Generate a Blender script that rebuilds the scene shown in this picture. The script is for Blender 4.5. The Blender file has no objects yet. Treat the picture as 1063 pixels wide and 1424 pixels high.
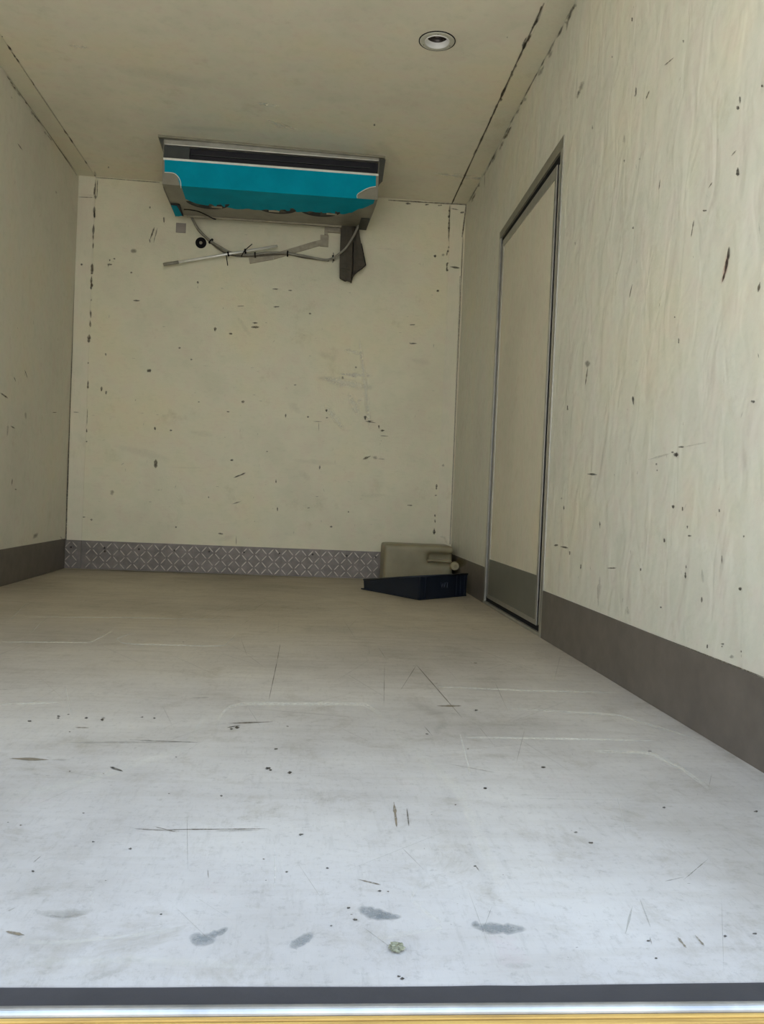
import bpy, bmesh, math, random
from mathutils import Vector, Matrix
random.seed(11)
S = bpy.context.scene
COL = S.collection

# ---------------------------------------------------------------- camera, sky, sun, exposure
CAM_LOC=(1.4545971795651464, 0.0, 0.4912520818664805)
CAM_R=(0.9954591244502907, -0.08457449807287164, 0.04368393096302562)
CAM_U=(-0.04238287423559153, 0.017119251771245438, 0.9989547653374115)
CAM_F=(0.08523393408842858, 0.9962700866203474, -0.013457005064087275)
FOCAL_PX=1191.35
W,H,D=2.35,2.3561,5.2956
cam_data = bpy.data.cameras.new('camera')
cam = bpy.data.objects.new('camera', cam_data)
COL.objects.link(cam)
cr, cu, cf = Vector(CAM_R), Vector(CAM_U), Vector(CAM_F)
cam.matrix_world = Matrix(((cr.x, cu.x, -cf.x, CAM_LOC[0]), (cr.y, cu.y, -cf.y, CAM_LOC[1]), (cr.z, cu.z, -cf.z, CAM_LOC[2]), (0, 0, 0, 1)))
cam_data.sensor_fit = 'VERTICAL'
cam_data.sensor_height = 24
cam_data.lens = 24 * FOCAL_PX / 1424
cam_data.clip_start = 0.02
S.camera = cam

world = bpy.data.worlds.new('sky')
S.world = world
world.use_nodes = True
wn, wlk = world.node_tree.nodes, world.node_tree.links
wn.clear()
wo = wn.new('ShaderNodeOutputWorld')
wb = wn.new('ShaderNodeBackground')
wg = wn.new('ShaderNodeTexCoord')
wsx = wn.new('ShaderNodeSeparateXYZ')
wr = wn.new('ShaderNodeValToRGB')
wr.color_ramp.elements[0].position = 0.5
wr.color_ramp.elements[0].color = (0.92, 0.93, 0.90, 1)      # bright hazy horizon
wr.color_ramp.elements[1].position = 1.0
wr.color_ramp.elements[1].color = (0.52, 0.72, 1.0, 1)      # bluer zenith
wm = wn.new('ShaderNodeMath'); wm.operation = 'MULTIPLY_ADD'; wm.inputs[1].default_value = 0.5; wm.inputs[2].default_value = 0.5
wlk.new(wg.outputs['Generated'], wsx.inputs[0]); wlk.new(wsx.outputs['Z'], wm.inputs[0]); wlk.new(wm.outputs[0], wr.inputs[0])
wlk.new(wr.outputs[0], wb.inputs[0]); wlk.new(wb.outputs[0], wo.inputs[0])
wb.inputs[1].default_value = SKY = 1.30

sun_data = bpy.data.lights.new('sun', 'SUN')
sun_data.energy = 5.9
sun_data.angle = math.radians(1.0)
sun_data.color = (1.0, 0.93, 0.82)
sun = bpy.data.objects.new('sun', sun_data)
COL.objects.link(sun)
# the sun stands high beside the truck and a little ahead: nothing inside is in sun, the yard behind is
sun.rotation_euler = Vector((0.75, -0.14, -1.0)).to_track_quat('-Z', 'Y').to_euler()

S.view_settings.view_transform = 'Standard'
S.view_settings.look = 'None'
S.view_settings.gamma = 1
S.view_settings.use_curve_mapping = False
S.view_settings.exposure = 1.06
cy = S.cycles
cy.max_bounces = 14
cy.diffuse_bounces = 10
cy.glossy_bounces = 5
cy.use_denoising = True
cy.sample_clamp_indirect = 6

# ---------------------------------------------------------------- materials
def new_mat(name):
    m = bpy.data.materials.new(name)
    m.use_nodes = True
    nt = m.node_tree
    return m, nt, nt.nodes['Principled BSDF']

def rgba(c): return (c[0], c[1], c[2], 1)

def coords(nt, scale):
    tc = nt.nodes.new('ShaderNodeTexCoord')
    mp = nt.nodes.new('ShaderNodeMapping')
    mp.inputs['Scale'].default_value = scale
    nt.links.new(tc.outputs['Object'], mp.inputs[0])
    return mp.outputs[0]

def noise(nt, scale=(1, 1, 1), s=5, detail=5, rough=0.6, dist=0):
    n = nt.nodes.new('ShaderNodeTexNoise')
    n.inputs['Scale'].default_value = s
    n.inputs['Detail'].default_value = detail
    n.inputs['Roughness'].default_value = rough
    n.inputs['Distortion'].default_value = dist
    nt.links.new(coords(nt, scale), n.inputs['Vector'])
    return n.outputs['Fac']

def ramp(nt, f, stops):
    r = nt.nodes.new('ShaderNodeValToRGB')
    e = r.color_ramp.elements
    while len(e) < len(stops): e.new(0.5)
    for k, (p, c) in enumerate(stops):
        e[k].position = p
        e[k].color = rgba(c) if not isinstance(c, (int, float)) else (c, c, c, 1)
    nt.links.new(f, r.inputs[0])
    return r.outputs[0]

def mix(nt, a, b, f, mode='MIX'):
    m = nt.nodes.new('ShaderNodeMix')
    m.data_type = 'RGBA'; m.blend_type = mode
    for sock, v in ((m.inputs[0], f), (m.inputs[6], a), (m.inputs[7], b)):
        if isinstance(v, bpy.types.NodeSocket): nt.links.new(v, sock)
        elif isinstance(v, (int, float)): sock.default_value = v
        else: sock.default_value = rgba(v)
    return m.outputs[2]

def bump(nt, bsdf, hs, dist):
    prev = None
    for h, st in hs:
        b = nt.nodes.new('ShaderNodeBump')
        b.inputs['Strength'].default_value = st
        b.inputs['Distance'].default_value = dist
        nt.links.new(h, b.inputs['Height'])
        if prev: nt.links.new(prev, b.inputs['Normal'])
        prev = b.outputs[0]
    nt.links.new(prev, bsdf.inputs['Normal'])

def simple(name, col, rough=0.5, metal=0.0, var=0.12, s=14, bmp=0.0):
    m, nt, b = new_mat(name)
    f = noise(nt, s=s)
    c = ramp(nt, f, [(0.3, tuple(x * (1 - var) for x in col)), (0.7, tuple(min(1, x * (1 + var)) for x in col))])
    nt.links.new(c, b.inputs['Base Color'])
    b.inputs['Roughness'].default_value = rough
    b.inputs['Metallic'].default_value = metal
    if bmp: bump(nt, b, [(noise(nt, s=s * 6), bmp)], 0.002)
    return m

def panel_mat(name, base, stretch, wavy, rough=0.42, weave=0.25, dist=0.004):
    """yellowed gel-coat fibreglass panel with faint mottling and shallow waves"""
    m, nt, b = new_mat(name)
    f1 = noise(nt, (1, 1, 1), 1.7, 3)
    c1 = ramp(nt, f1, [(0.35, tuple(x * 0.93 for x in base)), (0.5, base), (0.68, (base[0] * 1.03, base[1] * 1.0, base[2] * 0.93))])
    f2 = noise(nt, stretch, 26, 6, 0.7)
    c2 = ramp(nt, f2, [(0.30, 0.86), (0.48, 1.0), (1, 1.0)])
    c = mix(nt, c1, c2, 0.40, 'MULTIPLY')
    f6 = noise(nt, (1, 1, 1), 11, 4, 0.6)
    c6 = ramp(nt, f6, [(0.35, (0.95, 0.975, 0.94)), (0.5, (1, 1, 0.98)), (0.66, (1.0, 0.955, 0.955))])
    c = mix(nt, c, c6, 0.8, 'MULTIPLY')
    f4 = noise(nt, (1, 1, 1), 5, 8, 0.75)
    c4 = ramp(nt, f4, [(0.28, (0.80, 0.77, 0.70)), (0.42, (1, 1, 1))])
    c = mix(nt, c, c4, 0.6, 'MULTIPLY')
    nt.links.new(c, b.inputs['Base Color'])
    r = ramp(nt, f2, [(0.3, rough + 0.15), (0.7, rough - 0.06)])
    nt.links.new(r, b.inputs['Roughness'])
    f3 = noise(nt, wavy[0], wavy[1], 2, 0.45, 0.6)
    f5 = noise(nt, (1, 1, 1), 95, 3, 0.6)
    bump(nt, b, [(f3, wavy[2]), (f5, weave * .004 / dist)], dist)
    return m

M = {}
M['wall_back'] = panel_mat('wall_back_panel', (0.715, 0.680, 0.530), (1, 1, 3.0), ((1, 1, 1), 7, 0.25))
M['wall_right'] = panel_mat('wall_right_panel', (0.672, 0.655, 0.570), (1, 1.1, 0.9), ((1, 1.15, 0.62), 10, 0.62), 0.40, 0.12, .012)
M['wall_left'] = panel_mat('wall_left_panel', (0.675, 0.650, 0.565), (1, 1.1, 0.9), ((1, 1.15, 0.62), 10, 0.3), 0.45, 0.12, .010)
M['ceiling'] = panel_mat('ceiling_panel', (0.80, 0.755, 0.635), (1, 1, 1), ((1.0, 1.0, 1), 3, 0.35), 0.45, 0.12)
M['trim'] = panel_mat('corner_trim_panel', (0.71, 0.672, 0.545), (3, 3, 0.6), ((1, 1, 1), 4, 0.2), 0.45, 0.1)
M['door'] = panel_mat('door_panel_paint', (0.66, 0.615, 0.50), (1, 2, 0.9), ((1, 6, 1), 2.5, 0.4), 0.42, 0.1)

# floor: worn pale resin floor, scratched and dusty
m, nt, b = new_mat('floor_resin')
f1 = noise(nt, (1, 1, 1), 1.3, 6, 0.62)
c1 = ramp(nt, f1, [(0.32, (0.43, 0.405, 0.37)), (0.5, (0.57, 0.55, 0.525)), (0.64, (0.665, 0.65, 0.625))])
f2 = noise(nt, (0.35, 3.2, 1), 9, 8, 0.7)
c2 = ramp(nt, f2, [(0.34, (0.86, 0.84, 0.80)), (0.52, (1, 1, 1))])
f3 = noise(nt, (5, 0.7, 1), 16, 7, 0.75)
c3 = ramp(nt, f3, [(0.36, (0.83, 0.83, 0.82)), (0.46, (1, 1, 1))])
f4 = noise(nt, (1, 1, 1), 60, 6, 0.8)
c4 = ramp(nt, f4, [(0.30, (0.66, 0.66, 0.65)), (0.46, (1, 1, 1))])
c = mix(nt, c1, c2, 0.4, 'MULTIPLY'); c = mix(nt, c, c3, 0.5, 'MULTIPLY'); c = mix(nt, c, c4, 0.75, 'MULTIPLY')
f7 = noise(nt, (1, 1, 1), 7, 10, 0.78, 0.4)
c7 = ramp(nt, f7, [(0.34, (0.76, 0.74, 0.70)), (0.47, (0.97, 0.965, 0.97)), (0.60, (1, 1, 1)), (0.68, (1.0, 0.95, 0.97))])
c = mix(nt, c, c7, 0.85, 'MULTIPLY')
f8 = noise(nt, (7, 1.1, 1), 34, 6, 0.8)
c8 = ramp(nt, f8, [(0.32, (0.74, 0.73, 0.72)), (0.43, (1, 1, 1))])
c = mix(nt, c, c8, 0.6, 'MULTIPLY')
# light falloff painted in: cool sky tint near the opening, dim dirty olive-brown deeper
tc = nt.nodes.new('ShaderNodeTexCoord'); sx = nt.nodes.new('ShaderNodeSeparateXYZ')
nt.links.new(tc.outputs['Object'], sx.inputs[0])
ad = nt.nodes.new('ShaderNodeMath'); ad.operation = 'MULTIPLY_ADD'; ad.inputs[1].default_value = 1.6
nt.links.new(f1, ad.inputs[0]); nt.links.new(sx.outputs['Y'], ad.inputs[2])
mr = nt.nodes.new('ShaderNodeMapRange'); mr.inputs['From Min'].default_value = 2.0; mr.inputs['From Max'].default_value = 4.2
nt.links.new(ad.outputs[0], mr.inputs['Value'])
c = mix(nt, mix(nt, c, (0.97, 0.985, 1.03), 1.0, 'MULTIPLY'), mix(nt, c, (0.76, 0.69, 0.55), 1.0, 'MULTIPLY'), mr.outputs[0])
nt.links.new(c, b.inputs['Base Color'])
nt.links.new(ramp(nt, f2, [(0.3, 0.62), (0.7, 0.46)]), b.inputs['Roughness'])
bump(nt, b, [(f3, 0.15), (f4, 0.15), (noise(nt, (1, 1, 1), 4, 2), 0.25)], 0.002)
M['floor'] = m

M['kick'] = simple('kick_strip_grey', (0.125, 0.108, 0.092), 0.5, 0.0, 0.18, 12, 0.1)
M['door_kick'] = simple('door_kick_grey', (0.135, 0.132, 0.108), 0.5, 0.0, 0.08, 9, 0.1)
M['tread'] = simple('tread_plate_aluminium', (0.20, 0.178, 0.165), 0.5, 0.4, 0.25, 22, 0.25)
M['tread_bar'] = simple('tread_bar_aluminium', (0.58, 0.53, 0.48), 0.34, 0.45, 0.15, 40)
M['alu'] = simple('aluminium_extrusion', (0.42, 0.41, 0.37), 0.35, 0.7, 0.12, 20)
M['alu_dull'] = simple('aluminium_dull', (0.26, 0.245, 0.19), 0.5, 0.35, 0.12, 20)
M['alu_bright'] = simple('aluminium_bright', (0.50, 0.51, 0.53), 0.38, 0.8, 0.25, 12)
M['rubber'] = simple('black_rubber', (0.010, 0.009, 0.010), 0.9, 0, 0.2, 20)
M['sill_rubber'] = simple('grey_rubber_strip', (0.045, 0.044, 0.050), 0.7, 0, 0.15, 10, 0.3)
M['screw'] = simple('screw_head', (0.05, 0.045, 0.04), 0.5, 0.4)
M['slot'] = simple('outlet_black', (0.010, 0.009, 0.016), 0.7)
M['slot_grey'] = simple('outlet_grey', (0.045, 0.05, 0.05), 0.6)
M['unit'] = simple('unit_casing_grey', (0.25, 0.235, 0.19), 0.45, 0.2, 0.15, 12)
M['unit_dark'] = simple('unit_dark_bracket', (0.05, 0.05, 0.042), 0.6)
M['unit_white'] = simple('unit_white_trim', (0.80, 0.80, 0.76), 0.35)
M['film'] = simple('teal_protective_film', (0.002, 0.31, 0.46), 0.5, 0, 0.10, 6, 0.25)
M['film'].node_tree.nodes['Principled BSDF'].inputs['Specular IOR Level'].default_value = .02
M['rubber'].node_tree.nodes['Principled BSDF'].inputs['Specular IOR Level'].default_value = .2
M['hose'] = simple('grey_hose', (0.26, 0.245, 0.20), 0.4, 0, 0.2, 30)
M['rod'] = simple('bright_steel_rod', (0.92, 0.90, 0.82), 0.25, 0.35, 0.25, 8)
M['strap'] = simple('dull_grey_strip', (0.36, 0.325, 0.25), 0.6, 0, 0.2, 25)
M['duct'] = simple('dark_canvas', (0.070, 0.060, 0.045), 0.8, 0, 0.2, 22, 0.5)
M['duct_in'] = simple('dark_duct_lining', (0.035, 0.022, 0.022), 0.8)
M['patch'] = simple('mauve_grey_plate', (0.30, 0.265, 0.235), 0.55)
M['bin'] = simple('navy_plastic', (0.005, 0.010, 0.022), 0.5, 0, 0.4, 7)
M['bin_mark'] = simple('navy_plastic_worn', (0.018, 0.024, 0.045), 0.5, 0, 0.3, 40)
M['lamp_white'] = simple('lamp_bezel_white', (0.80, 0.80, 0.80), 0.3, 0, 0.05)
M['lamp_bezel'] = simple('lamp_bezel_grey', (0.52, 0.51, 0.44), 0.35, 0, 0.1)
M['lamp_dark'] = simple('lamp_reflector_dark', (0.06, 0.05, 0.045), 0.25, 0.6, 0.5, 60)
M['lamp_glass'] = simple('lamp_bulb_face', (0.38, 0.30, 0.30), 0.15, 0.3, 0.5, 90)
M['asphalt'] = simple('yard_concrete', (0.48, 0.46, 0.41), 0.9, 0, 0.2, 3)
M['tape'] = simple('crumpled_tape', (0.24, 0.25, 0.18), 0.5, 0, 0.6, 120)

# jerrycan: milky dusty polyethylene
m, nt, b = new_mat('milky_polyethylene')
c = ramp(nt, noise(nt, s=9, detail=6), [(0.3, (0.22, 0.195, 0.12)), (0.7, (0.31, 0.275, 0.175))])
nt.links.new(c, b.inputs['Base Color']); b.inputs['Roughness'].default_value = 0.45
b.inputs['Subsurface Weight'].default_value = 0.15; b.inputs['Subsurface Scale'].default_value = 0.02
M['can'] = m
M['cap'] = simple('pale_cap', (0.36, 0.32, 0.20), 0.45)

# yellow painted bumper, chipped to wood along its length
m, nt, b = new_mat('yellow_painted_timber')
f1 = noise(nt, (0.25, 9, 9), 7, 8, 0.75)
c1 = ramp(nt, f1, [(0.30, (0.10, 0.065, 0.035)), (0.40, (0.42, 0.25, 0.07)), (0.52, (0.62, 0.40, 0.11)), (0.75, (0.70, 0.53, 0.22))])
nt.links.new(c1, b.inputs['Base Color']); b.inputs['Roughness'].default_value = 0.6
bump(nt, b, [(f1, 0.4)], 0.003)
M['yellow'] = m

# marks: scuffs, chips, dirt, plus the polish highlight painted on the back wall
m, nt, b = new_mat('surface_marks')
at = nt.nodes.new('ShaderNodeAttribute'); at.attribute_name = 'tint'
nt.links.new(at.outputs['Color'], b.inputs['Base Color'])
nz = noise(nt, (1, 1, 1), 110, 6, 0.8)
mu = nt.nodes.new('ShaderNodeMapRange')
mu.inputs['From Min'].default_value = 0.36; mu.inputs['From Max'].default_value = 0.56; mu.inputs['To Min'].default_value = 0.42
nt.links.new(nz, mu.inputs['Value'])
ml = nt.nodes.new('ShaderNodeMath'); ml.operation = 'MULTIPLY'
nt.links.new(mu.outputs[0], ml.inputs[0]); nt.links.new(at.outputs['Alpha'], ml.inputs[1])
nt.links.new(ml.outputs[0], b.inputs['Alpha'])
b.inputs['Roughness'].default_value = 0.7
M['marks'] = m

# ---------------------------------------------------------------- helpers
def tag(o, label=None, cat=None, group=None, kind=None):
    if label: o['label'] = label
    if cat: o['category'] = cat
    if group: o['group'] = group
    if kind: o['kind'] = kind
    return o

def link_mesh(name, me, mat, parent=None, smooth=False):
    me.materials.append(mat)
    o = bpy.data.objects.new(name, me)
    COL.objects.link(o)
    if parent: o.parent = parent
    if smooth:
        for p in me.polygons: p.use_smooth = True
    return o

def obj(name, bm, mat, parent=None, smooth=False, bevel=0):
    me = bpy.data.meshes.new(name)
    bmesh.ops.recalc_face_normals(bm, faces=bm.faces)
    bm.to_mesh(me); bm.free()
    o = link_mesh(name, me, mat, parent, smooth)
    if bevel:
        md = o.modifiers.new('bevel', 'BEVEL'); md.width = bevel; md.segments = 2; md.limit_method = 'ANGLE'
    return o

def empty(name, loc=(0, 0, 0), rz=0):
    o = bpy.data.objects.new(name, None)
    COL.objects.link(o); o.location = loc; o.rotation_euler = (0, 0, rz)
    return o

def box(bm, x0, x1, y0, y1, z0, z1, fn=None):
    vs = [bm.verts.new(fn(p) if fn else p) for p in ((x0, y0, z0), (x1, y0, z0), (x1, y1, z0), (x0, y1, z0), (x0, y0, z1), (x1, y0, z1), (x1, y1, z1), (x0, y1, z1))]
    for f in ((0, 3, 2, 1), (4, 5, 6, 7), (0, 1, 5, 4), (1, 2, 6, 5), (2, 3, 7, 6), (3, 0, 4, 7)):
        bm.faces.new([vs[i] for i in f])

def boxobj(name, ext, mat, parent=None, bevel=0, fn=None):
    bm = bmesh.new(); box(bm, *ext, fn=fn)
    return obj(name, bm, mat, parent, bevel=bevel)

def prism(bm, pts, vec):
    a = [bm.verts.new(p) for p in pts]
    v = Vector(vec)
    b_ = [bm.verts.new(Vector(p) + v) for p in pts]
    bm.faces.new(a); bm.faces.new(b_[::-1])
    n = len(pts)
    for i in range(n):
        bm.faces.new((a[i], a[(i + 1) % n], b_[(i + 1) % n], b_[i]))

def smooth_path(pts, per=5):
    P = [Vector(p) for p in pts]
    if len(P) < 3: return P
    out = []
    for i in range(len(P) - 1):
        p0, p1, p2, p3 = P[max(i - 1, 0)], P[i], P[i + 1], P[min(i + 2, len(P) - 1)]
        for k in range(per):
            t = k / per
            out.append(0.5 * ((2 * p1) + (p2 - p0) * t + (2 * p0 - 5 * p1 + 4 * p2 - p3) * t * t + (3 * p1 - p0 - 3 * p2 + p3) * t ** 3))
    out.append(P[-1])
    return out

def tube(bm, pts, r, seg=8, cap=True):
    prev = None; n = len(pts); side = None
    for i, p in enumerate(pts):
        d = (pts[min(i + 1, n - 1)] - pts[max(i - 1, 0)]).normalized()
        if side is None:
            side = d.orthogonal().normalized()
        side = (side - d * side.dot(d)).normalized()
        up = d.cross(side)
        ring = [bm.verts.new(p + (side * math.cos(a) + up * math.sin(a)) * r) for a in [2 * math.pi * k / seg for k in range(seg)]]
        if prev:
            for k in range(seg): bm.faces.new((prev[k], prev[(k + 1) % seg], ring[(k + 1) % seg], ring[k]))
        elif cap: bm.faces.new(ring[::-1])
        prev = ring
    if cap: bm.faces.new(prev)

def lathe(bm, prof, origin, axis='Z', seg=40, closed=False):
    """prof: (radius, height) pairs"""
    rings = []
    for r, h in prof:
        ring = []
        for k in range(seg):
            a = 2 * math.pi * k / seg
            c, s = r * math.cos(a), r * math.sin(a)
            v = (c, s, h) if axis == 'Z' else (c, h, s) if axis == 'Y' else (h, c, s)
            ring.append(bm.verts.new(Vector(origin) + Vector(v)))
        rings.append(ring)
    for a, b_ in zip(rings, rings[1:]):
        for k in range(seg): bm.faces.new((a[k], a[(k + 1) % seg], b_[(k + 1) % seg], b_[k]))
    if closed:
        bm.faces.new(rings[0][::-1]); bm.faces.new(rings[-1])

def struct(o): o['kind'] = 'structure'; return o

Y0 = 0.858          # rear edge of the floor sheet (the open end)
XB = 0.0

# ---------------------------------------------------------------- the box body
DY0, DY1, DZ0 = 3.161, 4.235, 0.008        # side door outer frame
def dtop(y): return 1.889 - (y - DY0) * 0.034

# floor with a slightly wavy cut rear edge
bm = bmesh.new()
wav = [(0.0, .860), (0.4, .8605), (0.9, .8600), (1.174, .8603), (1.25, .8595), (1.33, .8592), (1.38, .8600), (1.46, .8592), (1.55, .8585), (1.62, .8590), (1.655, .8600), (1.70, .8592), (1.8, .8610), (1.96, .8630), (2.35, .866)]
tf = [bm.verts.new((x, y - .001, 0)) for x, y in wav]; bf = [bm.verts.new((x, y, -0.03)) for x, y in wav]
tb = [bm.verts.new((x, D + .05, 0)) for x, y in wav]; bb = [bm.verts.new((x, D + .05, -0.03)) for x, y in wav]
for i in range(len(wav) - 1):
    bm.faces.new((tf[i], tf[i + 1], tb[i + 1], tb[i])); bm.faces.new((bf[i + 1], bf[i], bb[i], bb[i + 1])); bm.faces.new((bf[i], bf[i + 1], tf[i + 1], tf[i]))
    bm.faces.new((bb[i + 1], bb[i], tb[i], tb[i + 1]))
bm.faces.new((tf[0], tb[0], bb[0], bf[0])); bm.faces.new((tf[-1], bf[-1], bb[-1], tb[-1]))
floor = struct(obj('floor', bm, M['floor']))

wall_left = struct(boxobj('wall_left', (-0.07, 0, 0.80, D + .07, -0.03, H + .07), M['wall_left']))
wall_back = struct(boxobj('wall_back', (0, W, D, D + .07, 0, H), M['wall_back']))
bm = bmesh.new()
box(bm, W, W + .07, 0.80, DY0, -0.03, H + .07)
box(bm, W, W + .07, DY1, D + .07, -0.03, H + .07)
prism(bm, [(W, DY0, dtop(DY0)), (W, DY1, dtop(DY1)), (W, DY1, H + .07), (W, DY0, H + .07)], (0.07, 0, 0))
box(bm, W, W + .07, DY0, DY1, -0.03, DZ0)
wall_right = struct(obj('wall_right', bm, M['wall_right']))

# ceiling with the round cut-out for the lamp
LX, LY, LR = 1.891, 3.463, 0.066
bm = bmesh.new()
seg = 32; q = 0.12
for z, flip in ((H, False), (H + .07, True)):
    ring = [bm.verts.new((LX + LR * math.cos(2 * math.pi * k / seg), LY + LR * math.sin(2 * math.pi * k / seg), z)) for k in range(seg)]
    sq = []
    for k in range(seg):
        a = 2 * math.pi * k / seg; c, s = math.cos(a), math.sin(a); mm = max(abs(c), abs(s))
        sq.append(bm.verts.new((LX + q * c / mm, LY + q * s / mm, z)))
    for k in range(seg):
        f = (ring[k], sq[k], sq[(k + 1) % seg], ring[(k + 1) % seg]); bm.faces.new(f)
    if z == H: r0 = ring
    else:
        for k in range(seg): bm.faces.new((r0[k], ring[k], ring[(k + 1) % seg], r0[(k + 1) % seg]))
    xs = [0, LX - q, LX + q, W]; ys = [0.80, LY - q, LY + q, D + .07]
    for i in range(3):
        for j in range(3):
            if i == 1 and j == 1: continue
            bm.faces.new([bm.verts.new(p) for p in ((xs[i], ys[j], z), (xs[i + 1], ys[j], z), (xs[i + 1], ys[j + 1], z), (xs[i], ys[j + 1], z))])
bmesh.ops.remove_doubles(bm, verts=bm.verts, dist=1e-5)
ceiling = struct(obj('ceiling', bm, M['ceiling']))

# corner and edge trims
def flat_trim(n, ext, pieces=None):
    return struct(boxobj('trim_%d' % n, ext, M['trim'], bevel=0.0006))
flat_trim(1, (0.0, 0.097, 0.80, D, H - .0022, H))
flat_trim(2, (2.253, W, 0.80, D, H - .0022, H))
bm = bmesh.new(); box(bm, 0, .099, D - .0022, D, 2.245, H - .0022); box(bm, 0, .099, D - .0022, D, .1745, 2.243)
struct(obj('trim_3', bm, M['trim'], bevel=0.0006))
flat_trim(4, (2.255, W, D - .0022, D, .1745, H - .0022))

# rear sill: rubber strip, aluminium nosing, yellow bumper
bm = bmesh.new()
box(bm, 0, W, 0.826, 0.8645, -0.03, -0.0015)
struct(obj('trim_5', bm, M['sill_rubber']))
bm = bmesh.new()
prof = [(0.8262, -.03)] + [(0.8195 + .0068 * math.cos(a), -.0030 + .0058 * math.sin(a)) for a in [math.pi * k / 10 for k in range(11)]] + [(0.8127, -.03)]
prism(bm, [(0, y, z) for y, z in prof], (W, 0, 0))
struct(obj('trim_6', bm, M['alu_bright'], smooth=False))
bm = bmesh.new()
box(bm, -0.05, W + .05, 0.8065, 0.8122, -0.14, -0.003); box(bm, -0.05, W + .05, 0.7985, 0.8055, -0.14, -0.0042)
struct(obj('trim_7', bm, M['yellow'], bevel=0.0012))
struct(boxobj('trim_8', (-0.05, W + .05, 0.740, 0.7980, -0.14, -0.008), M['rubber'], bevel=0.003))

# yard behind the truck
bm = bmesh.new(); box(bm, -30, 30, -40, 30, -1.25, -1.15)
struct(obj('ground', bm, M['asphalt']))

# ---------------------------------------------------------------- kick strips
KH = 0.1785
struct(boxobj('baseboard_left', (0, .004, 0.80, D, 0, KH), M['kick'], bevel=.0008))
bm = bmesh.new(); box(bm, W - .004, W, 0.80, DY0, 0, KH); box(bm, W - .004, W, DY1, D, 0, KH)
baseboard_right = struct(obj('baseboard_right', bm, M['kick'], bevel=.0008))
base = struct(boxobj('baseboard_back', (0.101, 2.346, D - .005, D, 0.002, .1722), M['tread'], bevel=.0008))
obj_end = boxobj('end_plate', (0.004, .0995, D - .005, D, 0.002, .1722), M['tread'], base, bevel=.0008)
# raised tread bars: short lozenges in alternating directions
bm = bmesh.new()
step = 0.0405
ny = 4
for i in range(int((2.34 - .006) / step)):
    for j in range(ny):
        x = .02 + i * step; z = .0245 + j * step
        if abs(x - .1) < .012: continue
        a = math.radians(48) * (1 if (i + j) % 2 else -1)
        L, Wd, h = .0235, .0032, .0026
        ca, sa = math.cos(a), math.sin(a)
        loc = [(-L, 0), (-L * .6, -Wd), (L * .6, -Wd), (L, 0), (L * .6, Wd), (-L * .6, Wd)]
        outer = [bm.verts.new((x + u * ca - v * sa, D - .005, z + u * sa + v * ca)) for u, v in loc]
        inner = [bm.verts.new((x + .8 * u * ca - .5 * v * sa, D - .005 - h, z + .8 * u * sa + .5 * v * ca)) for u, v in loc]
        bm.faces.new(inner)
        for k in range(6): bm.faces.new((outer[k], outer[(k + 1) % 6], inner[(k + 1) % 6], inner[k]))
tag(obj('tread_pattern', bm, M['tread_bar'], base), kind='stuff')
screw = None
for x, z in [(.038, .128), (.235, .132), (.238, .112), (.44, .132), (.652, .133), (.86, .134), (1.07, .138), (1.285, .138), (1.49, .14), (1.70, .14), (1.88, .14)]:
    if screw is None:
        bm = bmesh.new(); lathe(bm, [(.0001, -.0035), (.004, -.0032), (.0062, -.0012), (.0065, 0)], (0, 0, 0), 'Y', 12)
        screw = obj('screw', bm, M['screw'], base, smooth=True); o = screw
    else:
        o = screw.copy(); COL.objects.link(o); o.parent = base
    o.location = (x, D - .005, z)

# ---------------------------------------------------------------- side door
def fq(bm, y0, y1, z0, z1, x0, x1, it=0.0, ib=0.0):
    """box in the door plane whose top follows the sloping head; z1=None means the head minus it"""
    ta = dtop(y0) - it if z1 is None else z1; tb_ = dtop(y1) - it if z1 is None else z1
    prism(bm, [(x0, y0, z0), (x0, y1, z0), (x0, y1, tb_), (x0, y0, ta)], (x1 - x0, 0, 0))
door = struct(empty('door_1', (0, 0, 0)))
# frame: near jamb, far jamb, head, sill
bm = bmesh.new()
fq(bm, DY0, DY0 + .034, DZ0, None, W - .004, W + .03)
obj('jamb', bm, M['alu'], door, bevel=.001)
bm = bmesh.new(); fq(bm, DY1 - .028, DY1, DZ0, None, W - .004, W + .03)
obj('jamb', bm, M['alu'], door, bevel=.001)
bm = bmesh.new(); prism(bm, [(W - .0045, DY0 + .0005, dtop(DY0) - .046), (W - .0045, DY1 - .0005, dtop(DY1) - .036), (W - .0045, DY1 - .0005, dtop(DY1)), (W - .0045, DY0 + .0005, dtop(DY0))], (.0345, 0, 0))
obj('head_rail', bm, M['alu_dull'], door, bevel=.001)
bm = bmesh.new(); box(bm, W - .006, W + .03, DY0, DY1, 0.001, DZ0 + .006)
obj('sill_rail', bm, M['alu'], door, bevel=.001)
# seal: black rubber ring
iy0, iy1 = DY0 + .034, DY1 - .028
def zt(y, d): return dtop(y) - d
bm = bmesh.new()
box(bm, W + .010, W + .03, iy0, iy0 + .052, DZ0 + .006, 1.86)
box(bm, W + .010, W + .03, iy1 - .045, iy1, DZ0 + .006, 1.82)
prism(bm, [(W + .0045, iy0, zt(iy0, .076)), (W + .0045, iy1, zt(iy1, .062)), (W + .0045, iy1, zt(iy1, .035)), (W + .0045, iy0, zt(iy0, .042))], (.02, 0, 0))
box(bm, W + .0045, W + .03, iy0, iy1, DZ0 + .006, .036)
obj('rubber_seal', bm, M['rubber'], door)
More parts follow.
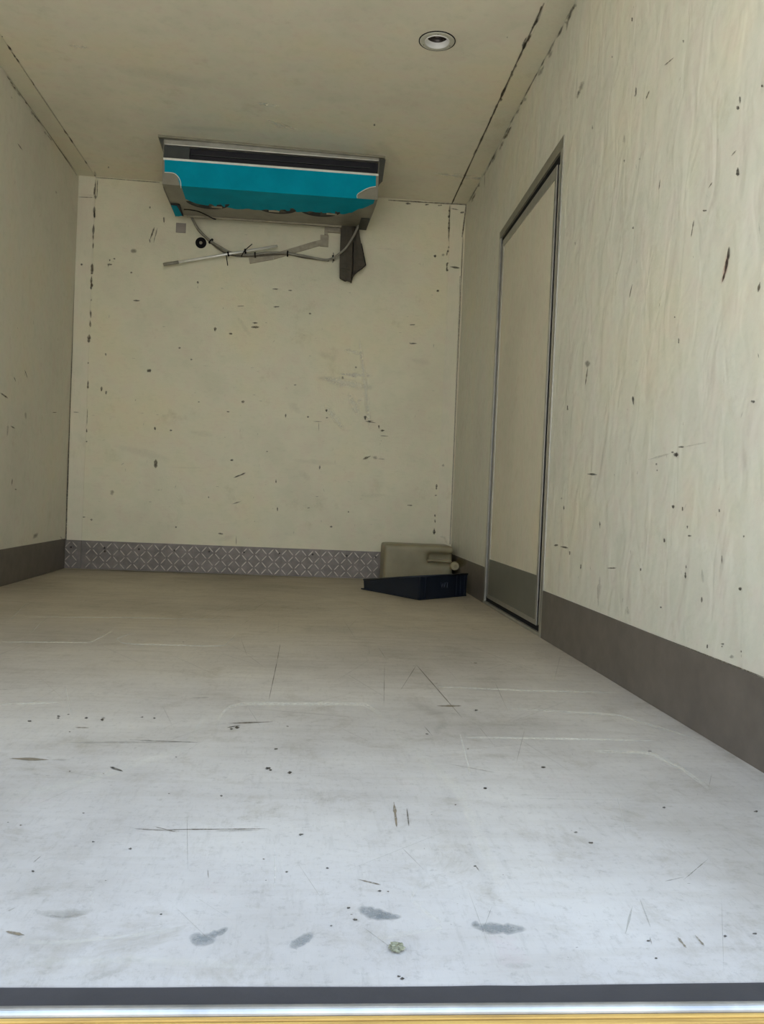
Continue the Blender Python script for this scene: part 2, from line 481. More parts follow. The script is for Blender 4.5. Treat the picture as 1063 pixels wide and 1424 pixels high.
# leaf
ly0, ly1, lz0 = iy0 + .050, iy1 - .040, .034
lt0, lt1 = .076, .062
bm = bmesh.new()
prism(bm, [(W + .002, ly0, lz0), (W + .002, ly1, lz0), (W + .002, ly1, zt(ly1, lt1)), (W + .002, ly0, zt(ly0, lt0))], (.03, 0, 0))
leaf = obj('door_leaf', bm, M['door'], door, bevel=.0015)
# aluminium edge of the leaf
bm = bmesh.new()
def edge_piece(a0, a1, b0, b1):
    prism(bm, [(W - .001,) + a0, (W - .001,) + a1, (W - .001,) + b1, (W - .001,) + b0], (.01, 0, 0))
edge_piece((ly0, lz0), (ly0 + .024, lz0), (ly0, zt(ly0, lt0)), (ly0 + .024, zt(ly0, lt0 + .001)))
edge_piece((ly1 - .024, lz0), (ly1, lz0), (ly1 - .024, zt(ly1, lt1)), (ly1, zt(ly1, lt1)))
edge_piece((ly0 + .0241, zt(ly0, lt0 + .048)), (ly1 - .0241, zt(ly1, lt1 + .034)), (ly0 + .0241, zt(ly0, lt0 + .001)), (ly1 - .0241, zt(ly1, lt1)))
edge_piece((ly0 + .0241, lz0), (ly1 - .0241, lz0), (ly0 + .0241, lz0 + .02), (ly1 - .0241, lz0 + .02))
obj('leaf_edge', bm, M['alu'], leaf, bevel=.0008)
bm = bmesh.new(); box(bm, W - .0008, W + .004, ly0 + .0242, ly1 - .0242, lz0 + .0202, .226)
obj('kick_plate', bm, M['door_kick'], leaf, bevel=.0006)

# ---------------------------------------------------------------- ceiling lamp
lamp = tag(empty('ceiling_lamp', (LX, LY, H)), 'round white recessed lamp set in the ceiling near the right wall, dark inside', 'lamp')
bm = bmesh.new(); lathe(bm, [(.0705, .0), (.0705, -.002), (.068, -.0045), (.062, -.005), (.050, -.0035), (.047, -.002), (.0465, .003)], (0, 0, 0), 'Z', 48)
obj('bezel', bm, M['lamp_bezel'], lamp, smooth=True)
bm = bmesh.new(); lathe(bm, [(.0745, 0), (.0745, -.0022), (.0712, -.0026), (.0704, -.0008), (.0704, 0)], (0, 0, 0), 'Z', 48)
obj('gasket', bm, M['rubber'], lamp)
bm = bmesh.new(); lathe(bm, [(.0500, -.0035), (.0496, -.0062), (.0470, -.0062), (.0462, .006), (.0420, .0150), (.0405, .0155)], (0, 0, 0), 'Z', 48)
obj('housing', bm, M['lamp_white'], lamp, smooth=True)
bm = bmesh.new(); lathe(bm, [(.0407, .0150), (.040, .022), (.022, .034), (.0001, .038)], (0, 0, 0), 'Z', 48)
obj('reflector', bm, M['lamp_dark'], lamp, smooth=True)
bm = bmesh.new(); lathe(bm, [(.0001, .018), (.010, .0195), (.0150, .023), (.0160, .034)], (0, 0, 0), 'Z', 24)
obj('bulb', bm, M['lamp_glass'], lamp, smooth=True)
for a in (150, 20, 265):
    bm = bmesh.new(); lathe(bm, [(.0001, -.0062), (.0016, -.0060), (.0020, -.0045)], (.059 * math.cos(math.radians(a)), .059 * math.sin(math.radians(a)), 0), 'Z', 10)
    obj('screw', bm, M['screw'], lamp)

# ---------------------------------------------------------------- cooling unit under the ceiling
FILM_FRONT=[(0.008, -0.12), (1.131, -0.104), (1.133, -0.164), (1.091, -0.176), (1.037, -0.212), (1.034, -0.235), (0.099, -0.263), (0.094, -0.226), (0.078, -0.201), (0.055, -0.188), (0.011, -0.188)]
FILM_UNDER=[(0.098, 0.219), (0.129, 0.258), (0.176, 0.318), (0.256, 0.321), (0.376, 0.34), (0.498, 0.333), (0.662, 0.316), (0.744, 0.307), (0.826, 0.299), (0.917, 0.3), (0.991, 0.294), (1.03, 0.258), (1.063, 0.176), (1.106, 0.116), (1.132, 0.062)]
ULEN = 1.146
unit = tag(empty('cooling_unit', (.611, 4.628, H), .0384), 'long cooling unit under the ceiling, its front covered with peeling teal film', 'cooling unit')
def ut(p):                                   # the unit hangs with its right end a little higher
    x, y, z = p
    return (x, y, z + (.017 * x / ULEN if z < -.012 else 0))
UD = .575
def ubox(name, ext, mat, parent=unit, bevel=0):
    return boxobj(name, ext, mat, parent, bevel, ut)
# side plates: vertical front, bottom slanting up a little to the rear
for x0, x1 in ((0, .003), (ULEN - .003, ULEN)):
    bm = bmesh.new()
    prism(bm, [ut((x0, 0, -.001)), ut((x0, UD + .03, -.001)), ut((x0, UD + .03, -.226)), ut((x0, .09, -.252)), ut((x0, 0, -.246))], (x1 - x0, 0, 0))
    obj('side_panel', bm, M['unit'], unit)
ubox('mounting_flange', (-.028, ULEN + .03, -.02, UD, -.011, -.0004), M['alu_dull'], bevel=.001)
ubox('top_rail', (.003, ULEN - .003, -.004, .030, -.042, -.0125), M['alu'], bevel=.003)
ubox('air_outlet', (.003, ULEN - .003, .035, .045, -.112, -.02), M['slot'])
ubox('outlet_block', (.004, .135, .006, .034, -.108, -.0425), M['slot_grey'], bevel=.001)
# outlet slats, just visible in the dark slot
for k in range(2):
    ubox('slat', (.14, ULEN - (.05 if k else .004), .010 + .012 * k, .034, -.105 + .03 * k, -.1025 + .03 * k), M['slot_grey'] if k else M['unit_dark'])
ubox('trim_strip', (.001, ULEN - .001, -.004, .012, -.122, -.110), M['unit_white'], bevel=.002)
ubox('front_panel', (.003, ULEN - .003, 0, .006, -.2495, -.1221), M['unit'])
bm = bmesh.new()
prism(bm, [ut(p) for p in ((.003, .0061, -.2495), (.003, UD - .02, -.2275), (.003, UD - .02, -.2255), (.003, .0061, -.2475))], (ULEN - .006, 0, 0))
for v in bm.verts:
    if v.co.x > 1: v.co.z += .017
under = obj('underside_panel', bm, M['unit'], unit)
def zu(y): return -.2502 + .022 * max(0, y) / UD
# rear flange of the drain pan
bm = bmesh.new()
prism(bm, [(.07, UD - .022, zu(UD) - .006), (.99, UD - .022, zu(UD) + .0075), (.99, UD - .006, zu(UD) + .0075), (.07, UD - .006, zu(UD) - .006)], (0, 0, .01))
obj('rear_rail', bm, M['strap'], unit)
# film: front sheet folding under, with torn edge and peeled corners
bm = bmesh.new()
fr = [Vector((x, -.0026, z)) for x, z in FILM_FRONT]
vs = [bm.verts.new(p) for p in fr]; bm.faces.new(vs)
fz = lambda x: -.2525 + .017 * x / ULEN
for v in vs:
    if v.co.z < -.225 and v.co.x > .09 and v.co.x < 1.09 : v.co.z = fz(v.co.x)
fu = [(x, y) for x, y in FILM_UNDER]
# under sheet: fan of strips from the fold to the torn edge
N = 60
def edge_y(x):
    for (xa, ya), (xb, yb) in zip(fu, fu[1:]):
        if xa <= x <= xb: return ya + (yb - ya) * (x - xa) / (xb - xa)
    return fu[0][1] if x < fu[0][0] else fu[-1][1]
rows = []
for i in range(N + 1):
    x = .099 + (1.130 - .099) * i / N
    ye = edge_y(x) + .008 * math.sin(i * .9) + random.uniform(-.004, .004)
    rows.append([bm.verts.new((x, -.0026 + (ye + .0026) * t, fz(x) + .022 * max(0, ye * t) / UD - .0018 * (t == 1) * (i % 3 == 0))) for t in (0, .33, .66, 1)])
for r0_, r1_ in zip(rows, rows[1:]):
    for k in range(3): bm.faces.new((r0_[k], r0_[k + 1], r1_[k + 1], r1_[k]))
film = obj('protective_film', bm, M['film'], unit)
md = film.modifiers.new('thick', 'SOLIDIFY'); md.thickness = .0006; md.offset = 1
# curled pale rims where the film has lifted
bm = bmesh.new()
tube(bm, smooth_path([(x, -.0045, z) for x, z in FILM_FRONT[6:11]], 4), .0022, 6)
obj('film_curl', bm, M['unit_white'], unit, smooth=True)
bm = bmesh.new()
tube(bm, smooth_path([(x, -.0045, z) for x, z in FILM_FRONT[2:6]], 4), .0022, 6)
obj('film_curl', bm, M['unit_white'], unit, smooth=True)
# fans in the underside, mostly behind the film
for fx in (.215, .60, .845):
    zc = zu(.30) + .017 * fx / ULEN
    f = tag(empty('fan', (fx, .255, zc - .0007), 0)); f.parent = unit
    bm = bmesh.new()
    lathe(bm, [(.122, 0), (.122, -.0012), (.0001, -.0012)], (0, 0, 0), 'Z', 36); o = obj('fan_opening', bm, M['slot'], f); o.rotation_euler.x = .0
    bm = bmesh.new()
    for k in range(5):
        a = k * 1.2566
        prism(bm, [(.015 * math.cos(a), .015 * math.sin(a), -.0012), (.10 * math.cos(a - .3), .10 * math.sin(a - .3), -.0012), (.10 * math.cos(a + .25), .10 * math.sin(a + .25), -.0012)], (0, 0, -.0007))
    obj('fan_blade', bm, M['unit_dark'], f)['kind'] = 'stuff'
for cx_, cy_ in ((.262, .330), (.585, .332), (.915, .312)):
    ubox('clip', (cx_ - .030, cx_ + .030, cy_ - .012, cy_ + .012, zu(cy_) - .007, zu(cy_) - .0005), M['strap'], bevel=.003)
# brackets at the ends
bm = bmesh.new()
prism(bm, [(ULEN, .0, -.012), (ULEN + .034, .0, -.012), (ULEN + .022, .0, -.13), (ULEN + .004, .0, -.15), (ULEN, 0, -.15)], (0, .004, 0))
box(bm, ULEN, ULEN + .004, 0, .22, -.15, -.012)
obj('hanging_bracket', bm, M['unit_dark'], unit)
bm = bmesh.new()
prism(bm, [(-.024, 0, -.012), (0, 0, -.012), (0, 0, -.07)], (0, .004, 0))
obj('hanging_bracket', bm, M['unit_dark'], unit)
bm = bmesh.new(); prism(bm, [(.004, .33, zu(.33) - .001), (.055, .33, zu(.33) - .001), (.052, .565, zu(.56) - .001), (.004, .565, zu(.56) - .001)], (0, 0, -.002))
obj('corner_shade', bm, M['slot'], unit)  # black quad stands in for the shadowed opening around the teal scrap
bm = bmesh.new(); prism(bm, [(.004, .36, zu(.36) - .0032), (.036, .36, zu(.36) - .0032), (.046, .55, zu(.55) - .0032), (.022, .57, zu(.57) - .0032), (.004, .57, zu(.57) - .0032)], (0, 0, -.002))
tag(obj('film_remnant', bm, M['film'], unit), 'scrap of teal film on the lower left corner')
bm = bmesh.new(); box(bm, ULEN - .055, ULEN - .004, .36, .565, zu(.5) + .006, zu(.5) + .016)
obj('corner_shade', bm, M['unit_dark'], unit)  # dark slab standing in for the same corner shade at the right end
bm = bmesh.new(); tube(bm, smooth_path([(.07, .42, -.238), (.10, .40, -.243), (.15, .41, -.245), (.19, .47, -.242), (.225, .54, -.238), (.24, .57, -.232)], 5), .0035, 7)
obj('power_cable', bm, M['rubber'], unit, smooth=True)

# ---------------------------------------------------------------- things on the front bulkhead
HOSE_A=[(0.666, 2.168), (0.694, 2.114), (0.73, 2.065), (0.792, 2.013), (0.853, 1.979), (0.923, 1.949), (1.023, 1.942), (1.151, 1.964), (1.26, 1.967), (1.369, 1.957), (1.488, 1.943), (1.544, 1.96), (1.543, 1.953, 0.06), (1.606, 2.0, 0.095), (1.654, 2.079, 0.1), (1.678, 2.137, 0.1), (1.697, 2.182, 0.1)]
HOSE_B=[(0.655, 2.181), (0.683, 2.131), (0.719, 2.073), (0.773, 2.025), (0.839, 1.973), (0.914, 1.939), (1.022, 1.938), (1.151, 1.955), (1.259, 1.967), (1.347, 1.955), (1.435, 1.948), (1.514, 1.945)]
ROD=[(0.528, 1.845), (1.198, 2.002)]
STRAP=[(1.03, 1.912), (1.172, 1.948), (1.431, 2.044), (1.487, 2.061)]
DUCT=[[(1.573, 2.178), (1.647, 2.184), (1.683, 2.16)], [(1.576, 2.096), (1.65, 2.101), (1.694, 2.091)], [(1.576, 2.009), (1.654, 2.015), (1.716, 2.006)], [(1.577, 1.922), (1.656, 1.928), (1.737, 1.92)], [(1.579, 1.883), (1.656, 1.88), (1.716, 1.897)], [(1.581, 1.831), (1.652, 1.81), (1.663, 1.858)]]
TIES=[[(0.896, 1.921), (0.907, 1.861)], [(0.986, 1.918), (1.002, 1.954), (1.047, 2.0)]]
def hose(name, pts, off, r, mat, label, cat, group=None):
    bm = bmesh.new()
    P = smooth_path([(q[0], D - (q[2] if len(q) > 2 else off), q[1]) for q in pts], 5)
    tube(bm, P, r, 10)
    return tag(obj(name, bm, M[mat], smooth=True), label, cat, group)
hA = hose('drain_hose', HOSE_A, .030, .0068, 'hose', 'grey hose sagging below the cooling unit from its left end to the dark duct', 'hose')
M['hose_dark'] = simple('dark_hose', (0.11, 0.095, 0.07), 0.5, 0, 0.2, 30)
hB = hose('drain_hose', HOSE_B, .014, .0052, 'hose_dark', 'thinner darker hose behind the grey one, ending below the middle right of the cooling unit', 'hose')
def band(parent, x, z, off, r, ang):
    bm = bmesh.new(); lathe(bm, [(r - .002, -.003), (r, -.004), (r, .004), (r - .002, .004)], (0, 0, 0), 'X', 14)
    o = obj('cable_tie', bm, M['rubber'], parent); o.location = (x, D - off, z); o.rotation_euler = (0, -ang, 0)
band(hA, .797, 2.011, .024, .018, -.7); band(hA, 1.538, 1.958, .028, .017, .2); band(hA, 1.065, 1.946, .026, .017, .1); band(hA, 1.26, 1.967, .025, .018, 0)
bm = bmesh.new()
tube(bm, smooth_path([(1.537, D - .046, 1.985), (1.54, D - .047, 1.96), (1.536, D - .044, 1.925)], 4), .002, 6); obj('tie_tail', bm, M['rubber'], hA)
rod = empty('steel_rod', (ROD[0][0], D - .05, ROD[0][1])); tag(rod, 'bright steel rod tied at a slant across the back wall below the cooling unit', 'rod')
rd = Vector((ROD[1][0] - ROD[0][0], 0, ROD[1][1] - ROD[0][1]))
bm = bmesh.new(); tube(bm, [Vector((0, 0, 0)), rd], .0076, 14); obj('shaft', bm, M['rod'], rod, smooth=True)
bm = bmesh.new(); tube(bm, [Vector((-.002, 0, -.0005)), rd * .13], .0095, 12); obj('sleeve', bm, M['hose'], rod, smooth=True)
for P in TIES:
    bm = bmesh.new(); tube(bm, smooth_path([(x - ROD[0][0], -.012, z - ROD[0][1]) for x, z in P], 4), .003, 6)
    obj('tie_tail', bm, M['rubber'], rod)
for t in (.565, .715):
    p = rd * t
    bm = bmesh.new(); lathe(bm, [(.012, -.005), (.0145, -.005), (.0145, .005), (.012, .005)], (0, 0, 0), 'X', 14)
    o = obj('cable_tie', bm, M['rubber'], rod); o.location = p; o.rotation_euler = (0, -.23, 0)
# flat grey bar along the slanting band behind the hoses
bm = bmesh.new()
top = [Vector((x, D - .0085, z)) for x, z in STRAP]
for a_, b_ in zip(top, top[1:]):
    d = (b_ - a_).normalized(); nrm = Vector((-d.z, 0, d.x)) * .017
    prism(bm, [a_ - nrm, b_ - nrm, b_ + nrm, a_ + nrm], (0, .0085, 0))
st = tag(obj('grey_strip', bm, M['strap'], bevel=.001), 'dull grey flat strip rising to the right on the wall behind the hoses', 'strip')
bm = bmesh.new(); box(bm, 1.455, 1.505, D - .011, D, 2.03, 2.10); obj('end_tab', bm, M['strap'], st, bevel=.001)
bm = bmesh.new(); box(bm, 1.478, 1.575, D - .02, D, 2.118, 2.150); box(bm, 1.478, 1.50, D - .02, D, 2.098, 2.118)
tag(obj('wall_bracket', bm, M['strap'], bevel=.0015), 'small grey angle bracket on the back wall just left of the dark canvas duct', 'bracket')
# limp canvas duct
bm = bmesh.new()
rows = []
zs = DUCT
for k, (A, F_, R_) in enumerate(zs):
    xm = (A[0] + F_[0]) / 2
    yf = D - .058
    row = [(A[0], yf, A[1]), (xm, yf - .006, (A[1] + F_[1]) / 2), (F_[0] - .004, yf, F_[1]), (F_[0] + .004, yf + .022, F_[1]), ((F_[0] + R_[0]) / 2, yf + .004, (F_[1] + R_[1]) / 2), (R_[0], yf, R_[1]),
           (R_[0] - .004, yf + .012, R_[1]), ((F_[0] + R_[0]) / 2, yf + .030, (F_[1] + R_[1]) / 2), (xm, yf + .038, (A[1] + F_[1]) / 2), (A[0] + .004, yf + .02, A[1])]
    rows.append(row)
# interpolate rows for a soft hang
fine = []
for k in range(len(rows) - 1):
    for s in range(4):
        t = s / 4
        fine.append([tuple(a_[i] + (b_[i] - a_[i]) * t + (.0015 * math.sin(7 * (k + t) + j) if i == 1 else 0) for i in range(3)) for j, (a_, b_) in enumerate(zip(rows[k], rows[k + 1]))])
fine.append(rows[-1])
vr = [[bm.verts.new(p) for p in r] for r in fine]
n = len(vr[0])
for a_, b_ in zip(vr, vr[1:]):
    for j in range(n): bm.faces.new((a_[j], a_[(j + 1) % n], b_[(j + 1) % n], b_[j]))
duct = tag(obj('canvas_duct', bm, M['duct'], smooth=False), 'limp dark grey canvas duct hanging below the right end of the cooling unit', 'duct')
md = duct.modifiers.new('thick', 'SOLIDIFY'); md.thickness = .0022
bm = bmesh.new()
last = [Vector(p) for p in rows[-1]]
c0 = sum(last, Vector()) / n
vi = [bm.verts.new(p.lerp(c0, .12) + Vector((0, 0, .012))) for p in last]; bm.faces.new(vi)
obj('inner_lining', bm, M['duct_in'], duct)
# dark binding along the duct edges
for idx in (5, 3):
    bm = bmesh.new(); tube(bm, [Vector(r[idx]) + Vector((0, -.002, 0)) for r in fine[6:(19 if idx == 5 else 20)]], .0028, 6)
    obj('edge_binding', bm, M['rubber'], duct, smooth=True)
# grommet and little plate
gr = tag(empty('cable_grommet', (.735, D, 2.003)), 'round black rubber cable grommet in the back wall left of the hose', 'grommet')
bm = bmesh.new(); lathe(bm, [(.033, 0), (.033, -.004), (.029, -.009), (.022, -.010), (.016, -.006), (.013, -.003), (.0001, -.003)], (0, 0, 0), 'Y', 28)
obj('ring', bm, M['rubber'], gr, smooth=True)
bm = bmesh.new(); lathe(bm, [(.0095, -.003), (.0095, -.007), (.005, -.011), (.0001, -.011)], (0, 0, 0), 'Y', 16)
obj('plug', bm, M['strap'], gr, smooth=True)
pl = tag(empty('blanking_plate', (.6125, D, 2.084)), 'small square mauve-grey plate on the back wall under the cooling unit\'s left end', 'plate')
boxobj('plate', (-.029, .029, -.003, 0, -.029, .029), M['patch'], pl, bevel=.001)
bm = bmesh.new()
for e in ((-.029, -.0265, -.0055, -.0025, -.029, .029), (.0265, .029, -.0055, -.0025, -.029, .029), (-.0265, .0265, -.0055, -.0025, -.029, -.0265), (-.0265, .0265, -.0055, -.0025, .0265, .029)): box(bm, *e)
obj('rim', bm, M['patch'], pl)

# ---------------------------------------------------------------- jerrycan lying in the corner
can = tag(empty('jerrycan', (2.107, 5.10, 0)), 'dusty milky plastic jerrycan lying on its side behind the navy bin, in the corner', 'jerrycan')
bm = bmesh.new()
box(bm, -.205, .055, -.125, .125, .0, .240)
box(bm, .03, .205, -.125, .125, .0, .132)
box(bm, .03, .205, -.125, .125, .196, .240)
box(bm, .03, .205, -.092, .125, .02, .23)
body = obj('body', bm, M['can'], can)
md = body.modifiers.new('remesh', 'REMESH'); md.mode = 'VOXEL'; md.voxel_size = .007; md.use_smooth_shade = True
md = body.modifiers.new('soft', 'SMOOTH'); md.iterations = 30; md.factor = .7
bm = bmesh.new(); tube(bm, smooth_path([(.045, -.085, .135), (.065, -.118, .150), (.10, -.122, .152), (.16, -.122, .150), (.19, -.115, .148), (.2, -.08, .14)], 5), .0085, 10)
obj('handle', bm, M['can'], can, smooth=True)
bm = bmesh.new(); lathe(bm, [(.0001, -.022), (.021, -.022), (.0245, -.019), (.0255, -.004), (.0255, .016), (.020, .016), (.018, .060)], (.213, -.135, .126), 'Y', 24)
cap = obj('cap', bm, M['cap'], can, smooth=False)
bm = bmesh.new(); lathe(bm, [(.0001, -.0235), (.009, -.0235), (.010, -.022)], (.213, -.135, .126), 'Y', 16); obj('cap_recess', bm, M['can'], cap)

# ---------------------------------------------------------------- navy parts bin
A = Vector((1.770, 4.664, 0)); B = Vector((2.023, 4.246, 0)); Cc = Vector((2.314, 4.520, 0)); Dd = A + Cc - B
nav = tag(empty('storage_bin', B), 'low navy plastic storage bin with sloping sides on the floor, against the jerrycan', 'bin')
def wallq(bm, P, Q, hp, hq, th=.004):
    P = P - B; Q = Q - B
    d = (Q - P).normalized(); nn = Vector((-d.y, d.x, 0))
    if nn.dot((A + Cc) / 2 - B - (P + Q) / 2) < 0: nn = -nn
    fl = -nn * .004
    pts = [P + Vector((0, 0, .003)) - fl, Q + Vector((0, 0, .003)) - fl, Q + Vector((0, 0, hq)), P + Vector((0, 0, hp))]
    prism(bm, pts, nn * th)
def rimq(bm, P, Q, hp, hq):
    P = P - B + Vector((0, 0, hp)); Q = Q - B + Vector((0, 0, hq))
    tube(bm, [P, Q], .0052, 8)
bm = bmesh.new(); wallq(bm, A, B, .055, .120); side1 = obj('side_wall', bm, M['bin'], nav)
bm = bmesh.new(); wallq(bm, Dd, Cc, .055, .120); obj('side_wall', bm, M['bin'], nav)
bm = bmesh.new(); wallq(bm, B, Cc, .120, .118); endw = obj('end_wall', bm, M['bin'], nav)
bm = bmesh.new(); wallq(bm, A, Dd, .050, .050); obj('front_lip', bm, M['bin'], nav)
bm = bmesh.new(); prism(bm, [(p - B) + Vector((0, 0, .0005)) for p in (A, B, Cc, Dd)], (0, 0, .005))
prism(bm, [(A - B) + Vector((-.012, .02, .0005)), (A - B) + Vector((.01, -.012, .0005)), (A - B) + Vector((.03, .03, .0005))], (0, 0, .006))
obj('base', bm, M['bin'], nav)
bm = bmesh.new()
for P, Q, a_, b_ in ((A, B, .055, .120), (B, Cc, .120, .118), (Cc, Dd, .118, .055), (Dd, A, .055, .055)): rimq(bm, P, Q, a_, b_)
obj('rim', bm, M['bin'], nav, smooth=True)
# raised ribs and a worn moulded mark on the end wall
d = (Cc - B).normalized(); nn = Vector((d.y, -d.x, 0))
bm = bmesh.new()
for t in (.04, .30, .335, .37):
    p = d * t
    prism(bm, [p + nn * .001 + Vector((0, 0, .008)), p + d * .006 + nn * .001 + Vector((0, 0, .008)), p + d * .006 + nn * .001 + Vector((0, 0, .112)), p + nn * .001 + Vector((0, 0, .112))], nn * .006)
obj('rib', bm, M['bin'], endw)['kind'] = 'stuff'
bm = bmesh.new()
zig = [(.170, .082), (.180, .056), (.190, .078), (.200, .056), (.208, .080)]
for (a_, z0), (b_, z1) in zip(zig, zig[1:]): tube(bm, [d * a_ + nn * .0015 + Vector((0, 0, z0)), d * b_ + nn * .0015 + Vector((0, 0, z1))], .0022, 6)
tube(bm, [d * .216 + nn * .0015 + Vector((0, 0, .080)), d * .236 + nn * .0015 + Vector((0, 0, .080))], .0022, 6)
tube(bm, [d * .226 + nn * .0015 + Vector((0, 0, .080)), d * .226 + nn * .0015 + Vector((0, 0, .054))], .0022, 6)
obj('moulded_mark', bm, M['bin_mark'], endw)

# ---------------------------------------------------------------- scrap of tape on the floor
bm = bmesh.new()
bmesh.ops.create_icosphere(bm, subdivisions=3, radius=1)
for v in bm.verts:
    k = 1 + .35 * math.sin(7 * v.co.x + 3 * v.co.y) * math.cos(6 * v.co.z + 5 * v.co.y) + random.uniform(-.12, .12)
    v.co = Vector((v.co.x * .0078 * k, v.co.y * .0080 * k, v.co.z * .0035 * k))
lo = min(v.co.z for v in bm.verts)
for v in bm.verts: v.co.z -= lo
sc_ = obj('tape_scrap', bm, M['tape']); sc_.location = (1.5705, 0.9245, 0.0002)
sc_.rotation_euler.z = .5
tag(sc_, 'tiny crumpled olive scrap of tape lying on the floor near the sill', 'scrap')

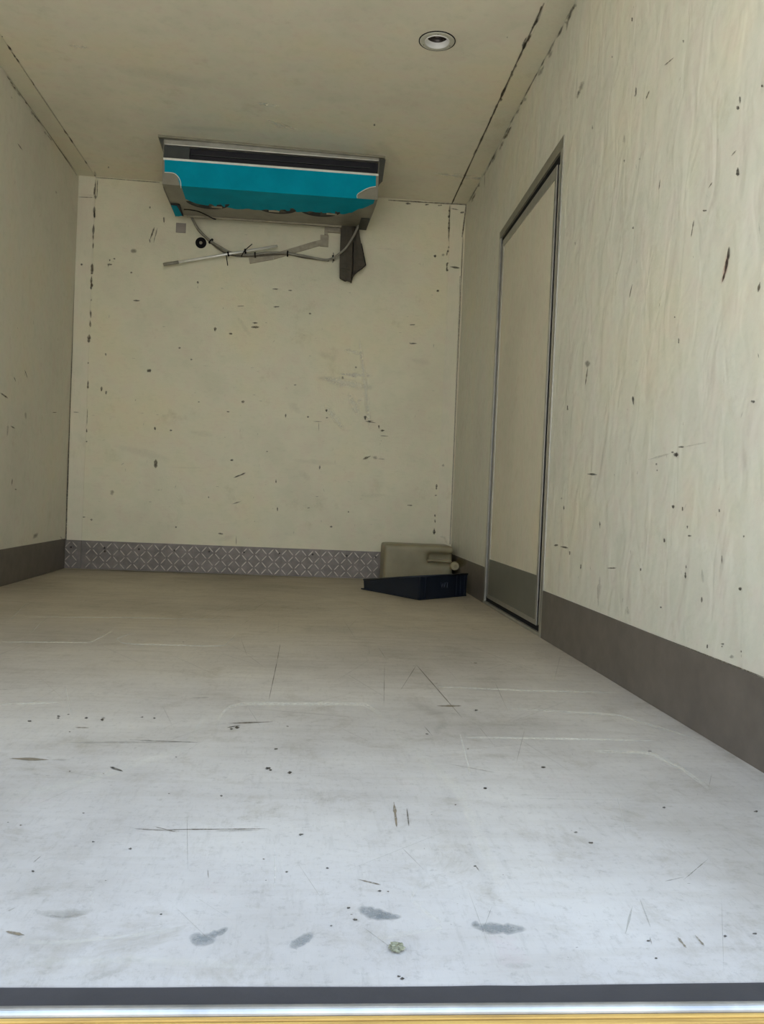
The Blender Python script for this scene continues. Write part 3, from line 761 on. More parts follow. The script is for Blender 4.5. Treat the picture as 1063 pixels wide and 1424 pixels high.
# ---------------------------------------------------------------- dirt, chips, scuffs and a painted wall highlight
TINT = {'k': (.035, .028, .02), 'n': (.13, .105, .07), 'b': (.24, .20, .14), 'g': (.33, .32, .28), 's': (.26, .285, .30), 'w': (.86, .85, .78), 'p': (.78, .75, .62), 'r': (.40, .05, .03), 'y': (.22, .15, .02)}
MARKS=[
('B','n',0.8,[(0.3167,1.926,1e-05,-0.00325),(0.3251,1.9262,4e-05,-0.01352),(0.3336,1.9265,5e-05,-0.01833),(0.3421,1.9268,4e-05,-0.01589),(0.3506,1.927,4e-05,-0.01478),(0.3591,1.9273,0.0,-0.0015)]),
('B','k',0.8,[(0.188,1.8353,8e-05,-0.00174),(0.1934,1.8357,0.00026,-0.00561),(0.1988,1.8361,0.00038,-0.00829),(0.2042,1.8365,0.00018,-0.00388),(0.2096,1.8369,0.00022,-0.00479),(0.215,1.8373,4e-05,-0.00094)]),
('B','k',0.8,[(0.2188,1.8719,3e-05,-0.00113),(0.2215,1.872,5e-05,-0.00232),(0.2242,1.8722,9e-05,-0.00383),(0.2269,1.8723,9e-05,-0.00413),(0.2296,1.8724,0.00013,-0.00587),(0.2323,1.8726,3e-05,-0.00132)]),
('B','k',0.8,[(0.2003,1.8685,-0.00143,0.00012),(0.2,1.8659,-0.00298,0.00025),(0.1997,1.8633,-0.00607,0.0005),(0.1995,1.8607,-0.00358,0.0003),(0.1992,1.8581,-0.00241,0.0002),(0.1989,1.8555,-0.0015,0.00012)]),
('B','k',0.8,[(0.0372,1.8317,-0.00095,8e-05),(0.037,1.8291,-0.00743,0.0006),(0.0367,1.8265,-0.00846,0.00069),(0.0364,1.8239,-0.00506,0.00041),(0.0362,1.8213,-0.00733,0.0006),(0.0359,1.8187,-0.00133,0.00011)]),
('B','k',0.8,[(0.0907,1.7772,-2e-05,-0.00077),(0.0937,1.7772,-0.00012,-0.00596),(0.0967,1.7772,-0.00012,-0.0061),(0.0998,1.7772,-0.00015,-0.00743),(0.1028,1.7772,-0.00011,-0.00578),(0.1058,1.7773,-2e-05,-0.00086)]),
('B','k',0.8,[(0.0949,1.6999,-0.00071,-2e-05),(0.0949,1.6965,-0.00278,-6e-05),(0.0949,1.6931,-0.00303,-7e-05),(0.0949,1.6896,-0.00414,-9e-05),(0.0948,1.6862,-0.00454,-0.0001),(0.0948,1.6827,-0.00056,-1e-05)]),
('B','k',0.8,[(0.3452,1.6296,2e-05,-0.0009),(0.3537,1.63,6e-05,-0.0035),(0.3622,1.6303,0.00012,-0.00675),(0.3707,1.6307,9e-05,-0.00512),(0.3792,1.631,6e-05,-0.00353),(0.3877,1.6314,2e-05,-0.00105)]),
('B','k',0.8,[(0.4232,2.2008,-0.00066,-0.00011),(0.4235,2.1982,-0.00647,-0.00105),(0.4239,2.1956,-0.00307,-0.0005),(0.4242,2.1931,-0.00677,-0.0011),(0.4245,2.1905,-0.00593,-0.00097),(0.4248,2.1879,-0.00062,-0.0001)]),
('B','k',0.8,[(0.5082,2.1425,-0.00122,-0.00016),(0.5089,2.1356,-0.00597,-0.00078),(0.5095,2.1287,-0.00371,-0.00048),(0.5102,2.1219,-0.00395,-0.00051),(0.5109,2.115,-0.00392,-0.00051),(0.5115,2.1081,-0.00198,-0.00026)]),
('B','k',0.8,[(0.8419,1.4996,-0.00197,6e-05),(0.8417,1.4944,-0.00889,0.00028),(0.8414,1.4891,-0.01098,0.00034),(0.8411,1.4839,-0.00667,0.00021),(0.8409,1.4786,-0.0055,0.00017),(0.8406,1.4733,-0.00163,5e-05)]),
('B','k',0.8,[(0.3225,1.7968,-2e-05,-0.00056),(0.3256,1.7968,-0.00016,-0.00436),(0.3287,1.7967,-0.0002,-0.00553),(0.3317,1.7967,-0.00021,-0.00578),(0.3348,1.7966,-7e-05,-0.00202),(0.3378,1.7966,-5e-05,-0.00125)]),
('B','n',0.8,[(0.097,1.4113,-0.00162,3e-05),(0.0967,1.4009,-0.00837,0.00014),(0.0963,1.3906,-0.0129,0.00022),(0.096,1.3802,-0.00792,0.00014),(0.0956,1.3698,-0.01058,0.00018),(0.0952,1.3594,-0.00198,3e-05)]),
('B','n',0.8,[(0.1004,1.1352,-0.00129,-3e-05),(0.1005,1.1249,-0.00436,-0.00012),(0.1006,1.1145,-0.00464,-0.00012),(0.1007,1.1041,-0.00514,-0.00013),(0.1008,1.0938,-0.00731,-0.00019),(0.101,1.0834,-0.00227,-6e-05)]),
('B','k',0.8,[(0.0975,1.2439,-0.0005,4e-05),(0.0973,1.2418,-0.00499,0.00043),(0.0971,1.2397,-0.00434,0.00038),(0.0969,1.2376,-0.00384,0.00033),(0.0967,1.2356,-0.0026,0.00023),(0.0965,1.2335,-0.00093,8e-05)]),
('B','k',0.8,[(0.1026,0.8457,-0.00083,-9e-05),(0.103,0.8405,-0.00319,-0.00034),(0.1035,0.8353,-0.00248,-0.00026),(0.104,0.8302,-0.00584,-0.00062),(0.1045,0.825,-0.00195,-0.00021),(0.1049,0.8198,-0.00086,-9e-05)]),
('B','k',0.8,[(0.1049,0.7722,-0.00056,-0.00012),(0.1053,0.7705,-0.00411,-0.00092),(0.1056,0.7688,-0.00588,-0.00132),(0.106,0.7671,-0.00465,-0.00104),(0.1064,0.7654,-0.00429,-0.00096),(0.1067,0.7637,-0.00054,-0.00012)]),
('B','k',0.8,[(0.4446,1.2125,0.0001,-0.0015),(0.4497,1.2129,0.00077,-0.0117),(0.4548,1.2134,0.00058,-0.0088),(0.4599,1.2138,0.00069,-0.01039),(0.465,1.2142,0.00086,-0.01297),(0.4701,1.2147,0.00019,-0.00294)]),
('B','k',0.8,[(0.1966,1.3049,-0.00098,-0.0002),(0.1972,1.3015,-0.00405,-0.00083),(0.1978,1.2981,-0.00607,-0.00125),(0.1984,1.2946,-0.00491,-0.00101),(0.1991,1.2912,-0.0033,-0.00068),(0.1997,1.2878,-0.00093,-0.00019)]),
('B','k',0.8,[(0.1815,1.103,-0.001,1e-05),(0.1813,1.0969,-0.00654,8e-05),(0.1812,1.0908,-0.00787,0.0001),(0.181,1.0848,-0.00616,8e-05),(0.1809,1.0787,-0.0045,6e-05),(0.1807,1.0726,-0.00096,1e-05)]),
('B','k',0.8,[(0.2095,1.0785,-0.00089,5e-05),(0.2093,1.0742,-0.00567,0.00031),(0.209,1.0698,-0.00739,0.0004),(0.2087,1.0655,-0.0048,0.00026),(0.2084,1.0611,-0.00569,0.00031),(0.2081,1.0568,-0.00141,8e-05)]),
('B','k',0.8,[(0.9242,1.4653,-2e-05,-0.00155),(0.9287,1.4653,-0.0001,-0.00667),(0.9332,1.4653,-8e-05,-0.00575),(0.9378,1.4653,-0.00012,-0.00783),(0.9423,1.4653,-6e-05,-0.00428),(0.9468,1.4653,-2e-05,-0.00133)]),
('B','k',0.8,[(1.0628,1.5393,1e-05,-0.00106),(1.0697,1.5395,2e-05,-0.0029),(1.0767,1.5397,5e-05,-0.00621),(1.0836,1.5399,4e-05,-0.00501),(1.0906,1.54,3e-05,-0.00386),(1.0976,1.5402,0.0,-0.00049)]),
('B','n',0.8,[(1.0552,1.5125,4e-05,-0.0011),(1.0656,1.5131,0.00023,-0.00665),(1.076,1.5137,0.00024,-0.00678),(1.0864,1.5142,0.00032,-0.00909),(1.0969,1.5148,0.00023,-0.00652),(1.1073,1.5154,6e-05,-0.00183)]),
('B','k',0.8,[(0.6266,1.3604,0.00013,-0.0013),(0.6293,1.3607,0.00057,-0.00562),(0.6321,1.361,0.00074,-0.00735),(0.6348,1.3614,0.00049,-0.00486),(0.6375,1.3617,0.00061,-0.00607),(0.6403,1.362,0.00016,-0.00155)]),
('B','k',0.8,[(0.7005,1.295,-5e-05,-0.00154),(0.7031,1.2949,-0.00021,-0.0061),(0.7057,1.2949,-0.00018,-0.00534),(0.7083,1.2948,-0.00018,-0.00539),(0.7109,1.2948,-0.0001,-0.00296),(0.7135,1.2947,-5e-05,-0.00141)]),
('B','k',0.8,[(0.7244,1.7711,-0.0011,-0.00023),(0.7251,1.7677,-0.0053,-0.00111),(0.7257,1.7642,-0.00664,-0.00139),(0.7263,1.7608,-0.00669,-0.00141),(0.727,1.7574,-0.00313,-0.00066),(0.7276,1.7539,-0.00142,-0.0003)]),
('B','k',0.8,[(1.176,1.7523,3e-05,-0.00093),(1.183,1.7527,0.0001,-0.00299),(1.1899,1.7531,0.00014,-0.00441),(1.1969,1.7535,0.00016,-0.00496),(1.2039,1.7539,0.00012,-0.00364),(1.2109,1.7543,3e-05,-0.00097)]),
('B','k',0.8,[(1.1853,1.6433,6e-05,-0.00061),(1.1932,1.6442,0.00032,-0.00338),(1.201,1.6451,0.00047,-0.00498),(1.2088,1.646,0.00031,-0.00324),(1.2167,1.6469,0.0004,-0.00419),(1.2245,1.6478,9e-05,-0.001)]),
('B','k',0.8,[(0.9676,1.634,6e-05,-0.00078),(0.9763,1.6349,0.0002,-0.00239),(0.9849,1.6359,0.00019,-0.00231),(0.9935,1.6368,0.00021,-0.00259),(1.0022,1.6377,0.00022,-0.00267),(1.0108,1.6386,5e-05,-0.00057)]),
('B','k',0.8,[(1.0162,1.0544,0.00018,-0.00101),(1.0201,1.0551,0.00119,-0.00684),(1.0241,1.0559,0.00134,-0.0077),(1.0281,1.0566,0.00167,-0.00955),(1.0321,1.0574,0.00134,-0.00766),(1.036,1.0581,0.00023,-0.00134)]),
('B','k',0.8,[(0.9293,0.9906,-2e-05,-0.00048),(0.9335,0.9905,-0.00014,-0.00327),(0.9376,0.9903,-0.00015,-0.00349),(0.9418,0.9902,-0.00017,-0.00403),(0.946,0.9901,-0.0001,-0.00231),(0.9502,0.9899,-5e-05,-0.00117)]),
('B','k',0.8,[(0.7556,1.0405,4e-05,-0.00046),(0.7578,1.0407,0.0003,-0.00354),(0.76,1.0409,0.0002,-0.00245),(0.7623,1.0412,0.00034,-0.00409),(0.7645,1.0414,0.00023,-0.00273),(0.7667,1.0416,7e-05,-0.00086)]),
('B','k',0.8,[(0.5044,0.8761,-0.00156,-0.0003),(0.5051,0.8721,-0.00447,-0.00087),(0.5058,0.8681,-0.00763,-0.00148),(0.5065,0.8641,-0.00669,-0.0013),(0.5072,0.8602,-0.00424,-0.00082),(0.5079,0.8562,-0.00081,-0.00016)]),
('B','k',0.8,[(0.5933,0.8596,2e-05,-0.00095),(0.5967,0.8597,8e-05,-0.00509),(0.6001,0.8598,0.0001,-0.00627),(0.6036,0.8599,8e-05,-0.00482),(0.607,0.86,5e-05,-0.00308),(0.6104,0.8601,2e-05,-0.00122)]),
('B','n',0.8,[(0.2706,0.4851,-0.00191,0.00034),(0.2694,0.4781,-0.01273,0.00226),(0.2682,0.471,-0.01626,0.00288),(0.2669,0.464,-0.0098,0.00174),(0.2657,0.457,-0.01343,0.00239),(0.2645,0.45,-0.00409,0.00073)]),
('B','k',0.8,[(0.9626,0.6961,9e-05,-0.00118),(0.9669,0.6965,0.00028,-0.00375),(0.9713,0.6968,0.00037,-0.00496),(0.9756,0.6972,0.00067,-0.00884),(0.9799,0.6975,0.00034,-0.00446),(0.9843,0.6979,0.00014,-0.00179)]),
('B','k',0.8,[(0.6533,0.2803,-0.00121,-0.00031),(0.6538,0.278,-0.00346,-0.00088),(0.6544,0.2757,-0.00788,-0.002),(0.6549,0.2735,-0.00543,-0.00138),(0.6555,0.2712,-0.0041,-0.00104),(0.656,0.269,-0.00093,-0.00023)]),
('B','k',0.8,[(0.9092,0.2468,-0.0001,-0.00143),(0.9153,0.2463,-0.00032,-0.00461),(0.9214,0.2459,-0.00047,-0.00689),(0.9275,0.2455,-0.00031,-0.00458),(0.9336,0.245,-0.00044,-0.0064),(0.9397,0.2446,-9e-05,-0.00136)]),
('B','k',0.8,[(0.8434,0.4698,-0.00112,5e-05),(0.8433,0.4677,-0.00462,0.0002),(0.8432,0.4656,-0.00238,0.0001),(0.8431,0.4635,-0.00447,0.00019),(0.843,0.4614,-0.0028,0.00012),(0.8429,0.4593,-0.00124,5e-05)]),
('B','k',0.8,[(0.1445,0.2998,-8e-05,-0.00102),(0.1474,0.2995,-0.00035,-0.00417),(0.1503,0.2993,-0.00037,-0.00443),(0.1532,0.299,-0.00078,-0.00947),(0.1561,0.2988,-0.00036,-0.0043),(0.159,0.2985,-0.00012,-0.00146)]),
('B','k',0.8,[(0.0992,0.3126,3e-05,-0.00081),(0.1026,0.3128,0.00013,-0.00311),(0.1059,0.3129,0.00018,-0.00426),(0.1093,0.3131,0.0001,-0.00225),(0.1127,0.3133,0.00015,-0.00353),(0.1161,0.3134,2e-05,-0.00058)]),
('B','k',0.8,[(1.2621,0.4233,-0.00076,-4e-05),(1.2624,0.418,-0.00292,-0.00014),(1.2626,0.4127,-0.00452,-0.00022),(1.2629,0.4074,-0.00425,-0.00021),(1.2631,0.4021,-0.00313,-0.00015),(1.2634,0.3968,-0.0011,-5e-05)]),
('B','k',0.8,[(1.2462,0.5948,-0.00041,-2e-05),(1.2465,0.5896,-0.00221,-0.00013),(1.2467,0.5843,-0.00337,-0.00019),(1.247,0.579,-0.00487,-0.00028),(1.2473,0.5737,-0.0039,-0.00022),(1.2476,0.5684,-0.00075,-4e-05)]),
('B','k',0.8,[(2.1856,1.804,0.00043,-0.00178),(2.1892,1.8049,0.00129,-0.00527),(2.1928,1.8058,0.00181,-0.00741),(2.1963,1.8068,0.00202,-0.00826),(2.1999,1.8077,0.00155,-0.00634),(2.2035,1.8086,0.00034,-0.00139)]),
('B','k',0.8,[(1.403,1.6173,-9e-05,-0.00105),(1.4065,1.6171,-0.00038,-0.00421),(1.4101,1.6168,-0.00069,-0.0076),(1.4136,1.6166,-0.00037,-0.00412),(1.4171,1.6163,-0.00034,-0.0038),(1.4207,1.6161,-0.00014,-0.00153)]),
('B','k',0.8,[(2.0271,1.5849,0.0001,-0.00107),(2.0343,1.5856,0.00036,-0.00385),(2.0414,1.5864,0.00035,-0.00375),(2.0486,1.5872,0.0003,-0.0032),(2.0557,1.588,0.00039,-0.00411),(2.0629,1.5888,0.00011,-0.00113)]),
('B','k',0.8,[(2.034,1.4696,0.00011,-0.00116),(2.043,1.4705,0.00045,-0.00493),(2.0519,1.4714,0.00053,-0.00576),(2.0609,1.4724,0.00045,-0.00487),(2.0698,1.4733,0.00029,-0.0032),(2.0788,1.4743,0.00012,-0.00127)]),
('B','k',0.8,[(1.6847,1.2563,-0.00013,-0.00119),(1.6888,1.2559,-0.00063,-0.00596),(1.6929,1.2555,-0.00133,-0.01263),(1.697,1.2551,-0.0013,-0.01238),(1.7011,1.2548,-0.00097,-0.00916),(1.7052,1.2544,-0.00012,-0.00111)]),
('B','k',0.8,[(1.7059,1.3098,-0.00169,-0.00028),(1.7063,1.3075,-0.00684,-0.00115),(1.7066,1.3052,-0.00679,-0.00114),(1.707,1.3029,-0.00333,-0.00056),(1.7073,1.3006,-0.00616,-0.00104),(1.7077,1.2983,-0.00086,-0.00015)]),
('B','k',0.8,[(1.627,1.2442,-0.00205,-0.00023),(1.6274,1.2407,-0.00692,-0.00079),(1.6277,1.2371,-0.00468,-0.00053),(1.6281,1.2336,-0.00572,-0.00065),(1.6285,1.2301,-0.00802,-0.00091),(1.6288,1.2266,-0.00098,-0.00011)]),
('B','k',0.8,[(1.5358,1.0378,-0.00166,-0.00018),(1.5361,1.0343,-0.00495,-0.00053),(1.5365,1.0308,-0.00983,-0.00106),(1.5368,1.0273,-0.0051,-0.00055),(1.5372,1.0237,-0.00459,-0.0005),(1.5375,1.0202,-0.0016,-0.00017)]),
('B','k',0.8,[(1.4189,0.9831,0.00015,-0.00068),(1.4217,0.9837,0.00107,-0.00491),(1.4245,0.9844,0.0015,-0.00688),(1.4273,0.985,0.00165,-0.00759),(1.4301,0.9856,0.00066,-0.00303),(1.4329,0.9863,0.00023,-0.00107)]),
('B','k',0.8,[(1.5345,0.9847,7e-05,-0.00079),(1.5377,0.9849,0.00024,-0.00286),(1.5409,0.9852,0.00042,-0.00498),(1.544,0.9855,0.00026,-0.00313),(1.5472,0.9858,0.00014,-0.0017),(1.5504,0.9861,7e-05,-0.00085)]),
('B','k',0.8,[(1.289,0.9975,-0.00101,1e-05),(1.2889,0.9926,-0.00361,4e-05),(1.2888,0.9876,-0.00607,6e-05),(1.2887,0.9827,-0.00462,5e-05),(1.2886,0.9777,-0.004,4e-05),(1.2885,0.9728,-0.0007,1e-05)]),
('B','k',0.8,[(1.7768,1.0105,-0.00169,-0.00012),(1.7771,1.0052,-0.01077,-0.00078),(1.7775,0.9999,-0.01088,-0.00079),(1.7778,0.9946,-0.00707,-0.00051),(1.7781,0.9893,-0.00659,-0.00048),(1.7785,0.9839,-0.00193,-0.00014)]),
('B','k',0.8,[(1.864,0.9567,-0.00077,-8e-05),(1.8644,0.9523,-0.00524,-0.00056),(1.8649,0.9479,-0.00612,-0.00066),(1.8653,0.9435,-0.0033,-0.00035),(1.8658,0.939,-0.00505,-0.00054),(1.8662,0.9346,-0.00068,-7e-05)]),
('B','k',0.8,[(1.8744,0.9221,0.00018,-0.00137),(1.8798,0.9228,0.00051,-0.00383),(1.8851,0.9236,0.00111,-0.00836),(1.8904,0.9243,0.00081,-0.00608),(1.8958,0.9251,0.00056,-0.00423),(1.9011,0.9258,0.00021,-0.00161)]),
('B','k',0.8,[(2.2789,0.7372,-0.00221,0.00036),(2.2782,0.7332,-0.00429,0.0007),(2.2776,0.7292,-0.00607,0.00099),(2.2769,0.7252,-0.01272,0.00208),(2.2762,0.7212,-0.00855,0.0014),(2.2755,0.7173,-0.00136,0.00022)]),
('B','k',0.8,[(2.2417,0.6089,-0.00187,4e-05),(2.2415,0.6017,-0.00599,0.00013),(2.2413,0.5946,-0.00825,0.00018),(2.2412,0.5874,-0.00424,9e-05),(2.241,0.5802,-0.00579,0.00013),(2.2408,0.573,-0.00112,2e-05)]),
('B','k',0.8,[(2.2331,0.5368,0.0001,-0.00077),(2.2358,0.5371,0.00054,-0.00403),(2.2385,0.5375,0.00052,-0.00384),(2.2412,0.5378,0.00054,-0.00399),(2.2439,0.5382,0.00033,-0.00242),(2.2466,0.5385,0.00016,-0.00119)]),
('B','k',0.8,[(2.2388,0.4203,-0.00119,-9e-05),(2.2391,0.4167,-0.00347,-0.00027),(2.2394,0.4131,-0.00601,-0.00047),(2.2397,0.4096,-0.0046,-0.00036),(2.24,0.406,-0.00402,-0.00032),(2.2403,0.4024,-0.00099,-8e-05)]),
('B','k',0.8,[(2.2402,0.3885,-0.00133,-0.00016),(2.2408,0.3842,-0.00369,-0.00045),(2.2413,0.3799,-0.00409,-0.0005),(2.2419,0.3756,-0.00523,-0.00063),(2.2424,0.3713,-0.00338,-0.00041),(2.2429,0.367,-0.002,-0.00024)]),
('B','k',0.8,[(2.2382,0.3327,-0.00207,-8e-05),(2.2386,0.3246,-0.00358,-0.00013),(2.2389,0.3166,-0.00795,-0.00029),(2.2392,0.3085,-0.01113,-0.00041),(2.2395,0.3004,-0.00741,-0.00027),(2.2399,0.2923,-0.00156,-6e-05)]),
('B','k',0.8,[(1.5871,0.315,6e-05,-0.00097),(1.5906,0.3152,0.00024,-0.0042),(1.5942,0.3154,0.0003,-0.00518),(1.5977,0.3156,0.00038,-0.00669),(1.6013,0.3158,0.00032,-0.00553),(1.6048,0.316,0.00012,-0.00209)]),
('B','k',0.8,[(1.4452,0.4245,0.00013,-0.00083),(1.4484,0.425,0.00054,-0.00342),(1.4515,0.4255,0.00057,-0.00362),(1.4547,0.426,0.00067,-0.00423),(1.4579,0.4265,0.00052,-0.00325),(1.461,0.427,0.00017,-0.00106)]),
('B','k',0.8,[(1.5108,0.6912,-0.00126,4e-05),(1.5106,0.6858,-0.00318,0.0001),(1.5104,0.6805,-0.00623,0.00019),(1.5102,0.6752,-0.00521,0.00016),(1.51,0.6698,-0.0042,0.00013),(1.5098,0.6645,-0.00088,3e-05)]),
('B','k',0.8,[(2.0605,0.4687,-0.0,-0.00047),(2.0677,0.4687,-0.0,-0.00339),(2.0749,0.4687,-0.0,-0.0029),(2.0821,0.4687,-0.0,-0.00418),(2.0893,0.4687,-0.0,-0.00356),(2.0965,0.4687,-0.0,-0.0005)]),
('B','k',0.8,[(1.7,0.418,-0.00061,6e-05),(1.6998,0.4159,-0.00327,0.00035),(1.6996,0.4137,-0.00325,0.00035),(1.6993,0.4116,-0.00484,0.00051),(1.6991,0.4094,-0.00626,0.00067),(1.6989,0.4073,-0.00095,0.0001)]),
('B','k',0.8,[(1.3303,1.1752,6e-05,-0.0007),(1.3338,1.1755,0.00018,-0.0023),(1.3373,1.1758,0.00034,-0.00428),(1.3408,1.1762,0.00034,-0.00424),(1.3443,1.1765,0.00016,-0.00198),(1.3478,1.1768,4e-05,-0.00055)]),
('B','k',0.8,[(1.2723,1.7498,2e-05,-0.00101),(1.2776,1.75,6e-05,-0.00327),(1.2828,1.7502,6e-05,-0.0033),(1.2881,1.7504,0.0001,-0.00508),(1.2933,1.7506,3e-05,-0.00156),(1.2986,1.7508,1e-05,-0.00043)]),
('B','k',0.8,[(2.157,2.0203,-0.00011,-0.0015),(2.1609,2.0201,-0.00027,-0.00379),(2.1649,2.0199,-0.00059,-0.00839),(2.1689,2.0197,-0.00082,-0.01167),(2.1729,2.0195,-0.00047,-0.00667),(2.1768,2.0194,-0.0001,-0.00141)]),
('B','k',0.8,[(2.2071,2.0281,0.00023,-0.00107),(2.2116,2.0291,0.00206,-0.00973),(2.216,2.0301,0.00183,-0.00863),(2.2205,2.0312,0.00259,-0.01222),(2.225,2.0322,0.00088,-0.00417),(2.2295,2.0332,0.00029,-0.00135)]),
('B','k',0.8,[(2.2421,2.0527,-0.00084,0.0),(2.242,2.0474,-0.00219,1e-05),(2.2418,2.042,-0.0035,2e-05),(2.2416,2.0367,-0.00414,2e-05),(2.2415,2.0313,-0.00303,2e-05),(2.2413,2.026,-0.00054,0.0)]),
('B','k',0.8,[(2.2451,1.9861,-0.00159,4e-05),(2.2449,1.9808,-0.00311,8e-05),(2.2446,1.9754,-0.00547,0.00013),(2.2444,1.97,-0.00494,0.00012),(2.2441,1.9647,-0.00456,0.00011),(2.2438,1.9593,-0.00068,2e-05)]),
('B','k',0.8,[(2.2383,1.9367,0.0001,-0.00086),(2.2419,1.9371,0.00066,-0.00564),(2.2455,1.9376,0.00108,-0.00924),(2.2491,1.9381,0.00085,-0.00725),(2.2527,1.9386,0.00084,-0.00722),(2.2563,1.9391,0.00012,-0.001)]),
('B','k',0.8,[(2.3124,2.2981,0.00024,-0.00139),(2.3178,2.2992,0.0009,-0.00531),(2.3231,2.3002,0.00119,-0.00702),(2.3285,2.3012,0.00099,-0.00583),(2.3339,2.3023,0.00102,-0.006),(2.3393,2.3033,0.00028,-0.00162)]),
('B','k',0.8,[(1.9689,2.331,-5e-05,-0.00119),(1.9761,2.3309,-0.00022,-0.00553),(1.9832,2.3309,-0.00036,-0.00926),(1.9904,2.3308,-0.00021,-0.00529),(1.9976,2.3308,-0.00015,-0.00374),(2.0047,2.3307,-5e-05,-0.0012)]),
('B','k',0.8,[(2.09,2.331,0.0002,-0.00146),(2.0953,2.3318,0.00082,-0.00605),(2.1007,2.3327,0.00064,-0.00472),(2.106,2.3335,0.00051,-0.00375),(2.1114,2.3344,0.00039,-0.00286),(2.1167,2.3353,0.00012,-0.00089)]),
('B','k',0.8,[(2.1709,2.3324,0.00013,-0.00101),(2.1762,2.3332,0.0006,-0.00462),(2.1816,2.3341,0.00053,-0.00404),(2.187,2.3349,0.00041,-0.00314),(2.1923,2.3357,0.00067,-0.00512),(2.1977,2.3366,8e-05,-0.00063)]),
('B','k',0.8,[(1.1789,0.7593,0.00011,-0.00071),(1.1811,0.7596,0.00049,-0.00315),(1.1834,0.76,0.00043,-0.00274),(1.1856,0.7604,0.00064,-0.00404),(1.1879,0.7608,0.00046,-0.00295),(1.1902,0.7611,0.00017,-0.0011)]),
('B','k',0.7,[(0.4553,2.0782,-0.00096,0.00027),(0.4508,2.0632,-0.00501,0.00142),(0.4462,2.0481,-0.00513,0.00146),(0.4417,2.0331,-0.00557,0.00158),(0.4372,2.0181,-0.00392,0.00112),(0.4327,2.0031,-0.00087,0.00025)]),
('B','k',0.7,[(0.4725,2.0751,-0.00078,0.00013),(0.4698,2.0608,-0.00297,0.00048),(0.4672,2.0466,-0.00426,0.00069),(0.4646,2.0323,-0.00315,0.00051),(0.4619,2.0181,-0.00071,0.00012)]),
('B','k',0.7,[(0.4283,2.0071,-0.0006,-0.00014),(0.43,1.9986,-0.00467,-0.00112),(0.4318,1.99,-0.00323,-0.00077),(0.4335,1.9815,-0.0005,-0.00012)]),
('B','k',0.7,[(0.4614,2.031,-0.00036,4e-05),(0.4592,2.015,-0.00198,0.00023),(0.457,1.999,-0.00222,0.00025),(0.4548,1.983,-0.0007,8e-05)]),
('B','k',0.7,[(0.0979,2.3365,-0.00069,-4e-05),(0.0982,2.3206,-0.00179,-0.0001),(0.0985,2.3047,-0.00484,-0.00027),(0.0989,2.2888,-0.00449,-0.00025),(0.0992,2.2728,-0.0024,-0.00013),(0.0995,2.2569,-0.00227,-0.00012),(0.0998,2.241,-0.00198,-0.00011),(0.1001,2.225,-0.00075,-4e-05)]),
('B','k',0.7,[(0.1105,2.3375,-0.0008,-3e-05),(0.1105,2.3215,-0.00299,-0.00011),(0.1105,2.3056,-0.00301,-0.00011),(0.1106,2.2896,-0.00224,-8e-05),(0.1106,2.2737,-0.00279,-0.0001),(0.1106,2.2577,-0.00238,-8e-05),(0.1106,2.2418,-0.00178,-6e-05),(0.1106,2.2258,-0.00033,-1e-05)]),
('B','k',0.7,[(0.0977,2.1776,-0.00158,-6e-05),(0.0978,2.1639,-0.00763,-0.00031),(0.0979,2.1501,-0.00868,-0.00035),(0.098,2.1364,-0.00448,-0.00018),(0.0981,2.1226,-0.00602,-0.00024),(0.0982,2.1089,-0.00102,-4e-05)]),
('B','k',0.7,[(0.0976,2.0702,-0.00165,-4e-05),(0.0975,2.0555,-0.00524,-0.00012),(0.0974,2.0409,-0.0095,-0.00021),(0.0972,2.0263,-0.0086,-0.00019),(0.0971,2.0117,-0.00356,-8e-05),(0.097,1.997,-0.00115,-2e-05)]),
('B','k',0.7,[(0.0998,1.9585,-0.00155,-1e-05),(0.0995,1.947,-0.00509,-2e-05),(0.0992,1.9355,-0.00496,-2e-05),(0.099,1.924,-0.00106,-0.0)]),
('B','k',0.7,[(0.519,0.6794,-0.00274,-1e-05),(0.5189,0.6663,-0.01333,-7e-05),(0.5189,0.6532,-0.01129,-5e-05),(0.5189,0.6401,-0.01362,-6e-05),(0.5189,0.627,-0.00239,-1e-05)]),
('B','k',0.7,[(0.9887,0.5897,0.00028,-0.00062),(1.0032,0.5965,0.00231,-0.00506),(1.0177,0.6033,0.00203,-0.00444),(1.0322,0.6101,0.00128,-0.00281),(1.0468,0.617,0.00259,-0.00566),(1.0613,0.6238,0.00025,-0.00056)]),
('B','k',0.7,[(0.9866,0.429,0.00024,-0.00068),(1.0005,0.434,0.00095,-0.00271),(1.0144,0.4391,0.00151,-0.00431),(1.0284,0.4441,0.00087,-0.00249),(1.0423,0.4491,0.00016,-0.00047)]),
('B','k',0.7,[(1.8316,0.9822,-8e-05,0.00057),(1.8153,0.9799,-0.00033,0.00246),(1.799,0.9776,-0.00049,0.0036),(1.7828,0.9753,-8e-05,0.00063)]),
('B','k',0.7,[(1.7783,0.975,-9e-05,-0.00101),(1.7951,0.9737,-0.00024,-0.00269),(1.8119,0.9723,-0.00032,-0.00352),(1.8287,0.971,-0.00024,-0.00271),(1.8455,0.9696,-0.00011,-0.00118)]),
('B','k',0.7,[(1.8758,0.891,0.0,-0.00072),(1.8892,0.8911,1e-05,-0.00314),(1.9026,0.8912,1e-05,-0.00304),(1.9161,0.8913,0.0,-0.00215),(1.9295,0.8915,0.0,-0.00037)]),
('B','k',0.7,[(1.7751,0.7414,0.00105,-0.00227),(1.7911,0.7489,0.00375,-0.0081),(1.8072,0.7563,0.00216,-0.00468),(1.8232,0.7637,0.00056,-0.0012)]),
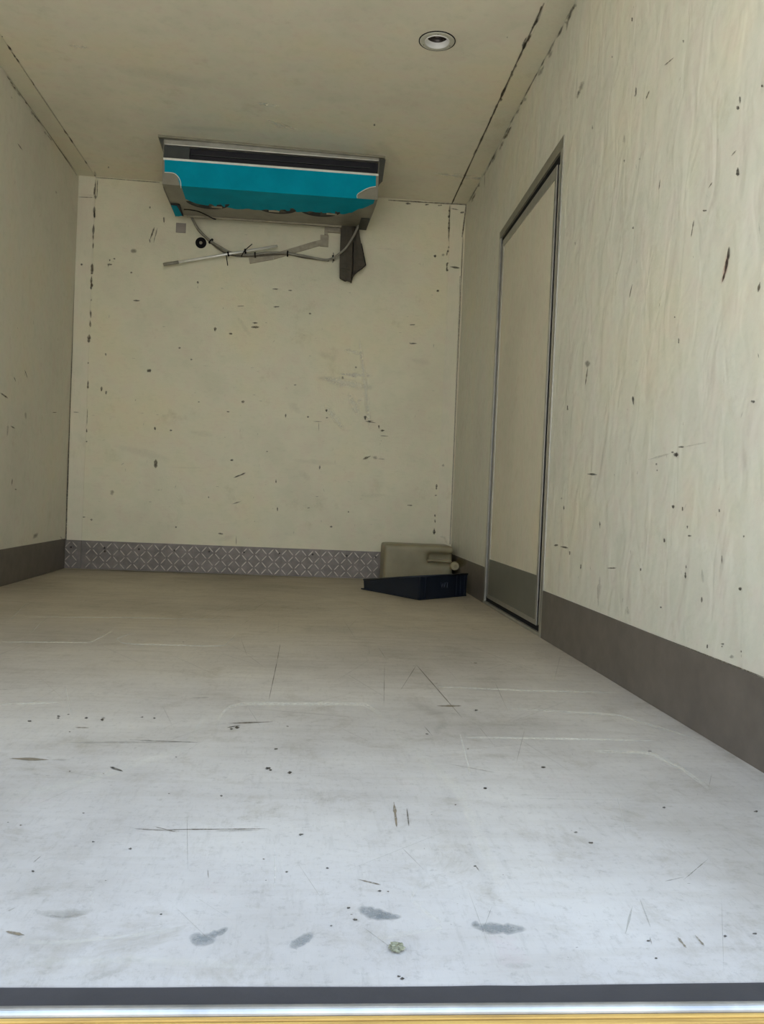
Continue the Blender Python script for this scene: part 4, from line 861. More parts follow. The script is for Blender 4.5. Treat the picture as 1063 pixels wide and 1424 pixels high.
('B','k',0.7,[(1.8325,0.7553,-0.00012,-0.00143),(1.8445,0.7544,-0.00105,-0.01288),(1.8565,0.7535,-0.00119,-0.0147),(1.8684,0.7525,-0.00013,-0.00164)]),
('B','k',0.7,[(1.8686,0.7481,-0.0,-0.00052),(1.8835,0.7481,-1e-05,-0.00162),(1.8985,0.748,-1e-05,-0.00227),(1.9134,0.748,-0.0,-0.00055)]),
('B','k',0.7,[(2.2462,2.3423,-0.00154,-6e-05),(2.2465,2.314,-0.00586,-0.00022),(2.2467,2.2856,-0.00531,-0.0002),(2.247,2.2573,-0.00366,-0.00013),(2.2472,2.2289,-0.007,-0.00025),(2.2475,2.2006,-0.00725,-0.00026),(2.2478,2.1722,-0.00425,-0.00015),(2.248,2.1439,-0.00411,-0.00014),(2.2483,2.1155,-0.00115,-4e-05)]),
('B','k',0.7,[(2.2526,2.3205,-8e-05,-0.00061),(2.2692,2.3188,-0.00058,-0.00423),(2.2859,2.317,-0.00063,-0.00457),(2.3025,2.3152,-0.00015,-0.00106)]),
('B','k',0.7,[(2.2644,1.9607,-0.00014,-0.00141),(2.2802,1.9595,-0.00046,-0.00465),(2.2961,1.9583,-0.00085,-0.00857),(2.312,1.9571,-0.00065,-0.00663),(2.3279,1.956,-0.00016,-0.00165)]),
('B','k',0.7,[(1.4596,0.9587,0.0,-0.00053),(1.4729,0.9588,0.0,-0.00227),(1.4861,0.9589,0.0,-0.00234),(1.4994,0.9591,0.0,-0.00251),(1.5126,0.9592,0.0,-0.0004)]),
('B','k',0.7,[(1.4929,0.956,-0.00039,-2e-05),(1.4935,0.9416,-0.00183,-9e-05),(1.4941,0.9273,-0.00184,-9e-05),(1.4947,0.9129,-0.00125,-6e-05),(1.4953,0.8985,-0.00022,-1e-05)]),
('B','k',0.7,[(1.0188,0.2367,-0.00025,-1e-05),(1.0194,0.2224,-0.00151,-6e-05),(1.02,0.2081,-0.00216,-9e-05),(1.0206,0.1938,-0.00216,-8e-05),(1.0212,0.1795,-0.00048,-2e-05)]),
('B','k',0.7,[(0.1039,0.9669,-0.00035,-0.0),(0.1038,0.952,-0.00211,-2e-05),(0.1038,0.9372,-0.00154,-1e-05),(0.1037,0.9224,-0.00257,-2e-05),(0.1037,0.9075,-0.00129,-1e-05),(0.1037,0.8927,-0.00241,-2e-05),(0.1036,0.8779,-0.00175,-1e-05),(0.1036,0.863,-0.00062,-1e-05)]),
('B','k',0.7,[(0.0205,0.9409,-2e-05,-0.00073),(0.0318,0.9407,-7e-05,-0.00294),(0.043,0.9406,-8e-05,-0.00329),(0.0542,0.9405,-1e-05,-0.00065)]),
('B','k',0.7,[(0.1885,1.844,-0.00056,-0.00013),(0.1903,1.8355,-0.00175,-0.00042),(0.192,1.827,-0.00243,-0.00058),(0.1938,1.8185,-0.00069,-0.00017)]),
('B','k',0.7,[(2.1029,0.224,0.0,-0.0007),(2.1205,0.2241,2e-05,-0.00397),(2.1381,0.2241,2e-05,-0.00383),(2.1558,0.2241,2e-05,-0.0038),(2.1734,0.2241,1e-05,-0.00243),(2.191,0.2241,2e-05,-0.00413),(2.2087,0.2241,2e-05,-0.00316),(2.2263,0.2242,3e-05,-0.00482),(2.244,0.2242,3e-05,-0.00505),(2.2617,0.2242,2e-05,-0.00381),(2.2794,0.2242,1e-05,-0.00102)]),
('B','k',0.7,[(-0.0071,2.2258,-0.0,-0.00047),(0.0072,2.2262,-0.0,-0.00118),(0.0216,2.2266,-1e-05,-0.0028),(0.036,2.2271,-1e-05,-0.00274),(0.0504,2.2275,-1e-05,-0.00313),(0.0648,2.228,-1e-05,-0.00211),(0.0792,2.2284,-1e-05,-0.00251),(0.0936,2.2289,-0.0,-0.00039)]),
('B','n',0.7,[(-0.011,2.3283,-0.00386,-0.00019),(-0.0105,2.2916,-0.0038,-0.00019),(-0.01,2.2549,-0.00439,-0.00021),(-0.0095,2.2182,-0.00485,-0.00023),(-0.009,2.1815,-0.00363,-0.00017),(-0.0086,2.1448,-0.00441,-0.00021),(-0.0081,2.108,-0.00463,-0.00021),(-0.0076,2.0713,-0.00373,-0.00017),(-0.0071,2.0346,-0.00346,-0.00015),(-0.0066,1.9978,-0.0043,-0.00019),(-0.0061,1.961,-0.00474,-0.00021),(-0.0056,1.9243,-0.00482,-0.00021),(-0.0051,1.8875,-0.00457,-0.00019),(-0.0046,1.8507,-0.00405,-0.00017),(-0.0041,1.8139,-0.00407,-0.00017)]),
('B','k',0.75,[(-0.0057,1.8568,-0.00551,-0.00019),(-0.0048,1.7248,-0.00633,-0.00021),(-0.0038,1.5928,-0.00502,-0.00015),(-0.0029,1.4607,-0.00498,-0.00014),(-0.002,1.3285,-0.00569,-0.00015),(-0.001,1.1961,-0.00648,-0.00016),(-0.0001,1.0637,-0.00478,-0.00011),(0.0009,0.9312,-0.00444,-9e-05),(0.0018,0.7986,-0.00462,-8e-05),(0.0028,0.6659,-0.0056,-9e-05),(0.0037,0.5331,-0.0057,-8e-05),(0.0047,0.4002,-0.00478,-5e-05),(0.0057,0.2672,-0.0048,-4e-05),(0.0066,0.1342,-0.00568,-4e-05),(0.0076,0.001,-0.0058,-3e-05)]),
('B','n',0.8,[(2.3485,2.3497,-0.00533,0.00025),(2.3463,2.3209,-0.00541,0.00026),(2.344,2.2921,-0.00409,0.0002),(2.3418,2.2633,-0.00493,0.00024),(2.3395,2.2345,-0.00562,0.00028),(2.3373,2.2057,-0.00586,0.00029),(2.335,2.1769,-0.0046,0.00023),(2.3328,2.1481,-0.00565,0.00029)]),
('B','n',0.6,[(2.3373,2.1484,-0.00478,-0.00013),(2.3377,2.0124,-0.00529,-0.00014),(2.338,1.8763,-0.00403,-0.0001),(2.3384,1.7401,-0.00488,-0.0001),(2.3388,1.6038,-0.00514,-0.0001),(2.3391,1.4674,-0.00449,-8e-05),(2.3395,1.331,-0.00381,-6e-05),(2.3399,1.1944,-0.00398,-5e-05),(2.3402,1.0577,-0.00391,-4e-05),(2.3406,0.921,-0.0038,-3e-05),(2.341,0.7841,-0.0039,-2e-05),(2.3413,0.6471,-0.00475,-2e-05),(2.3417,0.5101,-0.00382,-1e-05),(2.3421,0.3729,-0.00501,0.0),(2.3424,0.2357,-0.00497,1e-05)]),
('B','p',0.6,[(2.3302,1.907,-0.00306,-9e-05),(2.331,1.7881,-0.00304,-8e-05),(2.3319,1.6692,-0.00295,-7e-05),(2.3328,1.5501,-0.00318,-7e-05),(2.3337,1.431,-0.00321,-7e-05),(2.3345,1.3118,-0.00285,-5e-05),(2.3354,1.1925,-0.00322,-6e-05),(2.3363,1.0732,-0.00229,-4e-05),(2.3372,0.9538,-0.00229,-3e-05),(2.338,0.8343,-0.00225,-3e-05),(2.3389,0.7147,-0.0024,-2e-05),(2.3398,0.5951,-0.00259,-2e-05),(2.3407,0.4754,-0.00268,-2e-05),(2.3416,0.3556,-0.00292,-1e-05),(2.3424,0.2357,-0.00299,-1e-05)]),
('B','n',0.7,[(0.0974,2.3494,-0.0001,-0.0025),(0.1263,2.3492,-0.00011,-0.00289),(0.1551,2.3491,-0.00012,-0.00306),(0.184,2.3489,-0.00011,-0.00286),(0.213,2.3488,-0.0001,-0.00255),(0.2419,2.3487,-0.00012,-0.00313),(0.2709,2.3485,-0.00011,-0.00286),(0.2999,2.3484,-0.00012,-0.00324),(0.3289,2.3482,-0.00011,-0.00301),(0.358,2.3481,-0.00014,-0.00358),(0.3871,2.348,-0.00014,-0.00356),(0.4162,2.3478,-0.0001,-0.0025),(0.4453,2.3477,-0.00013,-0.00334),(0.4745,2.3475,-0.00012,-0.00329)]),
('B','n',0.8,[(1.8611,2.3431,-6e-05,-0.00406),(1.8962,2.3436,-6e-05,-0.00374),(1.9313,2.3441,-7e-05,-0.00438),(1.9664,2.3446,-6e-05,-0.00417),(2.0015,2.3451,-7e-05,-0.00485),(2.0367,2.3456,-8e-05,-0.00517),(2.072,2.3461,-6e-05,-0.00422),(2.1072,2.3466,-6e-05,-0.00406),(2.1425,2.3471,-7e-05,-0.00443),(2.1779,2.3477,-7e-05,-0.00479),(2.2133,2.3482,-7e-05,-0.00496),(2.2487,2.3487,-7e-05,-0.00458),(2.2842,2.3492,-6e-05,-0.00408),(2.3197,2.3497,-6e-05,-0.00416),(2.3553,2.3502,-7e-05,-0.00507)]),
('B','p',0.5,[(2.2722,0.2824,-0.00023,-0.00233),(2.2883,0.2808,-0.00053,-0.00534),(2.3042,0.2789,-0.00961,-0.00427),(2.3109,0.2643,-0.00786,-0.00349),(2.3176,0.2496,-0.00978,-0.00434),(2.3243,0.235,-0.00128,-0.00057)]),
('B','g',0.14,[(1.1979,1.7494,0.00029,-0.00174),(1.2095,1.7516,0.00109,-0.00651),(1.2211,1.7538,0.00171,-0.01019),(1.2326,1.756,0.00054,-0.0032)]),
('B','g',0.14,[(1.3334,0.7137,-0.00015,-0.00449),(1.362,0.7129,-0.00043,-0.01264),(1.3907,0.712,-0.00071,-0.02073),(1.4194,0.7112,-0.00058,-0.01694),(1.4481,0.7103,-0.0007,-0.02041),(1.4768,0.7095,-0.00085,-0.02486),(1.5056,0.7086,-0.00059,-0.01739),(1.5344,0.7078,-0.00076,-0.02245),(1.5632,0.7069,-0.00057,-0.01673),(1.5921,0.7061,-0.00036,-0.01072),(1.6209,0.7052,-0.00013,-0.00399)]),
('B','g',0.14,[(1.3801,0.6496,-0.00298,-0.00428),(1.393,0.6406,-0.01075,-0.01548),(1.4059,0.6316,-0.01437,-0.02068),(1.4187,0.6226,-0.01244,-0.0179),(1.4316,0.6136,-0.01268,-0.01824),(1.4445,0.6046,-0.01344,-0.01933),(1.4574,0.5956,-0.00296,-0.00426)]),
('B','g',0.14,[(0.6965,0.8583,-0.00041,-0.00387),(0.7253,0.8554,-0.0013,-0.01216),(0.7542,0.8525,-0.0018,-0.01682),(0.7831,0.8495,-0.00247,-0.02314),(0.812,0.8466,-0.00212,-0.01985),(0.841,0.8437,-0.00157,-0.01465),(0.8699,0.8408,-0.00034,-0.00322)]),
('B','g',0.14,[(0.8959,0.2009,0.00095,-0.0031),(0.912,0.206,0.0044,-0.01433),(0.9281,0.211,0.0043,-0.01401),(0.9442,0.2161,0.00557,-0.01813),(0.9603,0.2211,0.00727,-0.02366),(0.9764,0.2261,0.00582,-0.01893),(0.9925,0.2312,0.00517,-0.01681),(1.0086,0.2362,0.002,-0.0065),(1.0247,0.2413,0.00059,-0.00193)]),
('B','g',0.14,[(0.5765,0.6341,3e-05,-0.00112),(0.6051,0.635,6e-05,-0.00258),(0.6337,0.6358,0.00012,-0.00501),(0.6623,0.6367,0.00013,-0.00549),(0.691,0.6375,0.00015,-0.00616),(0.7197,0.6384,9e-05,-0.00395),(0.7484,0.6392,0.00015,-0.00618),(0.7771,0.6401,0.00011,-0.00461),(0.8059,0.6409,9e-05,-0.00384),(0.8347,0.6418,1e-05,-0.0006)]),
('B','g',0.14,[(1.2967,1.0649,-0.00331,-0.00488),(1.3096,1.0562,-0.01009,-0.01488),(1.3225,1.0474,-0.01599,-0.02358),(1.3354,1.0386,-0.01766,-0.02602),(1.3484,1.0299,-0.01308,-0.01927),(1.3613,1.0211,-0.01305,-0.01922),(1.3742,1.0123,-0.00948,-0.01397),(1.3872,1.0035,-0.00295,-0.00434)]),
('B','g',0.14,[(1.4592,1.3827,-0.00155,-0.00545),(1.476,1.3781,-0.00599,-0.02103),(1.4927,1.3736,-0.00625,-0.02193),(1.5095,1.3691,-0.00714,-0.02505),(1.5262,1.3645,-0.00836,-0.02932),(1.543,1.3599,-0.00684,-0.02396),(1.5598,1.3554,-0.00702,-0.02462),(1.5766,1.3508,-0.00653,-0.02288),(1.5934,1.3463,-0.00197,-0.00689)]),
('B','g',0.14,[(1.7628,0.5116,0.00018,-0.00196),(1.7924,0.5144,0.00053,-0.00562),(1.8221,0.5172,0.00158,-0.01677),(1.8518,0.52,0.00183,-0.01947),(1.8815,0.5228,0.00132,-0.01405),(1.9112,0.5256,0.00064,-0.00675),(1.941,0.5284,0.0002,-0.00206)]),
('B','g',0.14,[(0.2731,0.7502,-0.00142,-0.00696),(0.3017,0.7443,-0.00394,-0.01935),(0.3302,0.7385,-0.00367,-0.01805),(0.3588,0.7326,-0.00459,-0.02257),(0.3875,0.7268,-0.00556,-0.02733),(0.4162,0.7209,-0.00543,-0.02668),(0.4448,0.715,-0.0067,-0.0329),(0.4736,0.7092,-0.0057,-0.02796),(0.5023,0.7033,-0.00637,-0.03128),(0.5311,0.6974,-0.00454,-0.02229),(0.5599,0.6915,-0.00458,-0.02246),(0.5887,0.6856,-0.00401,-0.01969),(0.6176,0.6797,-0.00132,-0.00647)]),
('B','g',0.14,[(2.0384,1.3718,-0.00057,-0.00368),(2.0553,1.3695,-0.00191,-0.01231),(2.0723,1.3671,-0.00314,-0.02019),(2.0893,1.3647,-0.00315,-0.02029),(2.1063,1.3624,-0.00325,-0.0209),(2.1233,1.36,-0.00329,-0.02118),(2.1403,1.3576,-0.00307,-0.01974),(2.1573,1.3552,-0.00269,-0.01733),(2.1743,1.3529,-0.00062,-0.00396)]),
('B','g',0.14,[(0.9701,1.573,-0.00305,-0.0023),(0.9793,1.5604,-0.00672,-0.00507),(0.9885,1.5479,-0.01197,-0.00903),(0.9977,1.5353,-0.01599,-0.01205),(1.0069,1.5228,-0.0093,-0.00701),(1.0161,1.5102,-0.01413,-0.01064),(1.0253,1.4976,-0.01678,-0.01263),(1.0345,1.485,-0.00718,-0.0054),(1.0438,1.4724,-0.01441,-0.01083),(1.053,1.4598,-0.00799,-0.00601),(1.0622,1.4473,-0.00289,-0.00217)]),
('B','g',0.14,[(1.7852,2.0437,-5e-05,-0.0015),(1.8149,2.0436,-0.0002,-0.00644),(1.8446,2.0434,-0.00012,-0.00377),(1.8743,2.0432,-0.00021,-0.00681),(1.9041,2.043,-0.00012,-0.00367),(1.9339,2.0428,-0.00014,-0.00454),(1.9638,2.0427,-4e-05,-0.00117)]),
('B','w',0.35,[(1.5972,1.258,-3e-05,-0.00177),(1.6249,1.2579,-0.00014,-0.00853),(1.6526,1.2578,-0.00022,-0.01311),(1.6804,1.2577,-0.0003,-0.01759),(1.7082,1.2576,-0.00037,-0.02215),(1.736,1.2575,-0.00023,-0.01354),(1.7638,1.2574,-0.00024,-0.01416),(1.7917,1.2573,-0.00021,-0.0126),(1.8195,1.2571,-7e-05,-0.00447)]),  # pale patches from here: glossy highlight on the worn back wall, painted as colour
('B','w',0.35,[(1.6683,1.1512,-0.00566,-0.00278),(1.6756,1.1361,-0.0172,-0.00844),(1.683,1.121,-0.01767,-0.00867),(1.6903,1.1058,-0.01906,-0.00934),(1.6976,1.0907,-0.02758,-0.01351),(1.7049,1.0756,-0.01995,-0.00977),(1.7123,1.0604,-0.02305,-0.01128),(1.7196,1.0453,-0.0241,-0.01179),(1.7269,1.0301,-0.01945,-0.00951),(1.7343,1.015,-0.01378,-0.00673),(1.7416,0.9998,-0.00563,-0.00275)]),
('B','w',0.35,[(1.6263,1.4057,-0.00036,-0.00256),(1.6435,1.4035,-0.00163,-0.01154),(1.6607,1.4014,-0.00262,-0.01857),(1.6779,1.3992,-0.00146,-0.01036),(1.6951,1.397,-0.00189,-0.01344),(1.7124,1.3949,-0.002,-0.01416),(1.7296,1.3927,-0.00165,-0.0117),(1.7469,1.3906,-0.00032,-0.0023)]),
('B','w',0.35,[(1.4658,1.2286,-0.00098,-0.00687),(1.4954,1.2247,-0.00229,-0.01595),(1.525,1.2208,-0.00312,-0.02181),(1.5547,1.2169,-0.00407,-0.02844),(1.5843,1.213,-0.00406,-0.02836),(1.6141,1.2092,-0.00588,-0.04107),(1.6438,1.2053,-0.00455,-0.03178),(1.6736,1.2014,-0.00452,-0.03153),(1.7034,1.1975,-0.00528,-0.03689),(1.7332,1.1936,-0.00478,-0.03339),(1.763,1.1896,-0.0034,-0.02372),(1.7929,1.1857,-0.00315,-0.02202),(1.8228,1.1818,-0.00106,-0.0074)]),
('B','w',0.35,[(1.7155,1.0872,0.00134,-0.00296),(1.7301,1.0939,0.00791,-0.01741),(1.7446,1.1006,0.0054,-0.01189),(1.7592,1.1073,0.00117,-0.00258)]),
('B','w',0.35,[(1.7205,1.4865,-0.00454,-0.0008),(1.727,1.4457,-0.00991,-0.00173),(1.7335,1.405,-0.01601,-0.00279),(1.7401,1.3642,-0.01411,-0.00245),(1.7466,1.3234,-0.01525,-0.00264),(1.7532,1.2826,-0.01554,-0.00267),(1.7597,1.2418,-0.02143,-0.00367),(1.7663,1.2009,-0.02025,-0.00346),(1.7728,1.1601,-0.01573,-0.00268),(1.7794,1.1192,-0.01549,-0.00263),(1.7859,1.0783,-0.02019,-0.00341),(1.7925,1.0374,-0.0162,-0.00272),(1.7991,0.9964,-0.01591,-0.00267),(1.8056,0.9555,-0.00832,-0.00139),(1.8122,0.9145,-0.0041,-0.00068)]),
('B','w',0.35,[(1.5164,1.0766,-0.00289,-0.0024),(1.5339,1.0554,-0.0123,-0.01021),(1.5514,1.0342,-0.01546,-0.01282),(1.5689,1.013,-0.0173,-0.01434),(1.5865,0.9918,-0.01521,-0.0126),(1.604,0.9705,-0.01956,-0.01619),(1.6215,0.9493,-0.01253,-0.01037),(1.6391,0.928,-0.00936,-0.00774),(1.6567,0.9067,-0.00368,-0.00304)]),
('C','k',0.8,[(2.2435,3.1246,-0.00091,-0.00047),(2.2437,3.1507,-0.00293,-0.00151),(2.2439,3.1773,-0.00622,-0.00324),(2.2441,3.2043,-0.00828,-0.00435),(2.2443,3.2318,-0.01033,-0.00549),(2.2445,3.2597,-0.00892,-0.00478),(2.2447,3.2882,-0.00402,-0.00218),(2.2449,3.3171,-0.00583,-0.00319),(2.2451,3.3465,-0.00207,-0.00114)]),
('C','k',0.8,[(2.2451,3.3465,-0.00061,-0.00034),(2.2453,3.3765,-0.00411,-0.00229),(2.2455,3.407,-0.00336,-0.0019),(2.2458,3.438,-0.0039,-0.00222),(2.246,3.4696,-0.0026,-0.0015),(2.2462,3.5018,-0.00552,-0.00321),(2.2465,3.5346,-0.00353,-0.00208),(2.2467,3.568,-0.00138,-0.00082)]),
('C','n',0.7,[(2.2467,3.568,-0.00065,-0.00039),(2.2469,3.5883,-0.00183,-0.0011),(2.247,3.6089,-0.00245,-0.00147),(2.2472,3.6297,-0.00261,-0.00158),(2.2473,3.6507,-0.00387,-0.00236),(2.2475,3.672,-0.0005,-0.00031)]),
('C','k',0.75,[(2.2475,3.672,-0.00077,-0.00047),(2.2478,3.708,-0.00378,-0.00235),(2.248,3.7447,-0.00348,-0.00219),(2.2483,3.7822,-0.00588,-0.00373),(2.2486,3.8204,-0.0071,-0.00455),(2.2489,3.8593,-0.00671,-0.00435),(2.2492,3.8991,-0.00322,-0.00211),(2.2495,3.9397,-0.00089,-0.00059)]),
('C','n',0.8,[(2.2495,3.9397,-0.00088,-0.00058),(2.2496,3.9644,-0.00314,-0.0021),(2.2498,3.9895,-0.00342,-0.0023),(2.25,4.0149,-0.00442,-0.003),(2.2502,4.0406,-0.00615,-0.0042),(2.2504,4.0666,-0.00307,-0.00211),(2.2506,4.093,-0.00354,-0.00245),(2.2508,4.1197,-0.00422,-0.00295),(2.251,4.1467,-0.00386,-0.00271),(2.2512,4.1741,-0.00386,-0.00273),(2.2514,4.2019,-0.00099,-0.00071)]),
('C','k',0.7,[(2.2514,4.2019,-0.00154,-0.0011),(2.2518,4.253,-0.00468,-0.00338),(2.2521,4.3053,-0.00817,-0.00598),(2.2525,4.3589,-0.0091,-0.00675),(2.2529,4.4138,-0.00536,-0.00403),(2.2534,4.4702,-0.00338,-0.00258),(2.2538,4.528,-0.00112,-0.00087)]),
('C','n',0.75,[(2.2538,4.528,-0.00081,-0.00063),(2.2542,4.5849,-0.00356,-0.00279),(2.2546,4.6433,-0.00279,-0.00222),(2.2551,4.7032,-0.0047,-0.00379),(2.2555,4.7647,-0.00523,-0.00428),(2.256,4.8278,-0.00698,-0.00579),(2.2565,4.8925,-0.00325,-0.00274),(2.257,4.959,-0.0063,-0.00538),(2.2575,5.0273,-0.00415,-0.00359),(2.258,5.0975,-0.00288,-0.00253),(2.2585,5.1697,-0.00446,-0.00398),(2.2591,5.2439,-0.00394,-0.00358),(2.2596,5.3203,-0.00118,-0.00109)]),
('C','n',0.8,[(2.2407,3.1342,-0.00259,-0.00131),(2.2416,3.228,-0.00386,-0.00203),(2.2425,3.3276,-0.0032,-0.00174),(2.2434,3.4334,-0.00365,-0.00205),(2.2444,3.5461,-0.00389,-0.00227),(2.2455,3.6663,-0.00334,-0.00202),(2.2467,3.7949,-0.00368,-0.00232),(2.2479,3.9327,-0.00369,-0.00242),(2.2492,4.0808,-0.00344,-0.00235),(2.2507,4.2404,-0.00352,-0.00251),(2.2522,4.4128,-0.00482,-0.00359),(2.2539,4.5997,-0.00446,-0.00348),(2.2557,4.803,-0.00554,-0.00453),(2.2577,5.0249,-0.00417,-0.00358),(2.2599,5.2681,-0.00488,-0.0044)]),
('C','n',0.7,[(2.236,3.3677,-0.00044,-0.00027),(2.2358,3.3838,-0.00333,-0.00203),(2.2355,3.4,-0.00381,-0.00233),(2.2353,3.4163,-0.00437,-0.00269),(2.235,3.4329,-0.00189,0.00272),(2.2433,3.4481,-0.00094,0.00136),(2.2517,3.4635,-0.00037,0.00054)]),
('C','b',0.85,[(0.0949,3.7092,-0.00361,0.00363),(0.0951,3.7892,-0.00336,0.00345),(0.0953,3.8729,-0.00435,0.00456),(0.0955,3.9605,-0.00398,0.00425),(0.0957,4.0523,-0.00375,0.0041),(0.0959,4.1487,-0.00458,0.00512),(0.0961,4.2499,-0.00548,0.00627),(0.0964,4.3564,-0.00565,0.00662),(0.0966,4.4685,-0.00485,0.00583),(0.0969,4.5868,-0.00425,0.00523),(0.0972,4.7117,-0.00576,0.00727),(0.0975,4.8438,-0.00452,0.00587),(0.0978,4.9838,-0.00559,0.00745),(0.0981,5.1324,-0.00473,0.00649),(0.0984,5.2905,-0.007,0.00989)]),
('C','n',0.7,[(0.1157,5.1853,-0.00212,0.00178),(0.1106,5.2235,-0.00913,0.00773),(0.1053,5.2623,-0.00771,0.00656),(0.0999,5.3017,-0.00219,0.00187)]),
('C','n',0.55,[(0.0051,3.967,-0.00481,0.00508),(0.004,4.04,-0.004,0.0043),(0.0029,4.1158,-0.00371,0.00406),(0.0017,4.1946,-0.00431,0.0048),(0.0004,4.2765,-0.00511,0.00579),(-0.0009,4.3619,-0.00425,0.00492),(-0.0023,4.4509,-0.0048,0.00566),(-0.0037,4.5437,-0.00544,0.00654),(-0.0052,4.6406,-0.00443,0.00543),(-0.0067,4.7418,-0.00548,0.00685),(-0.0083,4.8478,-0.00505,0.00644),(-0.01,4.9587,-0.00437,0.0057),(-0.0118,5.075,-0.0043,0.00573),(-0.0137,5.197,-0.00631,0.0086),(-0.0156,5.3252,-0.00543,0.00758)]),
('C','k',0.8,[(1.6974,4.2638,-0.00161,0.00019),(1.6978,4.269,-0.00497,0.0006),(1.6981,4.2742,-0.00571,0.00069),(1.6984,4.2794,-0.00457,0.00055),(1.6988,4.2847,-0.00573,0.00069),(1.6991,4.2899,-0.0009,0.00011)]),
('C','n',0.7,[(0.2161,5.1072,-0.0014,0.00023),(0.2147,5.1131,-0.00495,0.0008),(0.2133,5.119,-0.00365,0.00059),(0.2119,5.125,-0.00401,0.00065),(0.2106,5.1309,-0.00534,0.00087),(0.2092,5.1368,-0.00137,0.00022)]),
('C','n',0.6,[(2.1606,3.3803,-0.00089,-0.00016),(2.1609,3.3824,-0.00161,-0.00029),(2.1612,3.3845,-0.00207,-0.00038),(2.1614,3.3866,-0.00186,-0.00034),(2.1617,3.3887,-0.00233,-0.00042),(2.1619,3.3908,-0.00068,-0.00012)]),
('C','w',0.4,[(1.1186,4.1407,-0.00065,0.00515),(1.1317,4.1425,-0.00103,0.00837),(1.1448,4.1442,-0.00229,0.01914),(1.1579,4.146,-0.00135,0.01161),(1.171,4.1478,-0.00236,0.02081),(1.1842,4.1496,-0.00164,0.01491),(1.1974,4.1513,-0.0017,0.01595),(1.2106,4.1531,-0.00098,0.00949),(1.2238,4.1549,-0.00149,0.0148),(1.237,4.1567,-0.00025,0.00254)]),
('C','w',0.4,[(1.161,4.3114,-0.00138,0.00595),(1.1723,4.321,-0.00293,0.01282),(1.1837,4.3307,-0.00492,0.02183),(1.1952,4.3404,-0.00575,0.0259),(1.2067,4.3501,-0.00526,0.02404),(1.2182,4.36,-0.00711,0.03293),(1.2299,4.3698,-0.00689,0.03237),(1.2416,4.3797,-0.00344,0.01642),(1.2533,4.3897,-0.00273,0.01321),(1.2651,4.3997,-0.00137,0.00673)]),
('C','w',0.4,[(0.36,3.7494,-0.00083,0.00246),(0.3708,3.7505,-0.00384,0.01146),(0.3816,3.7516,-0.00496,0.01495),(0.3925,3.7526,-0.00863,0.02627),(0.4033,3.7537,-0.00401,0.0123),(0.4142,3.7548,-0.00673,0.02084),(0.425,3.7558,-0.00646,0.0202),(0.4359,3.7569,-0.00478,0.01509),(0.4468,3.758,-0.00063,0.00202)]),
('C','w',0.4,[(1.1949,4.3459,-0.00077,0.00473),(1.2072,4.3519,-0.00133,0.00834),(1.2195,4.3579,-0.0028,0.01797),(1.2319,4.3639,-0.00273,0.01788),(1.2443,4.3699,-0.00231,0.01545),(1.2567,4.376,-0.00329,0.02244),(1.2692,4.382,-0.00281,0.01952),(1.2817,4.3881,-0.00188,0.01339),(1.2942,4.3942,-0.0023,0.01674),(1.3068,4.4004,-0.0014,0.0104),(1.3195,4.4065,-0.00054,0.00413)]),
('C','w',0.4,[(2.0636,4.8371,0.00071,0.00715),(2.0924,4.8396,0.00234,0.02205),(2.1213,4.8421,0.00179,0.01604),(2.1502,4.8446,0.00322,0.02733),(2.1792,4.8471,0.002,0.01617),(2.2083,4.8496,0.00525,0.04051),(2.2374,4.8521,0.00556,0.04099),(2.2666,4.8546,0.0061,0.04307),(2.2958,4.8571,0.00271,0.0184),(2.3251,4.8596,0.00482,0.03139),(2.3544,4.8622,0.00434,0.02722),(2.3838,4.8647,0.00254,0.01538),(2.4133,4.8673,0.00218,0.01272),(2.4428,4.8698,0.00169,0.0095)]),
('C','b',0.14,[(1.7274,4.4606,-0.00386,0.01236),(1.7468,4.4965,-0.01002,0.03274),(1.7665,4.533,-0.01657,0.05535),(1.7865,4.5702,-0.01726,0.05899),(1.8069,4.6079,-0.01593,0.05568),(1.8276,4.6464,-0.017,0.06086),(1.8487,4.6855,-0.01268,0.04652),(1.8702,4.7254,-0.00979,0.03679),(1.8921,4.7659,-0.00258,0.00995)]),
('C','b',0.14,[(0.6222,4.4947,-0.00159,0.0083),(0.6548,4.4928,-0.00371,0.02011),(0.6874,4.491,-0.00553,0.03121),(0.72,4.4891,-0.00509,0.02996),(0.7526,4.4873,-0.00503,0.03088),(0.7853,4.4855,-0.00445,0.02858),(0.8179,4.4836,-0.00652,0.04396),(0.8506,4.4818,-0.00452,0.03208),(0.8833,4.4799,-0.00525,0.03927),(0.916,4.4781,-0.00547,0.04326),(0.9488,4.4762,-0.00371,0.03114),(0.9815,4.4744,-0.00391,0.03499),(1.0142,4.4725,-0.00157,0.01504),(1.047,4.4707,-0.00141,0.0145),(1.0798,4.4688,-0.00085,0.00951)]),
('C','b',0.14,[(0.4897,3.896,-0.00436,0.01353),(0.5211,3.9042,-0.01056,0.03371),(0.5527,3.9123,-0.01377,0.04521),(0.5845,3.9205,-0.0218,0.07368),(0.6165,3.9288,-0.01777,0.06189),(0.6486,3.937,-0.02152,0.07728),(0.6809,3.9454,-0.02147,0.07962),(0.7135,3.9538,-0.02432,0.09324),(0.7462,3.9622,-0.02059,0.08172),(0.7791,3.9707,-0.01969,0.08096),(0.8122,3.9792,-0.01436,0.06129),(0.8455,3.9878,-0.01749,0.07756),(0.879,3.9965,-0.01422,0.06562),(0.9126,4.0052,-0.00951,0.04579),(0.9465,4.0139,-0.00381,0.01919)]),
('C','k',0.8,[(2.2524,4.1879,-0.00136,-0.0009),(2.253,4.2179,-0.00681,-0.00457),(2.2536,4.2482,-0.0098,-0.00663),(2.2542,4.2791,-0.00173,-0.00118)]),
